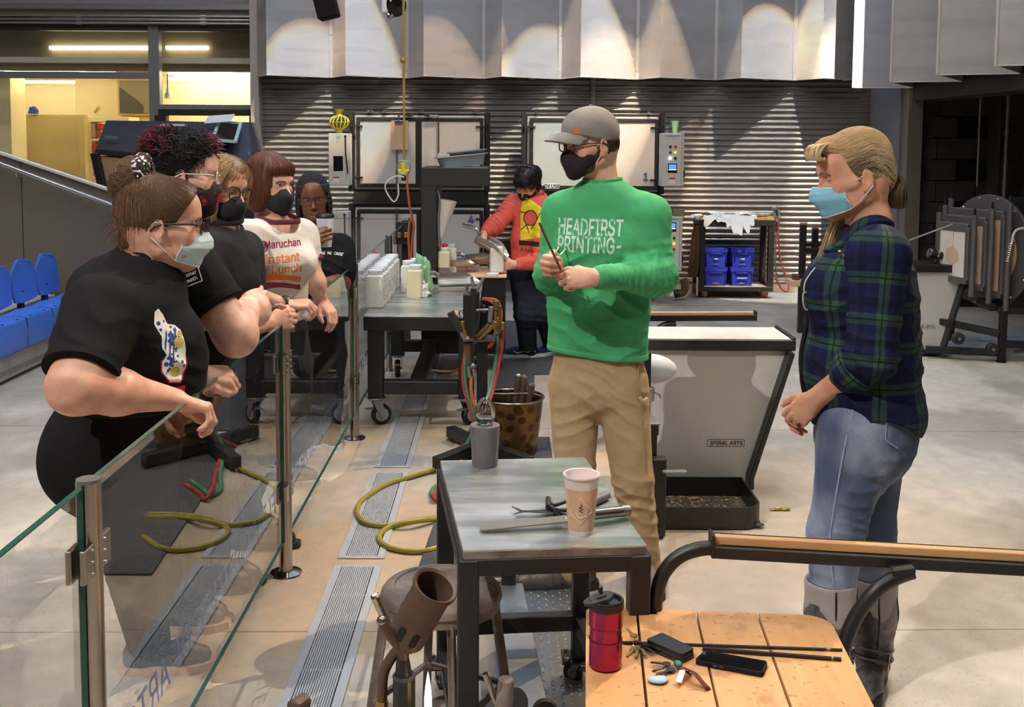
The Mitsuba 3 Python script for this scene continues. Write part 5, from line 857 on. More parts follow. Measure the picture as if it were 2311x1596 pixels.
m = crumple((K(1655, 480)[0], Yc + .12, ctop + .012), (.30, .12, .028), 5, 5, 1.3, 3.0); v = np.array(m.vertices); v[:, 2] = np.maximum(v[:, 2], ctop); over = v[:, 1] < Yc; v[over, 2] -= (Yc - v[over, 1]) * 3; single('cloth', TM(v, m.faces), 'paper', 'crumpled white cloth lying on top of the cart', 'cloth', smooth=40)
for i, (x, w, t) in enumerate(((1597, .05, 'dark folded glove on the left end of the cart'), (1722, .06, 'tan wooden tool on the right end of the cart'))): single('hand_tool', crumple((K(x, 480)[0], Yc + .06, ctop + .02), (w, .05, .02), 3, 60 + i, .9, 2.0), ('charcoal', 'kraft')[i], t, 'tool', smooth=40)
single('corner_rag', crumple((K(1572, 485)[0], Yc + .05, ctop - .01), (.06, .05, .03), 3, 63, 1.1, 2.5), 'paper', 'white rag hanging over the left corner of the cart', 'rag', smooth=40)
M('apron_brown', (104, 84, 58), .8)
v = thing('apron', 'brown work apron hanging on the left side of the cart', 'apron'); rows = []
for t, (xl, xr) in zip(np.linspace(0, 1, 9), ((1566, 1578), (1562, 1579), (1560, 1579), (1559, 1579), (1558, 1578), (1556, 1578), (1554, 1577), (1553, 1576), (1556, 1572))):
    y = 508 + t * 118; xx = np.linspace(xl, xr, 9); rows.append([at(x, y, Yc - .02 - .03 * math.sin(k * 2.1)) for k, x in enumerate(xx)] + [at(x, y, Yc + .12) for x in xx[::-1]])
part(v, 'body', ring_mesh(np.array(rows)), 'apron_brown', 50); part(v, 'strap', tube([at(1568, 490, Yc - .02), at(1566, 500, Yc - .03), at(1570, 512, Yc - .03)], .008, 6), 'black')
single('broom_handle', box(at(1571, 668, Yc - .05), at(1575, 625, Yc - .02)), 'kraft', 'short pale wooden stick leaning at the left cart leg', 'stick', smooth=False)
hd = thing('hose_bundle', 'thick brown flexible duct bent on the floor left of the cart', 'duct'); part(hd, 'duct', tube([at(1528, 662, 11.3), at(1542, 660, 11.3), at(1546, 645, 11.3), at(1542, 630, 11.3)], .04, 14), 'apron_brown'); part(hd, 'end', cyl(at(1522, 664, 11.28), at(1532, 662, 11.28), .045, n=14), 'charcoal')
tr = thing('hand_torch', 'torch with red and green hoses on a post at the right of the cart', 'torch'); part(tr, 'post', cyl(K(1752, 520), K(1752, 465), .012, n=8), 'black_paint'); part(tr, 'valve', cat(sphere(K(1748, 470), .03, 6), cyl(K(1745, 478), K(1754, 500), .016, n=8), cyl(K(1756, 472), K(1760, 492), .012, n=8)), 'galv')
part(tr, 'hose', tube([K(1757, 490), K(1757, 540), K(1760, 580), K(1772, 620), K(1780, 645), K(1775, 658), K(1762, 650), K(1748, 620)], .009, 6), 'hose_red'); part(tr, 'hose', tube([K(1752, 490), K(1751, 540), K(1750, 600), K(1757, 640), K(1768, 657)], .007, 6), 'dark_grey')
pr_ = thing('pipe_rack', 'black rack of upright pipes with round pads, left of the woman in plaid', 'rack'); Yp = 9.4
for x, yt, d, m in ((1813, 505, 0, 'kraft'), (1840, 518, .25, 'leather_brown')): a = at(x, yt, Yp + d); part(pr_, 'upright', box((a[0] - .025, Yp + d - .025, 0), (a[0] + .025, Yp + d + .025, a[2] - .01), .003), 'black_paint', False); part(pr_, 'pad', lathe([(.012, -.035), (.014, -.012), (.028, -.004), (.036, .008), (.026, .014), (0, .015)], 16, a), m)
for y0, y1, d in ((560, 572, 0), (548, 556, .25)): a, b = at(1813, y1, Yp + d), at(1870, y0, Yp + d); part(pr_, 'crossbar', box((a[0], Yp + d - .02, a[2]), (b[0], Yp + d + .02, b[2]), .003), 'black_paint', False)
a = at(1798, 640, Yp - .1); part(pr_, 'arm', box((a[0] - .06, Yp - .15, a[2] - .02), (a[0] + .2, Yp + .05, a[2] + .03), .004), 'kraft', False); single('wood_block', box((a[0] - .03, Yp - .12, a[2] + .031), (a[0] + .02, Yp - .04, a[2] + .08), .004), 'wood_dark', 'small wood block on the pale arm of the pipe rack', 'block', smooth=False)
gc = thing('junk_box', 'small clutter of metal parts on the lower right control box', 'box'); q = at(1520, 488, 10.82); part(gc, 'tray', box(q + A(-.01, -.08, .001), q + A(.10, .06, .07), .006), 'olive', False); part(gc, 'part', cat(sphere(q + A(-.05, 0, .035), .034, 6), sphere(q + A(-.085, .0, .022), .021, 6)), 'bronze')
single('wall_box', box(at(1131, 600, 11.75), at(1180, 540, 11.9), .006), 'charcoal', 'dark grey electrical box on the wall behind the red shirt', 'box', smooth=False)
# ------------------------------------------------------------------ left machine, speaker, ceiling lamp, bleacher cup
Yg = 10.3; V = lambda x, y, d=0: at(x, y, Yg + d)
bx_ = thing('blast_cabinet', 'dark grey cabinet with sloping hood and tan front, in front of the office window', 'cabinet')
M('hood_dark', (62, 64, 72), .4); M('tan_front', (190, 160, 128), .6); M('pale_blue', (178, 208, 208), .4)
def wedge(pts, Y0, Y1s, m, nm):
    'front outline at its own depth per vertex, back outline deeper'
    f = np.array([at(x, y, Y0 + d) for x, y, d in pts]); b = f + A(0, Y1s, 0); part(bx_, nm, ring_mesh(np.array([f, b])), m, False)
wedge(((216, 336, 0), (570, 372, 0), (562, 276, .5), (240, 272, .5)), Yg, .5, 'hood_dark', 'hood'); wedge(((213, 348, -.02), (572, 384, -.02), (570, 372, -.02), (216, 336, -.02)), Yg, .55, 'charcoal', 'hood_lip')
wedge(((222, 352, 0), (560, 384, 0), (548, 560, .3), (262, 560, .3)), Yg, .5, 'tan_front', 'front_panel')
for a, b, w in (((214, 345), (262, 560), .07), ((556, 378), (566, 560), .09)): part(bx_, 'side_frame', bar(V(*a, -.03), V(*b, .25), w, .06), 'charcoal', False)
part(bx_, 'lower_body', box(V(262, 700, .3) * A(1, 1, 0), V(566, 480, .85), .01), 'hood_dark', False)
P0, P1, P2, P3 = V(481, 316, .02), V(533, 320, .02), V(545, 279, .42), V(497, 276, .42); part(bx_, 'window_frame', cat(*[bar(a - A(0, .03, 0), b - A(0, .03, 0), .03, .03) for a, b in ((P0, P1), (P1, P2), (P2, P3), (P3, P0))]), 'pale_blue', False); o = -A(0, .03, 0); part(bx_, 'window', quad(P0 + o, P1 + o, P2 + o, P3 + o), 'screen_black', False)
hn = (V(400, 310, .2) - V(400, 345, 0)); hn /= np.linalg.norm(hn); sg2 = V(393, 285, .38); part(bx_, 'sign', plate(rrect(.26, .035, .012), .004, sg2 - A(0, .03, -.01), (1, 0, 0), hn), 'door_white', False); part(bx_, 'lettering', text('DO NOT OPEN', .022, sg2 - A(0, .036, 0) + hn * -.008, (1, 0, 0), hn), 'print_blue', False)
part(bx_, 'latch', bar(V(240, 310, .1) - A(0, .04, 0), V(268, 312, .1) - A(0, .04, 0), .03, .03), 'galv', False); part(bx_, 'hook', tube([V(552, 340, -.05), V(560, 345, -.1), V(562, 355, -.1), V(556, 362, -.08)], .008, 6), 'galv')
single('paper_sheet', mv(box((-.13, -.09, 0), (.13, .09, .003), .001), np.stack([A(1, 0, .08), np.cross(A(0, .85, .5), A(1, 0, 0)) * 0 + A(0, .9, .42), A(0, -.42, .9)], 1), V(497, 273, .30) + A(0, -.02, .02)), 'paper', 'white paper with a pen on top of the dark sloping cabinet', 'paper', smooth=False)
sk = thing('speaker', 'black box speaker hanging at the top of the frame', 'speaker'); a, b = at(718, -60, 9.5), at(744, 42, 9.5); part(sk, 'case', bar(a, b, .18, .17, .012, up=(0, 1, 0)), 'black_soft', False); part(sk, 'bracket', tube([a + A(.09, 0, .05), a + A(.16, .1, .25), a + A(.1, .3, .9)], .012, 8), 'dark_grey')
sp = thing('spot_fixture', 'white track light with a round black lens at the top of the frame', 'lamp'); c = at(893, 14, 8.8); part(sp, 'housing', box(c + A(-.11, -.04, -.06), c + A(-.06, .08, .4), .01), 'lid_white', False); part(sp, 'lens', lathe([(.0, -.05), (.05, -.045), (.08, -.02), (.085, .01), (.06, .04), (0, .05)], 24, c, frame(A(.25, -1, -.3)), cap=False), 'screen_black'); part(sp, 'yoke', tube([c + A(-.06, 0, -.055), c + A(-.045, -.02, -.09), c + A(-.01, -.04, -.065)], .018, 8), 'chrome'); part(sp, 'arm', cat(cyl(c + A(.06, 0, .05), c + A(.12, 0, .12), .03, n=12), cyl(c + A(-.08, 0, .2), c + A(-.02, 0, 6), .02, n=8)), 'lid_white')
def cup(o, r0, r1, h, label, body, sleeve=None, lid='black'):
    k = thing('coffee_cup', label, 'cup'); part(k, 'body', lathe([(.0, 0), (r0, 0), (r1, h), (0, h)], 28, o, cap=False), body)
    if sleeve: f = lambda t: r0 + (r1 - r0) * t; part(k, 'sleeve', lathe([(f(.2), h * .2), (f(.2) + .002, h * .2), (f(.72) + .002, h * .72), (f(.72), h * .72)], 28, o, cap=False), sleeve)
    part(k, 'lid', lathe([(r1 * 1.0, h - .004), (r1 * 1.06, h), (r1 * 1.05, h + .008), (r1 * .92, h + .018), (r1 * .85, h + .018), (r1 * .8, h + .012), (0, h + .012)], 28, o, cap=False), lid); return k
q = G(167, 665, .412); cup(q, .030, .041, .10, 'brown paper coffee cup with black lid standing on the blue bleacher seat', 'lid_white', 'cup_print')
# ------------------------------------------------------------------ bodies: smooth unions of tapered bones, meshed by surface nets
def cone(a, b, ra, rb=None, k=.03): return ('c', A(*a), A(*b), ra, ra if rb is None else rb, k)
def ell(c, r, R=None, k=.03): return ('e', A(*c), A(*r), np.eye(3) if R is None else R, k)
def ec(a, b, la, lb, lat, k=.04): return ('x', A(*a), A(*b), la, lb, A(*lat), k)     # elliptic bone: la, lb = (side, depth) radii at the ends
def neg(p): return ('-',) + (p,)
def pbox(p):
    if p[0] == '-': return pbox(p[1])
    if p[0] == 'c': r = max(p[3], p[4]); return np.minimum(p[1], p[2]) - r, np.maximum(p[1], p[2]) + r
    if p[0] == 'e': r = np.abs(p[3]) @ p[2]; return p[1] - r, p[1] + r
    r = max(*p[3], *p[4]); return np.minimum(p[1], p[2]) - r, np.maximum(p[1], p[2]) + r
def pdist(p, x, y, z):
    if p[0] == 'c':
        a, b, ra, rb = p[1:5]; d = b - a; L = float(d @ d) + 1e-12
        px, py, pz = x - a[0], y - a[1], z - a[2]; t = np.clip((px * d[0] + py * d[1] + pz * d[2]) / L, 0, 1)
        return np.sqrt((px - t * d[0]) ** 2 + (py - t * d[1]) ** 2 + (pz - t * d[2]) ** 2) - (ra + t * (rb - ra))
    if p[0] == 'e':
        c, r, R = p[1:4]; px, py, pz = x - c[0], y - c[1], z - c[2]; q = [R[0, i] * px + R[1, i] * py + R[2, i] * pz for i in range(3)]
        k0 = np.sqrt(sum((q[i] / r[i]) ** 2 for i in range(3))); k1 = np.sqrt(sum((q[i] / r[i] ** 2) ** 2 for i in range(3))) + 1e-6
        return k0 * (k0 - 1) / k1
    a, b, la, lb, lat = p[1:6]; d = b - a; L = np.linalg.norm(d); d = d / L; lat = lat - d * (lat @ d); lat = lat / np.linalg.norm(lat); f = np.cross(d, lat)
    px, py, pz = x - a[0], y - a[1], z - a[2]; h = px * d[0] + py * d[1] + pz * d[2]; t = np.clip(h / L, 0, 1); e = h - t * L
    u = px * lat[0] + py * lat[1] + pz * lat[2]; v = px * f[0] + py * f[1] + pz * f[2]
    rw, rd = la[0] + t * (lb[0] - la[0]), la[1] + t * (lb[1] - la[1]); m = np.minimum(rw, rd)
    q = np.sqrt((u / rw) ** 2 + (v / rd) ** 2 + (e / m) ** 2); g = np.sqrt((u / rw ** 2) ** 2 + (v / rd ** 2) ** 2 + (e / m ** 2) ** 2) + 1e-6
    return q * (q - 1) / g
def comb(F, p, d):
    if p[0] == '-': k = p[1][-1]; h = np.maximum(k - np.abs(F + d), 0); return np.maximum(F, -d) + h * h / (4 * k)
    k = p[-1]; h = np.maximum(k - np.abs(F - d), 0); return np.minimum(F, d) - h * h / (4 * k)
def sdf_at(prims, P):
    x, y, z = np.asarray(P, float).T; F = np.full(len(P), 9.0)
    for p in prims: F = comb(F, p, pdist(p[1] if p[0] == '-' else p, x, y, z))
    return F
def field(prims, h, pad=.02, lo=None, hi=None):
    bx = [pbox(p) for p in prims if p[0] != '-']
    l0, h0 = np.min([b[0] for b in bx], 0) - pad, np.max([b[1] for b in bx], 0) + pad
    lo = l0 if lo is None else np.maximum(lo, l0); hi = h0 if hi is None else np.minimum(hi, h0)
    n = np.ceil((hi - lo) / h).astype(int) + 1; ax = [(lo[i] + h * np.arange(n[i])).astype(np.float32) for i in range(3)]
    F = np.full(n, .2, np.float32)
    for p in prims:
        q = p[1] if p[0] == '-' else p; b0, b1 = pbox(q); m = q[-1] + 2.5 * h + .012
        s = [slice(max(0, int((b0[i] - m - lo[i]) / h)), max(0, int((b1[i] + m - lo[i]) / h) + 2)) for i in range(3)]
        sub = F[s[0], s[1], s[2]]
        if sub.size == 0: continue
        d = pdist(q, ax[0][s[0]][:, None, None], ax[1][s[1]][None, :, None], ax[2][s[2]][None, None, :]); F[s[0], s[1], s[2]] = comb(sub, p, d)
    return F, ax, lo
def nets(F, lo, h):
    'surface nets'
    S = F < 0; n = np.array(F.shape) - 1
    c = np.zeros(n, np.int8); corners = [(i, j, k) for i in (0, 1) for j in (0, 1) for k in (0, 1)]
    for i, j, k in corners: c += S[i:n[0] + i, j:n[1] + j, k:n[2] + k]
    idx = np.argwhere((c > 0) & (c < 8)); m = len(idx)
    ids = -np.ones(n, np.int64); ids[tuple(idx.T)] = np.arange(m)
    acc, cnt = np.zeros((m, 3)), np.zeros(m)
    V = {o: F[idx[:, 0] + o[0], idx[:, 1] + o[1], idx[:, 2] + o[2]].astype(float) for o in corners}
    for a in range(3):
        for o in corners:
            if o[a]: continue
            o2 = tuple(1 if t == a else o[t] for t in range(3)); f0, f1 = V[o], V[o2]; w = (f0 < 0) != (f1 < 0)
            t = np.where(w, f0 / np.where(w, f0 - f1, 1), 0); pt = np.repeat(A(*o)[None], m, 0); pt[:, a] = t; acc[w] += pt[w]; cnt[w] += 1
    v = lo + h * (idx + acc / cnt[:, None]); f = []
    for a in range(3):
        b, e = (a + 1) % 3, (a + 2) % 3; sl = [slice(None)] * 3; sl2 = [slice(None)] * 3; sl[a] = slice(0, -1); sl2[a] = slice(1, None)
        A0, A1 = S[tuple(sl)], S[tuple(sl2)]; q = np.argwhere(A0 != A1); q = q[(q[:, b] > 0) & (q[:, e] > 0) & (q[:, b] < n[b]) & (q[:, e] < n[e])]
        if not len(q): continue
        fl = A0[tuple(q.T)]
        def at_(db, de): r = q.copy(); r[:, b] -= db; r[:, e] -= de; return ids[tuple(r.T)]
        Q_ = np.stack([at_(1, 1), at_(0, 1), at_(0, 0), at_(1, 0)], 1); Q_[~fl] = Q_[~fl][:, ::-1]; f.append(Q_)
    f = np.vstack(f); f = f[(f >= 0).all(1)]; return TM(v, f)
def blob(prims, h, post=None, lo=None, hi=None):
    F, ax, l = field(prims, h, lo=lo, hi=hi)
    if post is not None: F = post(F, ax[0][:, None, None], ax[1][None, :, None], ax[2][None, None, :]).astype(np.float32)
    for a in range(3):                                   # close the surface at the limits of the grid
        s = [slice(None)] * 3
        for e in (0, -1): s[a] = e; F[tuple(s)] = np.maximum(F[tuple(s)], 1e-3)
    return nets(F, l, h)
def relax(m, k=2, lam=.5):
    from scipy.sparse import coo_matrix
    f, v = np.asarray(m.faces), np.array(m.vertices); i = np.r_[f[:, 0], f[:, 1], f[:, 2]]; j = np.r_[f[:, 1], f[:, 2], f[:, 0]]
    W_ = coo_matrix((np.ones(len(i)), (i, j)), shape=(len(v),) * 2).tocsr(); W_ = W_ + W_.T; d = np.asarray(W_.sum(1)).ravel()
    for s in range(k): v = v + (lam if s % 2 == 0 else -lam * 1.04) * ((W_ @ v) / d[:, None] - v)
    return TM(v, f)
def wrinkle(prims_dir):
    'adds folds: list of (centre, along, across, radius, amplitude, wavelength)'
    def post(F, x, y, z):
        near = np.abs(F) < .03
        xi, yi, zi = (np.broadcast_to(a, F.shape)[near] for a in (x, y, z)); d = np.zeros(len(xi), np.float32); P = np.stack([xi, yi, zi], 1).astype(float)
        for i, (c, u, r, amp, wl) in enumerate(prims_dir):
            c, u = A(*c), A(*u) / np.linalg.norm(u); w = np.exp(-(((P - c) / r) ** 2).sum(1))
            keep = w > .03; q = P[keep]; s = q @ u + .35 * wl * (meshkit.fbm(q / (wl * 2.5) + i * 7.3, 2, i) - .5) * 4
            rid = 1 - np.abs(np.sin(np.pi * s / wl)); d[keep] += amp * w[keep] * (rid ** 1.5 - .35)
        F = F.copy(); F[near] -= d; return F
    return post
def hand(o, dx, palm, ts, fingers, thumb, s=1.0, k=.006):
    'prims of a hand; o wrist, dx towards the knuckles, palm = the way the palm faces, ts = thumb on the +-(back x dx) side; fingers: 4 x (mcp, pip, dip, spread) degrees'
    X_ = A(*dx) / np.linalg.norm(dx); Z_ = -A(*palm); Z_ = Z_ - X_ * (Z_ @ X_); Z_ /= np.linalg.norm(Z_); Y_ = np.cross(Z_, X_) * ts
    W_ = lambda x, y, z: A(*o) + s * (X_ * x + Y_ * y + Z_ * z); P = []
    kn = [(.084, .028, 0), (.089, .009, .003), (.085, -.011, .002), (.076, -.029, -.003)]
    for i, (x, y, z) in enumerate(kn): P.append(cone(W_(.0, y * .55, 0), W_(x - .004, y, z - .004), .0165 * s, .0120 * s, .012 * s))
    P.append(ell(W_(.045, 0, -.006), (.045 * s, .036 * s, .0145 * s), np.stack([X_, Y_, Z_], 1), .012 * s))
    seg = [(.040, .025, .019), (.045, .028, .020), (.042, .026, .020), (.033, .020, .018)]; rad = [.0093, .0096, .0090, .0080]
    for i in range(4):
        a1, a2, a3, sp = (math.radians(v) for v in fingers[i]); p = A(*kn[i]); an = 0
        for L_, da, r0, r1 in zip(seg[i], (a1, a2, a3), (1.06, 1.0, .92), (.98, .92, .74)):
            an += da; q = p + L_ * A(math.cos(an) * math.cos(sp), math.cos(an) * math.sin(sp), -math.sin(an)); P.append(cone(W_(*p), W_(*q), rad[i] * r0 * s, rad[i] * r1 * s, .0045 * s)); p = q
    t = [A(.018, .022, -.008)] + [A(*v) for v in thumb]
    for (p, q), (r0, r1) in zip(zip(t[:-1], t[1:]), ((.0165, .0125), (.0115, .0105), (.0105, .0080))): P.append(cone(W_(*p), W_(*q), r0 * s, r1 * s, .009 * s))
    return P
TH_REST = ((.048, .046, -.016), (.078, .054, -.024), (.102, .054, -.030)); TH_IN = ((.046, .040, -.022), (.076, .036, -.034), (.096, .022, -.038))
RELAX = ((25, 35, 22, 5), (30, 38, 24, 1), (34, 40, 24, -3), (38, 42, 24, -8)); FIST = ((62, 85, 50, 2), (66, 88, 50, 0), (70, 88, 50, -2), (72, 86, 48, -4)); DROOP = ((52, 48, 26, 5), (56, 50, 28, 1), (60, 50, 28, -3), (64, 48, 26, -7))
# ------------------------------------------------------------------ heads, in a local frame: x = the person's left, y = forward, z = up, origin between the ears at eye level
def head_prims(jaw=1.0, nose=1.0, cheek=1.0, mouth=False):
    P = [ell((0, -.014, .038), (.0745, .095, .082), k=.03), ell((0, .028, -.022), (.062 * jaw, .066, .082), k=.03), ell((0, -.045, -.01), (.066, .062, .075), k=.03)]
    for s in (-1, 1):
        P += [cone((s * .052 * jaw, -.008, -.062), (s * .016, .066, -.098), .020, .018, .03), cone((s * .046, .052, -.024), (s * .058, .02, -.016), .0185 * cheek, .016, .02), cone((s * .012, .083, .016), (s * .040, .070, .017), .0085, .009, .014), ell((s * .028 * cheek, .052, -.058), (.026, .03, .034), k=.02)]
    P += [cone((0, .06, -.104), (0, .074, -.100), .019, .017, .02), ell((0, .055, .045), (.055, .042, .05), k=.03)]
    for s in (-1, 1): P.append(neg(ell((s * .033, .094, -.001), (.017, .017, .0125), k=.012)))
    P += [cone((0, .083, .006), (0, .104 * nose, -.036), .0075, .0105, .010), ell((0, .104 * nose, -.041), (.0125, .0115, .0095), k=.008)]
    for s in (-1, 1): P += [ell((s * .0125, .095, -.043), (.0078, .010, .0075), k=.006)]
    for s in (-1, 1): P += [ell((s * .0325, .0715, .0), (.0148, .0132, .0135), k=.004)]
    if mouth: P += [cone((-.021, .083, -.069), (.021, .083, -.069), .006, .006, .006), ell((0, .0905, -.0655), (.020, .0075, .0045), k=.004), ell((0, .0905, -.0745), (.018, .0080, .0055), k=.004), neg(cone((-.02, .0985, -.0697), (.02, .0985, -.0697), .0012, .0012, .002))]
    for s in (-1, 1):
        Re = rotz(s * -.35) @ rotx(-.18)
        P += [ell((s * .0785, -.018, -.010), (.0075, .0200, .0335), Re, .006), neg(ell((s * .0875, -.014, -.005), (.0066, .0120, .0210), Re, .004)), ell((s * .0775, -.008, -.037), (.0070, .0095, .011), k=.006), cone((s * .0815, .0, -.012), (s * .082, -.004, -.022), .004, .005, .004)]
    return P
def eye_cut(F, x, y, z, open_=1.0):
    for s in (-1, 1):
        d = np.sqrt(((x - s * .0325) / .0125) ** 2 + ((z - .0005 + .0) / (.0052 * open_)) ** 2) - 1
        F = np.maximum(F, -np.maximum(d * .006, .079 - y))
    return F
def make_head(person, nm, C, R, skin, neck, jaw=1.0, open_=.9, mouth=False, h=.003, iris='iris_brown', cheek=1.0, nose=1.0, gaze=(0, 0), s=1.0):
    'C, R: place and axes (columns: left, forward, up); neck: list of prims in world space'
    pr = head_prims(jaw, nose, cheek, mouth); inv = lambda p: (R.T @ (A(*p) - C)) / s
    for n in neck: pr.insert(2, cone(inv(n[1]), inv(n[2]), n[3] / s, n[4] / s, .03))
    m = blob(pr, h, (lambda F, x, y, z: eye_cut(F, x, y, z, open_)) if open_ > 0 else None)
    Wd = lambda mm: mv(mm, R, C, s)
    return Wd(m), pr, Wd
def eyes(person, Wd, gaze=(0, 0), iris='iris_brown'):
    for s in (-1, 1):
        c = A(s * .0325, .0712, 0); e = part(person, 'eyeball', Wd(sphere(c, .0121, 10)), 'eye_white', True)
        g = A(gaze[0], 1, gaze[1]); g /= np.linalg.norm(g); part(e, 'iris', Wd(lathe([(.0, .0124), (.0056, .0113), (.0058, .0106)], 16, c, frame(g), cap=False)), iris, True); part(e, 'pupil', Wd(lathe([(.0, .0126), (.0026, .0124)], 12, c, frame(g), cap=False)), 'pit', True)
def brows(person, Wd, pr, m, lift=0.0):
    for s in (-1, 1): part(person, 'eyebrow', Wd(tube([snap(pr, A(s * x, .12, z + lift)) for x, z in ((.013, .0145), (.026, .020), (.040, .0205), (.050, .014))], .0030, 6, 5, scale=None)), m)
def snap(pr, p, d=A(0, -1, 0), off=.0008, n=40):
    'drop a point along d until it meets the surface'
    p = A(*p)
    for _ in range(n):
        v = float(sdf_at(pr, p[None])[0]) - off
        if abs(v) < 3e-4: break
        p = p + d * v * .8
    return p
def project(pr, P, d, off=.0018, n=36):
    P = np.array(P, float); d = np.asarray(d, float) / np.linalg.norm(d)
    for _ in range(n): P = P + d * np.clip(sdf_at(pr, P) - off, -.02, .05)[:, None] * .75
    return P
def seen(pr, px, py, Y, off=.003):
    'where the ray through a pixel meets the surface'
    d = ray(px, py); d = d / np.linalg.norm(d); return project(pr, [at(px, py, Y - .55)], d, off, 70)[0]
def decal(mesh, shape, O, ux, uy, off=.0012, edge=.008, deep=.16):
    'a flat print laid on a mesh: polygons in metres about O, dropped along -(ux x uy)'
    from scipy.interpolate import LinearNDInterpolator
    ux, uy = A(*ux) / np.linalg.norm(ux), A(*uy); uy = uy - ux * (uy @ ux); uy /= np.linalg.norm(uy); nn = np.cross(ux, uy); vs, fs, k = [], [], 0
    for g in getattr(shape, 'geoms', [shape]):
        if g.is_empty or g.area < 1e-8: continue
        v, f = trimesh.creation.triangulate_polygon(g, engine='earcut'); v = np.c_[v, np.zeros(len(v))]
        v, f = trimesh.remesh.subdivide_to_size(v, f, edge, max_iter=12); vs.append(v); fs.append(np.asarray(f) + k); k += len(v)
    v = np.vstack(vs); q = (np.asarray(mesh.vertices) - A(*O)) @ np.stack([ux, uy, nn], 1); vn = trimesh.Trimesh(mesh.vertices, mesh.faces, process=False).vertex_normals @ nn; e = .03
    lo, hi = v[:, :2].min(0) - e, v[:, :2].max(0) + e; ok = (q[:, :2] > lo).all(1) & (q[:, :2] < hi).all(1) & (vn > .05) & (np.abs(q[:, 2]) < deep)
    q = q[ok]; cell = np.round(q[:, :2] / .012).astype(int); top = {}
    for c, w in zip(map(tuple, cell), q[:, 2]): top[c] = max(top.get(c, -9), w)
    q = q[q[:, 2] > np.array([top[tuple(c)] for c in cell]) - .02]
    w = LinearNDInterpolator(q[:, :2], q[:, 2])(v[:, :2]); w = np.where(np.isnan(w), np.nanmedian(w), w)
    return TM(A(*O) + v[:, :1] * ux + v[:, 1:2] * uy + (w[:, None] + off) * nn, np.vstack(fs))
def neckline(pr, hole, n=40):
    a, b, ra, rb = hole[1:5]; R = frame(b - a, (0, 1, .01)); s = np.linspace(-.02, 1, 60); out = []
    for t in np.arange(n) * 2 * np.pi / n:
        P = a + np.outer(s, b - a) + (ra + s * (rb - ra))[:, None] * (R @ A(math.cos(t), math.sin(t), 0)); d = sdf_at(pr, P); i = int(np.argmax(d > -.002)); out.append(P[i])
    out = np.array(out)
    for _ in range(2): out = (np.roll(out, 1, 0) + np.roll(out, -1, 0) + 2 * out) / 4
    return out
def crew(parent, pr, hole, m, w=.008, t=.0028, label=None): return part(parent, 'collar', sweep(spline(neckline(pr, hole), 2, True), circ(1, 10) * A(t, w), closed=True), m, True, label)
def text_shape(s, h, bold=True, sx=1.0, shear=0.0):
    m = meshkit.text_mesh(s, h, .001, bold); v, f = np.asarray(m.vertices), np.asarray(m.faces); top = np.abs(m.face_normals[:, 2] - 1) < .01
    g = unary_union([Polygon(v[t][:, :2]).buffer(h * .004) for t in f[top]]); x0, y0, x1, y1 = g.bounds
    g = affinity.translate(g, -(x0 + x1) / 2, 0); g = affinity.affine_transform(g, [sx, shear, 0, 1, 0, 0]); return g
def strands(pr, mesh, flow, n, L, seed, keep=None, rad=.0006, lift=(.0, .004), jit=.18, steps=7, stop=None):
    'hair strands lying on a surface: roots spread over the mesh, each followed along the tangential flow'
    rg = np.random.default_rng(seed); v, f = np.asarray(mesh.vertices), np.asarray(mesh.faces); ar = np.linalg.norm(np.cross(v[f[:, 1]] - v[f[:, 0]], v[f[:, 2]] - v[f[:, 0]]), axis=1)
    t = rg.choice(len(f), n, p=ar / ar.sum()); b = rg.dirichlet((1, 1, 1), n); P = (v[f[t]] * b[:, :, None]).sum(1)
    if keep is not None: P = P[keep(P)]; n = len(P)
    off = rg.uniform(lift[0], lift[1], n); ds = L * rg.uniform(.6, 1.3, n) / steps; J = rg.normal(0, jit, (n, 3)); path = []
    def grad(Q):
        e = 1e-3; return np.stack([sdf_at(pr, Q + e * d) - sdf_at(pr, Q - e * d) for d in np.eye(3)], 1)
    for k in range(steps + 1):
        g = grad(P); g /= np.linalg.norm(g, axis=1, keepdims=True) + 1e-9; P = P - g * (sdf_at(pr, P) - off)[:, None]; path.append(P.copy())
        u = flow(P) + J; u = u - g * (u * g).sum(1, keepdims=True); u /= np.linalg.norm(u, axis=1, keepdims=True) + 1e-9; P = P + u * ds[:, None]
    path = np.stack(path, 1); return ribbons(path, rad)
def ribbons(path, rad):
    'many three-sided hairs as one mesh'
    n, m, _ = path.shape; t = np.gradient(path, axis=1); t /= np.linalg.norm(t, axis=2, keepdims=True) + 1e-9
    x = np.cross(t, A(.3, .2, .93)); x /= np.linalg.norm(x, axis=2, keepdims=True) + 1e-9; y = np.cross(t, x); r = rad * np.sin(np.linspace(.35, 2.95, m))[None, :, None]
    V = np.stack([path + r * (math.cos(a) * x + math.sin(a) * y) for a in (0, 2.09, 4.19)], 2).reshape(-1, 3)
    i, j, k = np.meshgrid(np.arange(n), np.arange(m - 1), np.arange(3), indexing='ij'); a = (i * m + j) * 3 + k; b = (i * m + j) * 3 + (k + 1) % 3
    return TM(V, np.stack([a, b, b + 3, a + 3], -1).reshape(-1, 4))
def ypr(yaw, pitch=0, roll=0):
    'axes (left, forward, up): yaw 0 looks along +y, positive turns left (towards -x)... degrees; pitch positive looks up; roll positive tilts to the left shoulder'
    y, p, r = (math.radians(v) for v in (yaw, pitch, roll)); f = A(-math.sin(y) * math.cos(p), math.cos(y) * math.cos(p), math.sin(p)); l = A(-math.cos(y), -math.sin(y), 0); u = np.cross(l, f) * -1
    u = np.cross(f, l); l2 = l * math.cos(r) - u * math.sin(r); u2 = u * math.cos(r) + l * math.sin(r); return np.stack([l2, f, u2], 1)
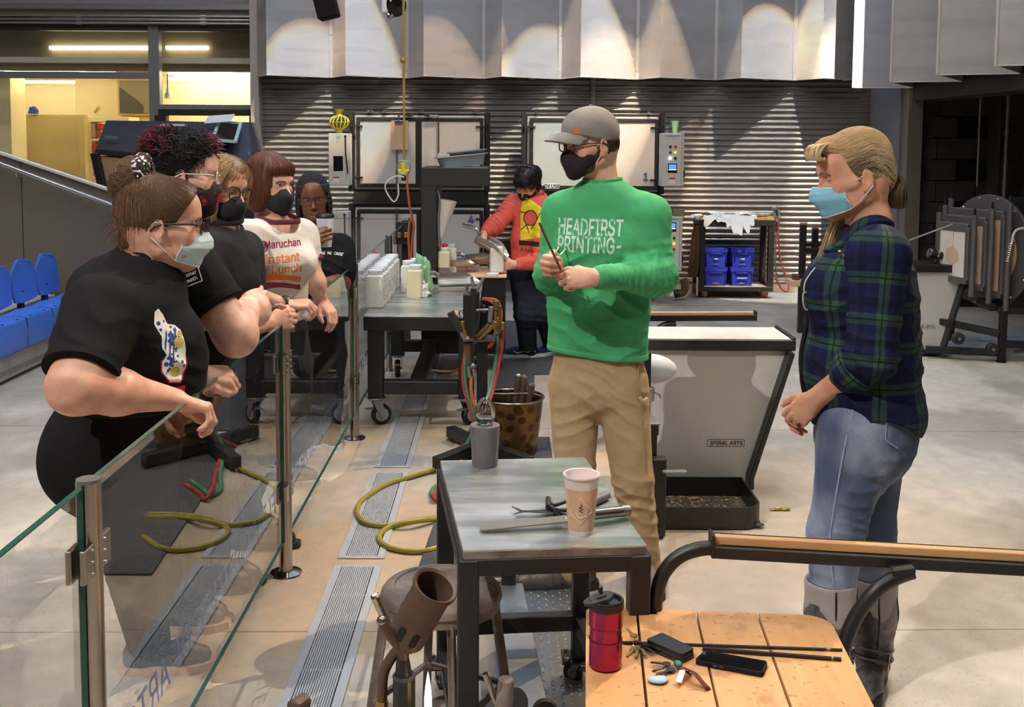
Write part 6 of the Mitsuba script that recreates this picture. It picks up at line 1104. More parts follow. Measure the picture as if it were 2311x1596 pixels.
def mat_skin(name, c, rough=.46):
    a, b = A(*srgb(c)), A(*srgb([c[0] * .95, c[1] * .87, c[2] * .84]))
    def fn(p, n, uv): return mikit.mix(a.tolist(), b.tolist(), mikit.smoothstep(.35, .7, mikit.fbm(p.x * 26, p.y * 26, p.z * 26, 3)) * .8)
    M(name, 0, rough, tex=mikit.proc(fn), spec=.42)
mat_skin('skin_fair', (222, 172, 148)); mat_skin('skin_pale', (228, 184, 164)); mat_skin('skin_dark', (112, 72, 54), .4); mat_skin('skin_tan', (212, 160, 132))
M('eye_white', (222, 214, 208), .25); M('iris_brown', (70, 46, 30), .2); M('iris_blue', (92, 112, 122), .2); M('lip_dark', (120, 66, 60), .4)
for nm, c in (('hair_brown', (74, 52, 38)), ('hair_brown_light', (108, 80, 58)), ('hair_black', (18, 16, 20)), ('hair_plum', (120, 30, 58)), ('hair_auburn', (76, 40, 30)), ('hair_auburn_light', (98, 56, 40)), ('hair_blond', (188, 158, 112)), ('hair_blond_light', (222, 200, 158)), ('hair_ash', (98, 80, 62)), ('hair_dark', (46, 34, 28))): M(name=nm, c=c, rough=.42, spec=.5)
scene['m_lens'] = {'type': 'thindielectric', 'int_ior': 1.25}
M('clear_plastic', (214, 216, 214), .15); M('mask_blue', (198, 224, 228), .7); M('mask_blue_deep', (130, 190, 216), .7); M('elastic', (232, 232, 230), .7)
def cloth_mat(name, c, var=.10, rough=.85, sheen=.3, scale=24):
    a, b = A(*srgb(c)), A(*srgb([max(0, v * (1 - var)) for v in c]))
    def fn(p, n, uv): return mikit.mix(a.tolist(), b.tolist(), mikit.fbm(p.x * scale, p.y * scale, p.z * scale, 4))
    M(name, 0, rough, tex=mikit.proc(fn), spec=.2, sheen=sheen)
def surgical(person, Wd, pr, col, tie=True, tilt=0.0):
    'pleated surgical mask over nose and chin with ear loops'
    zt, zb = -.020, -.112; rows = []; us = np.linspace(-1, 1, 25)
    for k, t in enumerate(np.linspace(0, 1, 27)):
        row = []
        for u in us:
            z = zt + (zb - zt) * t - .010 * abs(u) * (1 - t) * .6 + .022 * t * u * u; th = u * 1.02
            y = .016 + (.099 + .012 * math.sin(min(1, t * 1.5) * math.pi) - .018 * max(0, t - .55) / .45) * math.cos(th) * 1.0 + (.006 * math.exp(-(u / .16) ** 2) if t < .5 else 0)
            x = (.064 + .010 * math.sin(t * math.pi)) * math.sin(th) * 1.06; pl = .0022 * ((t * 4.2) % 1.0) * (1 - .3 * abs(u))
            row.append((x, y + pl - .045 * abs(math.sin(th)) ** 3, z))
        rows.append(row)
    f = np.array(rows); m = ring_mesh(f, closed=False, cap=False); q = part(person, 'face_mask', Wd(m), col, 30)
    def edge(P): return Wd(tube(P, .0016, 6, 2))
    part(q, 'mask_edge', cat(*[edge(f[:, i]) for i in (0, -1)], edge(f[0]), edge(f[-1])), 'elastic')
    for s, i in ((-1, 0), (1, -1)):
        for j, (ze) in ((0, .012), (-1, -.040)): part(q, 'ear_loop', Wd(tube([f[j, i], (f[j, i] + A(s * .082, -.018, ze)) / 2 + A(s * .006, 0, 0), A(s * .083, -.018, ze), A(s * .081, -.030, ze * .6 - .004)], .0014, 6, 4)), 'elastic')
    return q
def cloth_mask(person, Wd, pr, col, h=.0035, cup=1.0):
    'a fitted cloth mask: an offset of the lower face'
    base = [ell((0, .034, -.055), (.0655, .070 * cup, .062), k=.02), cone((0, .070, -.012), (0, .090, -.048), .019, .027, .02), cone((0, .085, -.055), (0, .070, -.100), .026, .031, .02)] + [cone((s * .044, .032, -.055), (s * .028, .062, -.085), .026, .024, .02) for s in (-1, 1)]
    def post(F, x, y, z):
        top = z + .014 - .0 * y + .30 * (.098 - y) * .55; F = np.maximum(F, top); F = np.maximum(F, -(y - .012 + .18 * (z + .05))); return F + .0006 * np.sin((z + .25 * np.abs(x)) * 420) * (y < .07)
    q = part(person, 'face_mask', Wd(blob(base, h, post)), col, True)
    for s in (-1, 1):
        for a, b in (((s * .060, .026, -.035), (s * .083, -.014, .012)), ((s * .052, .022, -.090), (s * .082, -.012, -.036))): part(q, 'ear_loop', Wd(tube([a, (A(*a) + A(*b)) / 2 + A(s * .006, 0, 0), b], .0016, 6, 4)), col)
    return q
def glasses(person, Wd, m='black', w=.026, hgt=.019, wire=.0018, y=.098, z=-.004, sq=3.2, temple=.0026, lens=True, label=None):
    k = part(person, 'glasses', Wd(tube([(-.008, y + .003, z + .006), (0, y + .006, z + .009), (.008, y + .003, z + .006)], wire, 6)), m, label=label)
    for s in (-1, 1):
        pts = []
        for t in np.linspace(0, 2 * np.pi, 25)[:-1]:
            c, sn = math.cos(t), math.sin(t); r = (abs(c) ** sq + abs(sn) ** sq) ** (-1 / sq); pts.append((s * (.034 + w * r * c), y - .10 * abs(.034 + w * r * c - .01) * 1.2 + .001, z + hgt * r * sn))
        part(k, 'rim', Wd(tube(pts, wire, 6, 2, closed=True)), m)
        if lens: c = np.mean(pts, 0); part(k, 'lens', Wd(TM(np.vstack([c, pts]), [[0, i + 1, (i + 1) % 24 + 1] for i in range(24)])), 'lens', False)
        part(k, 'temple', Wd(tube([(s * (.034 + w), y - .014, z + .008), (s * .070, y - .03, z + .010), (s * .079, .03, z + .010), (s * .083, -.012, z + .008), (s * .081, -.034, z - .008)], temple, 6)), m)
    return k
def person(label): return thing('person', label, 'person')
def shoe(prims_dir, ankle, toe_dir, L=.27, wd=.048, hgt=.075):
    f = A(toe_dir[0], toe_dir[1], 0); f /= np.linalg.norm(f); l = A(-f[1], f[0], 0); o = A(ankle[0], ankle[1], 0) - f * .07
    P = lambda a, b, c: o + f * a + l * b + A(0, 0, c)
    up = [cone(P(.03, 0, .045), P(.17, 0, .045), .040, .040, .03), cone(P(.17, 0, .040), P(L - .045, 0, .036), .043, .034, .03), cone(P(.05, 0, .05), P(.06, 0, hgt + .05), .038, .042, .04)]
    so = Polygon([(P(a, b, 0)[0], P(a, b, 0)[1]) for a, b in ((-.015, -.02), (.02, -.038), (.10, -.034), (.18, -wd), (L - .04, -.042), (L, -.015), (L + .002, .012), (L - .04, .04), (.18, wd - .006), (.10, .034), (.02, .036), (-.015, .02))]).buffer(.006)
    return up, so
# ------------------------------------------------------------------ person in the green shirt and grey cap
def arm_prims(sh, el, wr, r, k=.02): return [cone(sh, el, r[0], r[1], k), cone(el, wr, r[2], r[3], k), cone(A(*el) + (A(*wr) - A(*el)) * .02, A(*el) + (A(*wr) - A(*el)) * .30, r[1], r[2] * 1.04, k)]
cloth_mat('green_cotton', (72, 164, 108), .12); cloth_mat('khaki', (178, 152, 118), .16); cloth_mat('khaki_dark', (158, 132, 100), .14); cloth_mat('mask_plum', (48, 38, 42), .2); cloth_mat('cap_grey', (134, 130, 124), .14); M('cap_under', (58, 60, 54), .8)
def t_print(p, n, uv): return mikit.mix(srgb((206, 228, 214)), srgb((104, 180, 130)), mikit.smoothstep(.55, .68, mikit.fbm(p.x * 70, p.y * 40, p.z * 55, 3)))
M('print_worn', 0, .8, tex=mikit.proc(t_print), spec=.2); M('boot_grey', (74, 66, 64), .5); M('sole_dark', (34, 32, 32), .7)
Y7 = 4.0; D = lambda x, y, d=0.0: at(x, y, Y7 + d)
p7 = person('person in a green HEADFIRST shirt, grey cap and dark mask holding a thin rod')
lat = A(.97, -.22, 0); fwd = A(-.22, -.97, 0)
shR, shL, elR, elL, wrR, wrL = D(1272, 482, .06), D(1462, 490, -.03), D(1246, 622, .06), D(1483, 622, -.08), D(1252, 596, -.20), D(1338, 627, -.29)
nb = D(1360, 440, .02); hc = D(1331, 323, .0); Rh = ypr(113, -5, 2)
neckp = [cone(hc + Rh @ A(0, -.035, -.05), nb, .058, .064, .03), cone(nb, nb + A(.0, .02, -.09), .062, .065, .04)]
hm, hp, Wd = make_head(p7, 'head', hc, Rh, 'skin_fair', neckp, jaw=1.04, open_=.8)
handR = hand(wrR, (-.50, -.85, .05), (.86, -.48, -.05), 1, ((58, 78, 40, 3), (64, 80, 44, 0), (68, 80, 46, -2), (70, 78, 46, -5)), ((.046, .042, -.014), (.078, .040, -.026), (.098, .026, -.040)))
handL = hand(wrL, (-1, -.12, .06), (-.05, .86, -.5), -1, ((48, 70, 34, 3), (54, 74, 36, 1), (60, 76, 40, -2), (64, 76, 40, -5)), TH_IN)
arms = blob([cone(elR, wrR, .042, .030, .02)] + handR, .003); arms2 = blob([cone(elL, wrL, .042, .030, .02)] + handL, .003)
hipL, hipR, knL, knR, anL, anR = D(1402, 868), D(1297, 866, .03), D(1428, 1082, -.04), D(1297, 1062, .0), D(1456, 1285, .0), D(1296, 1280, -.09)
core = blob([ec(D(1350, 850, .02), D(1364, 500, .02), (.15, .10), (.16, .10), lat), cone(nb + A(0, 0, -.06), nb, .07, .055)] + arm_prims(shR, elR, wrR, (.05, .04, .036, .03)) + arm_prims(shL, elL, wrL, (.05, .04, .036, .03)) + [cone(hipL, knL, .07, .05), cone(knL, anL, .048, .04), cone(hipR, knR, .07, .05), cone(knR, anR, .048, .04)], .012)
part(p7, 'body', relax(cat(hm, arms, arms2, core), 1), 'skin_fair', True)
eyes(p7, Wd, (0, -.1)); brows(p7, Wd, hp, 'hair_dark'); cloth_mask(p7, Wd, hp, 'mask_plum', cup=1.05); glasses(p7, Wd, 'black', .027, .018, .0024, .100, -.006)
# cap
capd = [ell((0, -.010, .036), (.086, .108, .100), k=.03), ell((0, .034, .060), (.068, .066, .056), k=.03)]
def cap_post(F, x, y, z): return np.maximum(F + .0012 * (np.abs(np.sin(np.arctan2(x, y + .01) * 3)) < .035), (.038 + .30 * (y + .0)) * .0 + (.018 + .25 * y) - z)
cp_ = part(p7, 'cap', Wd(blob(capd, .004, cap_post)), 'cap_grey', True)
br = []
for v_ in np.linspace(0, 1, 9):
    row = []
    for u in np.linspace(-1, 1, 17): th = u * 1.10; row.append((math.sin(th) * (.083 - .004 * v_), .006 + math.cos(th) * .094 + v_ * .082 * math.cos(u * 1.35) ** .7, .050 - .020 * v_ ** 1.4 - .024 * u * u - .004 * v_ * (1 - u * u)))
    br.append(row)
br = np.array(br); R_ = [np.vstack([r, r[::-1] - A(0, 0, .004)]) for r in br]; part(cp_, 'brim', Wd(ring_mesh(R_)), 'cap_grey', 40); R2 = [np.vstack([r - A(0, 0, .0045), r[::-1] - A(0, 0, .0052)]) for r in br * A(.97, .985, 1)]; part(cp_, 'brim_lining', Wd(ring_mesh(R2)), 'cap_under', 40)
part(cp_, 'button', Wd(sphere((0, -.01, .1365), (.007, .007, .004), 6)), 'cap_grey'); bird = unary_union([LineString([(-.028, -.004), (-.006, .004), (.004, .014), (.024, .010)]).buffer(.0035), LineString([(-.010, .016), (.0, .002), (-.012, -.010)]).buffer(.003), Point(.024, .010).buffer(.005)])
part(cp_, 'emblem', decal(blob(capd, .004), bird, (.035, .085, .088), (-.80, .6, 0), (0, -.3, 1), .0012), 'door_white', True); c = seen([cone(hc, hc, .11, .11), ], 1302, 297, 3.9, 0)
part(cp_, 'patch', mv(box((-.011, -.008, -.002), (.011, .008, .002), .001), np.stack([Rh @ A(-.55, .83, .1), Rh @ A(.1, 0, 1), Rh @ A(.8, .55, 0)], 1), c), 'hose_orange', False)
hairp = [ell((0, -.024, -.002), (.0795, .088, .078), k=.02)]
def hair_post(F, x, y, z): return np.maximum(np.maximum(F + .0012 * np.sin(x * 900 + z * 300) * .8, y + .018 + .30 * (z < -.03) * (z + .03)), np.maximum(z - .035, -.082 - z - .25 * (y + .05)))
part(p7, 'hair', Wd(blob(hairp, .0035, hair_post)), 'hair_dark', True); hs = blob(hairp, .006, hair_post)
part(p7, 'hair_strands', Wd(strands(hairp, hs, lambda P: np.tile(A(0, -.35, -1), (len(P), 1)), 900, .04, 7, lambda P: (P[:, 1] < -.02) & (P[:, 2] > -.07), .0007, (.0, .003))), 'hair_brown', True, kind='stuff')
beard = [cone((s * .058, .0, -.03), (s * .046, .03, -.085), .018, .020, .02) for s in (-1, 1)] + [cone((-.02, .05, -.098), (.02, .05, -.098), .020, .020, .02)]
part(p7, 'beard', Wd(blob(beard, .004)), 'hair_dark', True)
# shirt
sh7 = [ec(D(1348, 805, .02), D(1350, 690, .02), (.190, .130), (.186, .132), lat), ec(D(1350, 690, .02), D(1364, 560, .01), (.186, .132), (.188, .126), lat), ec(D(1364, 560, .01), D(1364, 500, .02), (.188, .122), (.165, .090), lat), cone(shR, D(1350, 455, .03), .068, .062, .05), cone(shL, D(1375, 455, .01), .068, .062, .05), ell(D(1400, 560, -.07), (.08, .05, .07), k=.06), ell(D(1310, 560, -.02), (.08, .05, .07), k=.06)]
sh7 += [cone(nb + A(0, .005, -.075), nb + A(0, .005, .0), .105, .080, .05), cone(nb + A(0, .0, -.02), shR, .075, .07, .05), cone(nb + A(0, .0, -.02), shL, .075, .07, .05)]
sh7 += arm_prims(shR, elR, wrR + (elR - wrR) * .12, (.072, .062, .058, .044), .035) + arm_prims(shL, elL, wrL + (elL - wrL) * .10, (.078, .068, .062, .043), .035)
fd = elL - shL; fa = wrL - elL
folds = [(elL + fa * .22, fa, .10, .010, .034), (elL - fd * .25, fd, .09, .007, .045), (shL + fd * .1, A(1, 0, .6), .10, .005, .05), (elR, elR - shR, .10, .010, .036), (D(1330, 720, -.1), A(.4, 0, 1), .16, .011, .075), (D(1420, 650, -.1), A(.7, 0, 1), .13, .012, .06), (D(1290, 620, -.1), A(-.5, 0, 1), .12, .011, .055), (wrL + (elL - wrL) * .3, fa, .07, .007, .026), (D(1380, 780, -.1), A(-.2, 0, 1), .14, .010, .06)]
wf = wrinkle(folds); hole = [cone(nb + A(.0, .0, .050), nb + A(-.01, -.01, .18), .071, .090, .01)]
hz = D(1348, 801)[2]
def shirt_post(F, x, y, z):
    F = wf(F, x, y, z); nk = pdist(hole[0], x, y, z); F = np.maximum(F, -nk); return np.maximum(F, hz + .012 * np.sin(x * 9) - z)
m7 = relax(blob(sh7, .006, shirt_post), 2); s7 = part(p7, 'shirt', m7, 'green_cotton', True, 'green long-sleeved shirt')
crew(s7, sh7, hole[0], 'green_cotton')
cu = part(s7, 'cuff', cat(*[sweep([wr + (el - wr) * t for t in (.10, .14, .28, .31)], circ(1, 22), scale=[r * .96, r, r * 1.02, r * .98]) for wr, el, r in ((wrL, elL, .0455), (wrR, elR, .0465))]), 'green_cotton', 40)
part(s7, 'hem_band', blob(sh7, .005, lambda F, x, y, z: np.maximum(np.maximum(wf(F, x, y, z) - .0018, -F - .012), np.abs(z - hz - .012 * np.sin(x * 9) - .012) - .011), A(-.5, 3, hz - .05), A(1.2, 5, hz + .06)), 'green_cotton', True)
part(s7, 'lettering', decal(m7, text_shape('HEADFIRST', .056, True, .56), D(1326, 533, -.14), lat, (0, 0, 1), edge=.006), 'print_worn', True, 'worn white lettering'); part(s7, 'lettering', decal(m7, text_shape('PRINTING-', .056, True, .56), D(1324, 573, -.15), lat, (.0, 0, 1), edge=.006), 'print_worn', True, 'worn white lettering')
# trousers and boots
pt7 = [ec(D(1350, 800, .02), D(1350, 875, .02), (.168, .120), (.182, .125), lat), cone(hipL, knL, .102, .076, .02), cone(knL, anL, .076, .062, .02), cone(hipR, knR, .100, .076, .02), cone(knR, anR, .076, .064, .02)]
wp = wrinkle([(D(1345, 880, -.12), A(.6, 0, 1), .10, .008, .045), (knL + A(-.02, -.06, -.06), A(.3, 0, 1), .10, .010, .05), (D(1300, 950, -.1), A(-.3, 0, 1), .12, .007, .06), (D(1440, 1190, -.05), A(.3, 0, 1), .12, .010, .055), (anL, A(0, 0, 1), .08, .010, .035), (D(1420, 930, -.1), A(.5, 0, 1), .12, .007, .06), (knR, A(0, 0, 1), .09, .009, .05), (D(1400, 1130, -.08), A(-.6, 0, 1), .08, .010, .04)])
zb7 = .03
t7 = part(p7, 'trousers', relax(blob(pt7, .006, lambda F, x, y, z: np.maximum(wp(F, x, y, z), np.maximum(zb7 - z, z - hz - .03))), 2), 'khaki', True, 'khaki work trousers')
part(t7, 'side_seam', tube([seen(pt7, x, y, 4.0, .002) for x, y in ((1440, 815), (1444, 880), (1452, 960), (1458, 1040), (1462, 1120))], .002, 5), 'khaki_dark'); part(t7, 'hammer_loop', tube([seen(pt7, 1442, 898, 4.0, .002), seen(pt7, 1452, 906, 4.0, .012), seen(pt7, 1461, 900, 4.0, .012)], .009, 6), 'khaki'); part(t7, 'pocket_flap', tube([seen(pt7, x, y, 4.0, .002) for x, y in ((1425, 818), (1432, 830), (1448, 838), (1456, 838))], .002, 5), 'khaki_dark')
for an, td in ((anR, (-1, -.12)), (anL, (.02, -1))):
    up, so = shoe(None, an, td, .30, .052, .10); b = part(p7, 'boot', blob(up, .006, lambda F, x, y, z: np.maximum(F + .0018 * np.sin(x * 160 + y * 90), np.maximum(.018 - z, z - .17))), 'boot_grey', True); part(b, 'sole', plate(so, .028), 'sole_dark', False)
rod = thing('thin_rod', 'thin rust-brown rod held in both hands in front of the green shirt', 'rod'); part(rod, 'shaft', tube([D(1217, 503, -.36), D(1236, 545, -.345), D(1252, 580, -.335), D(1266, 610, -.33)], .0042, 8), 'rust_brown')
# ------------------------------------------------------------------ woman in the plaid shirt
def t_plaid(p, n, uv):
    u, v = uv.x / .118, uv.y / .112
    def bands(s): f = s - dr.floor(s); return mikit.smoothstep(.30, .33, f) * (1 - mikit.smoothstep(.58, .61, f)), mikit.smoothstep(.425, .435, f) * (1 - mikit.smoothstep(.465, .475, f)), mikit.smoothstep(.78, .80, f) * (1 - mikit.smoothstep(.96, .98, f))
    (a, la, ka), (b, lb, kb) = bands(u), bands(v); base = mikit.mix(srgb((22, 26, 58)), srgb((15, 17, 30)), .55 * dr.maximum(ka, kb)); g = a * .5 + b * .5 + .15 * a * b
    c = mikit.mix(base, srgb((48, 72, 58)), g); return mikit.mix(c, srgb((16, 20, 26)), .75 * dr.maximum(la * a, lb * b)) * (.86 + .28 * mikit.fbm(p.x * 60, p.y * 60, p.z * 60, 3))
M('plaid', 0, .9, tex=mikit.proc(t_plaid), spec=.15, sheen=.2)
def t_denim(p, n, uv):
    a = mikit.fbm(p.x * 9, p.y * 9, p.z * 3.5, 4); w = mikit.noise(p.x * 420, p.y * 420, p.z * 160); return mikit.mix(mikit.mix(srgb((72, 84, 110)), srgb((140, 150, 170)), mikit.smoothstep(.32, .68, a)), srgb((54, 66, 92)), .25 * w)
M('denim', 0, .85, tex=mikit.proc(t_denim), spec=.2); M('denim_seam', (136, 152, 186), .85)
def t_boot(p, n, uv): return mikit.mix(srgb((48, 46, 50)), srgb((112, 108, 114)), mikit.smoothstep(.4, .72, mikit.fbm(p.x * 14, p.y * 14, p.z * 9, 4)))
M('boot_leather', 0, .5, tex=mikit.proc(t_boot), spec=.5); M('suede', (152, 144, 142), .9)
Y8p = 3.12; E = lambda x, y, d=0.0: at(x, y, Y8p + d)
p8 = person('woman in a green and navy plaid shirt, jeans and tall boots')
lat8 = A(.05, -1, 0); shl, shr_, el8, er8, wl8, wr8 = E(1982, 580, -.15), E(1972, 580, .15), E(1966, 806, -.19), E(1930, 815, .17), E(1840, 902, -.07), E(1838, 895, .06)
nb8 = E(1962, 505); hc8 = E(1924, 397); R8 = ypr(91, -7, 0)
nk8 = [cone(hc8 + R8 @ A(0, -.035, -.055), nb8, .052, .058, .03), cone(nb8, nb8 + A(-.01, 0, -.10), .060, .085, .04)]
hm, hp8, Wd8 = make_head(p8, 'head', hc8, R8, 'skin_tan', nk8, jaw=.98, open_=0, s=.98)
hl = hand(wl8, (-.62, .30, -.70), (.25, .88, -.35), -1, ((40, 55, 30, 4), (46, 58, 30, 1), (50, 60, 32, -3), (52, 60, 32, -6)), TH_REST, .92); hr = hand(wr8, (-.75, -.28, -.50), (.4, -.75, -.5), 1, RELAX, TH_REST, .92)
a8 = blob([cone(el8, wl8, .050, .029, .02)] + hl, .003); b8 = blob([cone(er8, wr8, .046, .028, .02)] + hr, .003)
hn, hf, kn8, kf8, an8, af8 = E(1940, 965, -.085), E(1962, 965, .09), E(1886, 1205, -.08), E(1966, 1205, .09), E(1872, 1480, -.10), E(1968, 1500, .09)
core = blob([ec(E(1950, 960), E(1962, 620), (.14, .11), (.13, .10), lat8), ] + arm_prims(shl, el8, wl8, (.05, .042, .04, .028)) + arm_prims(shr_, er8, wr8, (.05, .042, .04, .028)) + [cone(hn, kn8, .08, .05), cone(kn8, an8, .05, .035), cone(hf, kf8, .08, .05), cone(kf8, af8, .05, .035)], .012)
part(p8, 'body', relax(cat(hm, a8, b8, core), 1), 'skin_tan', True)
part(p8, 'eyelashes', cat(*[Wd8(tube([(s_ * .0325 + dx, .0840 - abs(dx) * .25, -.004 - dx * dx * -12) for dx in (-.012, -.006, 0, .006, .012)], .0011, 5)) for s_ in (-1, 1)]), 'hair_dark'); brows(p8, Wd8, hp8, 'hair_ash'); surgical(p8, Wd8, hp8, 'mask_blue_deep')
# hair: swept back, bangs, pony tail, one long lock in front
hr8 = [ell((0, -.022, .036), (.0815, .094, .090), k=.03), ell((0, -.022, .075), (.068, .080, .060), k=.03), ell((.0, .060, .092), (.055, .040, .026), k=.02), ell((0, -.088, -.01), (.045, .032, .05), k=.03)]
def hp_post(F, x, y, z):
    face = .072 + .6 * (y - .056) ; cut = np.minimum(y - (.054 - .30 * np.maximum(z - .06, 0)) + .9 * np.minimum(z - .055, 0) * -.0, .070 - z + .0 * y)
    region = np.minimum(y + .010 + .55 * (.055 - z) * (z < .055), .30)            # everything in front of the hair line below z = .055
    F = np.maximum(F, np.where((z < .068) & (y > .012 + .62 * np.maximum(z - .0, 0)), np.minimum(.068 - z, y - .012 - .62 * np.maximum(z, 0)) + .001, -1))
    return np.maximum(F, -.070 - z - .6 * (y + .07))
hm8 = blob(hr8, .004, hp_post); ha = part(p8, 'hair', Wd8(hm8), 'hair_blond', True, 'blond hair pinned back')
fl8 = lambda P: np.stack([P[:, 0] * -2.0, np.full(len(P), -1.0), np.where(P[:, 1] > -.03, .25, -.45) - .6 * (P[:, 2] < .02)], 1)
kp = lambda P: ~((P[:, 2] < .066) & (P[:, 1] > .010 + .62 * np.maximum(P[:, 2], 0)))
part(ha, 'strands', Wd8(strands(hr8, hm8, fl8, 2600, .10, 11, kp, .00075, (.0, .0045), .16)), 'hair_blond_light', True, kind='stuff'); part(ha, 'strands', Wd8(strands(hr8, hm8, fl8, 1800, .10, 12, lambda P: kp(P) & (P[:, 2] < .06), .0008, (.0, .004), .16)), 'hair_ash', True, kind='stuff')
part(ha, 'side', Wd8(blob(hr8, .004, lambda F, x, y, z: np.maximum(hp_post(F, x, y, z) - .0012, np.maximum(z - .050 - .25 * (y + .02) * (y < -.02), -y - .085)))), 'hair_ash', True, 'ash-grey hair at the side')
def lock(pts, r0, n, seed, spread=1.0, taper=True, curl=0.0):
    rg = np.random.default_rng(seed); P = spline(pts, 4); m = len(P); out = []
    for _ in range(n):
        a, q = rg.uniform(0, 2 * np.pi), math.sqrt(rg.uniform()); rr = r0 * (np.sin(np.linspace(.6, 2.7, m)) if taper else np.ones(m)); o = A(math.cos(a), math.sin(a), 0) * q; w = rg.normal(0, .12, 3)
        out.append(P + rr[:, None] * (o * spread + w * np.linspace(0, 1, m)[:, None] + curl * np.stack([np.sin(np.linspace(0, 9, m) + a), np.cos(np.linspace(0, 8, m) + a), np.zeros(m)], 1)))
    return ribbons(np.array([spline(o, 1) for o in out]), .0011)
lk = [E(1905, 470, .05), E(1893, 510, .07), E(1878, 560, .05), E(1856, 610, .03), E(1838, 650, .02)]
part(ha, 'lock', cat(sweep(spline(lk, 5), circ(.024, 12), scale=np.sin(np.linspace(.7, 2.9, 21))), lock(lk, .030, 420, 3)), 'hair_blond', True)
pt_ = [Wd8(trimesh.Trimesh([q], [[0, 0, 0]], process=False)).vertices[0] for q in ((0, -.100, .0), (0, -.118, -.03), (0, -.125, -.075), (0, -.125, -.11))]
part(ha, 'pony_tail', lock(pt_, .032, 500, 4, curl=.15), 'hair_ash', True)
bang = []
for i in range(7):
    x = -.05 + i * .0165; q = [(x * .8, .055, .105), (x * .95, .095, .100), (x * 1.05, .112, .078), (x * 1.1, .104, .058), (x * 1.0, .094, .066)]
    bang.append(lock([Wd8(trimesh.Trimesh([p_], [[0, 0, 0]], process=False)).vertices[0] for p_ in q], .010, 60, 30 + i, curl=.25))
part(ha, 'bangs', cat(*bang), 'hair_blond_light', True)
part(ha, 'hair_clip', Wd8(tube([(.072, -.02, .072), (.075, -.018, .060), (.077, -.026, .056), (.076, -.030, .068)], .0018, 6, closed=True)), 'dark_iron')
# shirt
sh8 = [ec(E(1950, 915), E(1945, 780), (.205, .158), (.185, .150), lat8), ec(E(1945, 780), E(1946, 660), (.185, .150), (.185, .150), lat8), ec(E(1946, 660), E(1974, 585), (.180, .135), (.135, .085), lat8), ell(E(1876, 655, -.07), (.07, .075, .09), k=.07), ell(E(1880, 655, .08), (.07, .075, .09), k=.07), cone(shl, E(1970, 540, -.06), .072, .062, .05), cone(shr_, E(1968, 540, .06), .072, .062, .05), ell(E(1985, 930), (.10, .17, .08), k=.06), ell(E(1880, 830), (.08, .14, .10), k=.06)]
w8 = wrinkle([(E(1945, 850, -.15), A(.5, 0, 1), .12, .010, .06), (E(2030, 800, -.1), A(-.6, 0, 1), .13, .012, .06), (E(1890, 720, -.14), A(-.4, 0, 1), .11, .008, .055), (E(2040, 660, -.08), A(.3, 0, 1), .12, .008, .06), (E(1870, 600, -.1), A(1, 0, .4), .09, .008, .045)])
hole8 = cone(nb8 + A(-.02, 0, -.045), nb8 + A(-.005, 0, .10), .066, .074, .01); zh8 = E(1950, 925)[2]
def s8_post(F, x, y, z):
    F = w8(F, x, y, z); F = np.maximum(F, -pdist(hole8, x, y, z)); xr = x - E(1950, 900)[0]; return np.maximum(F, zh8 - .030 - .045 * np.cos(np.clip(xr * 13, -3, 3)) * -1 - .16 * np.maximum(xr, 0) - z)
def with_uv(m, c, d, refl):
    'cloth coordinates: u around the axis through c along d, v along it'
    v = np.asarray(m.vertices) - A(*c); d = A(*d) / np.linalg.norm(d); r = A(*refl) - d * (A(*refl) @ d); r /= np.linalg.norm(r); q = np.cross(d, r); return np.c_[np.arctan2(v @ q, v @ r) * .17, v @ d]
tm = relax(blob(sh8, .006, s8_post), 2); s8 = part(p8, 'shirt', tm, 'plaid', True, 'green and navy plaid shirt', uv=with_uv(tm, E(1950, 800), (0, 0, 1), (1, .1, 0)))
for nm, (s_, e_, w_) in (('sleeve', (shl, el8, wl8)), ('sleeve', (shr_, er8, wr8))):
    en = e_ + (w_ - e_) * .38; pr_s = [cone(s_, e_, .082, .068, .04), cone(e_, en, .068, .056, .03), ell(s_, (.085, .075, .085), k=.03)]; ww = wrinkle([(e_ - (e_ - s_) * .12, e_ - s_, .12, .010, .045), (e_, A(.4, 0, 1), .09, .010, .04), (s_ + (e_ - s_) * .35, A(.3, 0, 1), .10, .006, .06)])
    sm = relax(blob(pr_s, .006, ww), 2); k = part(s8, nm, sm, 'plaid', True, uv=with_uv(sm, s_, s_ - e_, (1, .6, 0)) * A(.5, 1)); d_ = (w_ - e_)
    cf = sweep([e_ + d_ * t for t in (.20, .22, .40, .42, .41, .30)], circ(1, 24), scale=[.064, .072, .064, .060, .054, .050], cap=False); part(k, 'rolled_cuff', cf, 'plaid', True, uv=with_uv(cf, e_, d_, (1, .6, 0)) * A(.4, 1))
# collar flaps and placket
cl8 = blob(sh8, .004, lambda F, x, y, z: np.maximum(np.maximum(F - .010, -F - .004), np.maximum(pdist(hole8, x, y, z) - .045 + .5 * np.maximum(0, x - nb8[0]) , -pdist(hole8, x, y, z) - .001)), *(lambda b: (b[0] - .08, b[1] + .02))(pbox(hole8)))
part(s8, 'collar', relax(cl8, 1), 'plaid', True, uv=with_uv(cl8, nb8, (0, 0, 1), (1, 0, 0)) * A(.5, 1)); part(s8, 'undershirt', blob([cone(nb8 + A(-.03, 0, -.05), nb8 + A(-.045, 0, -.11), .062, .06, .02)], .006), 'black_soft', True)
part(s8, 'placket', tube([project(sh8, [E(1760, y)], A(1, 0, 0), .003)[0] for y in (630, 660, 720, 790, 860, 915)], .007, 6), 'black_soft')
q = seen(sh8, 1900, 575, 3.1, .004); part(s8, 'pin', cat(sphere(q + A(-.006, 0, .008), .006, 6), sphere(q + A(.006, 0, -.004), .006, 6)), 'key_brass')
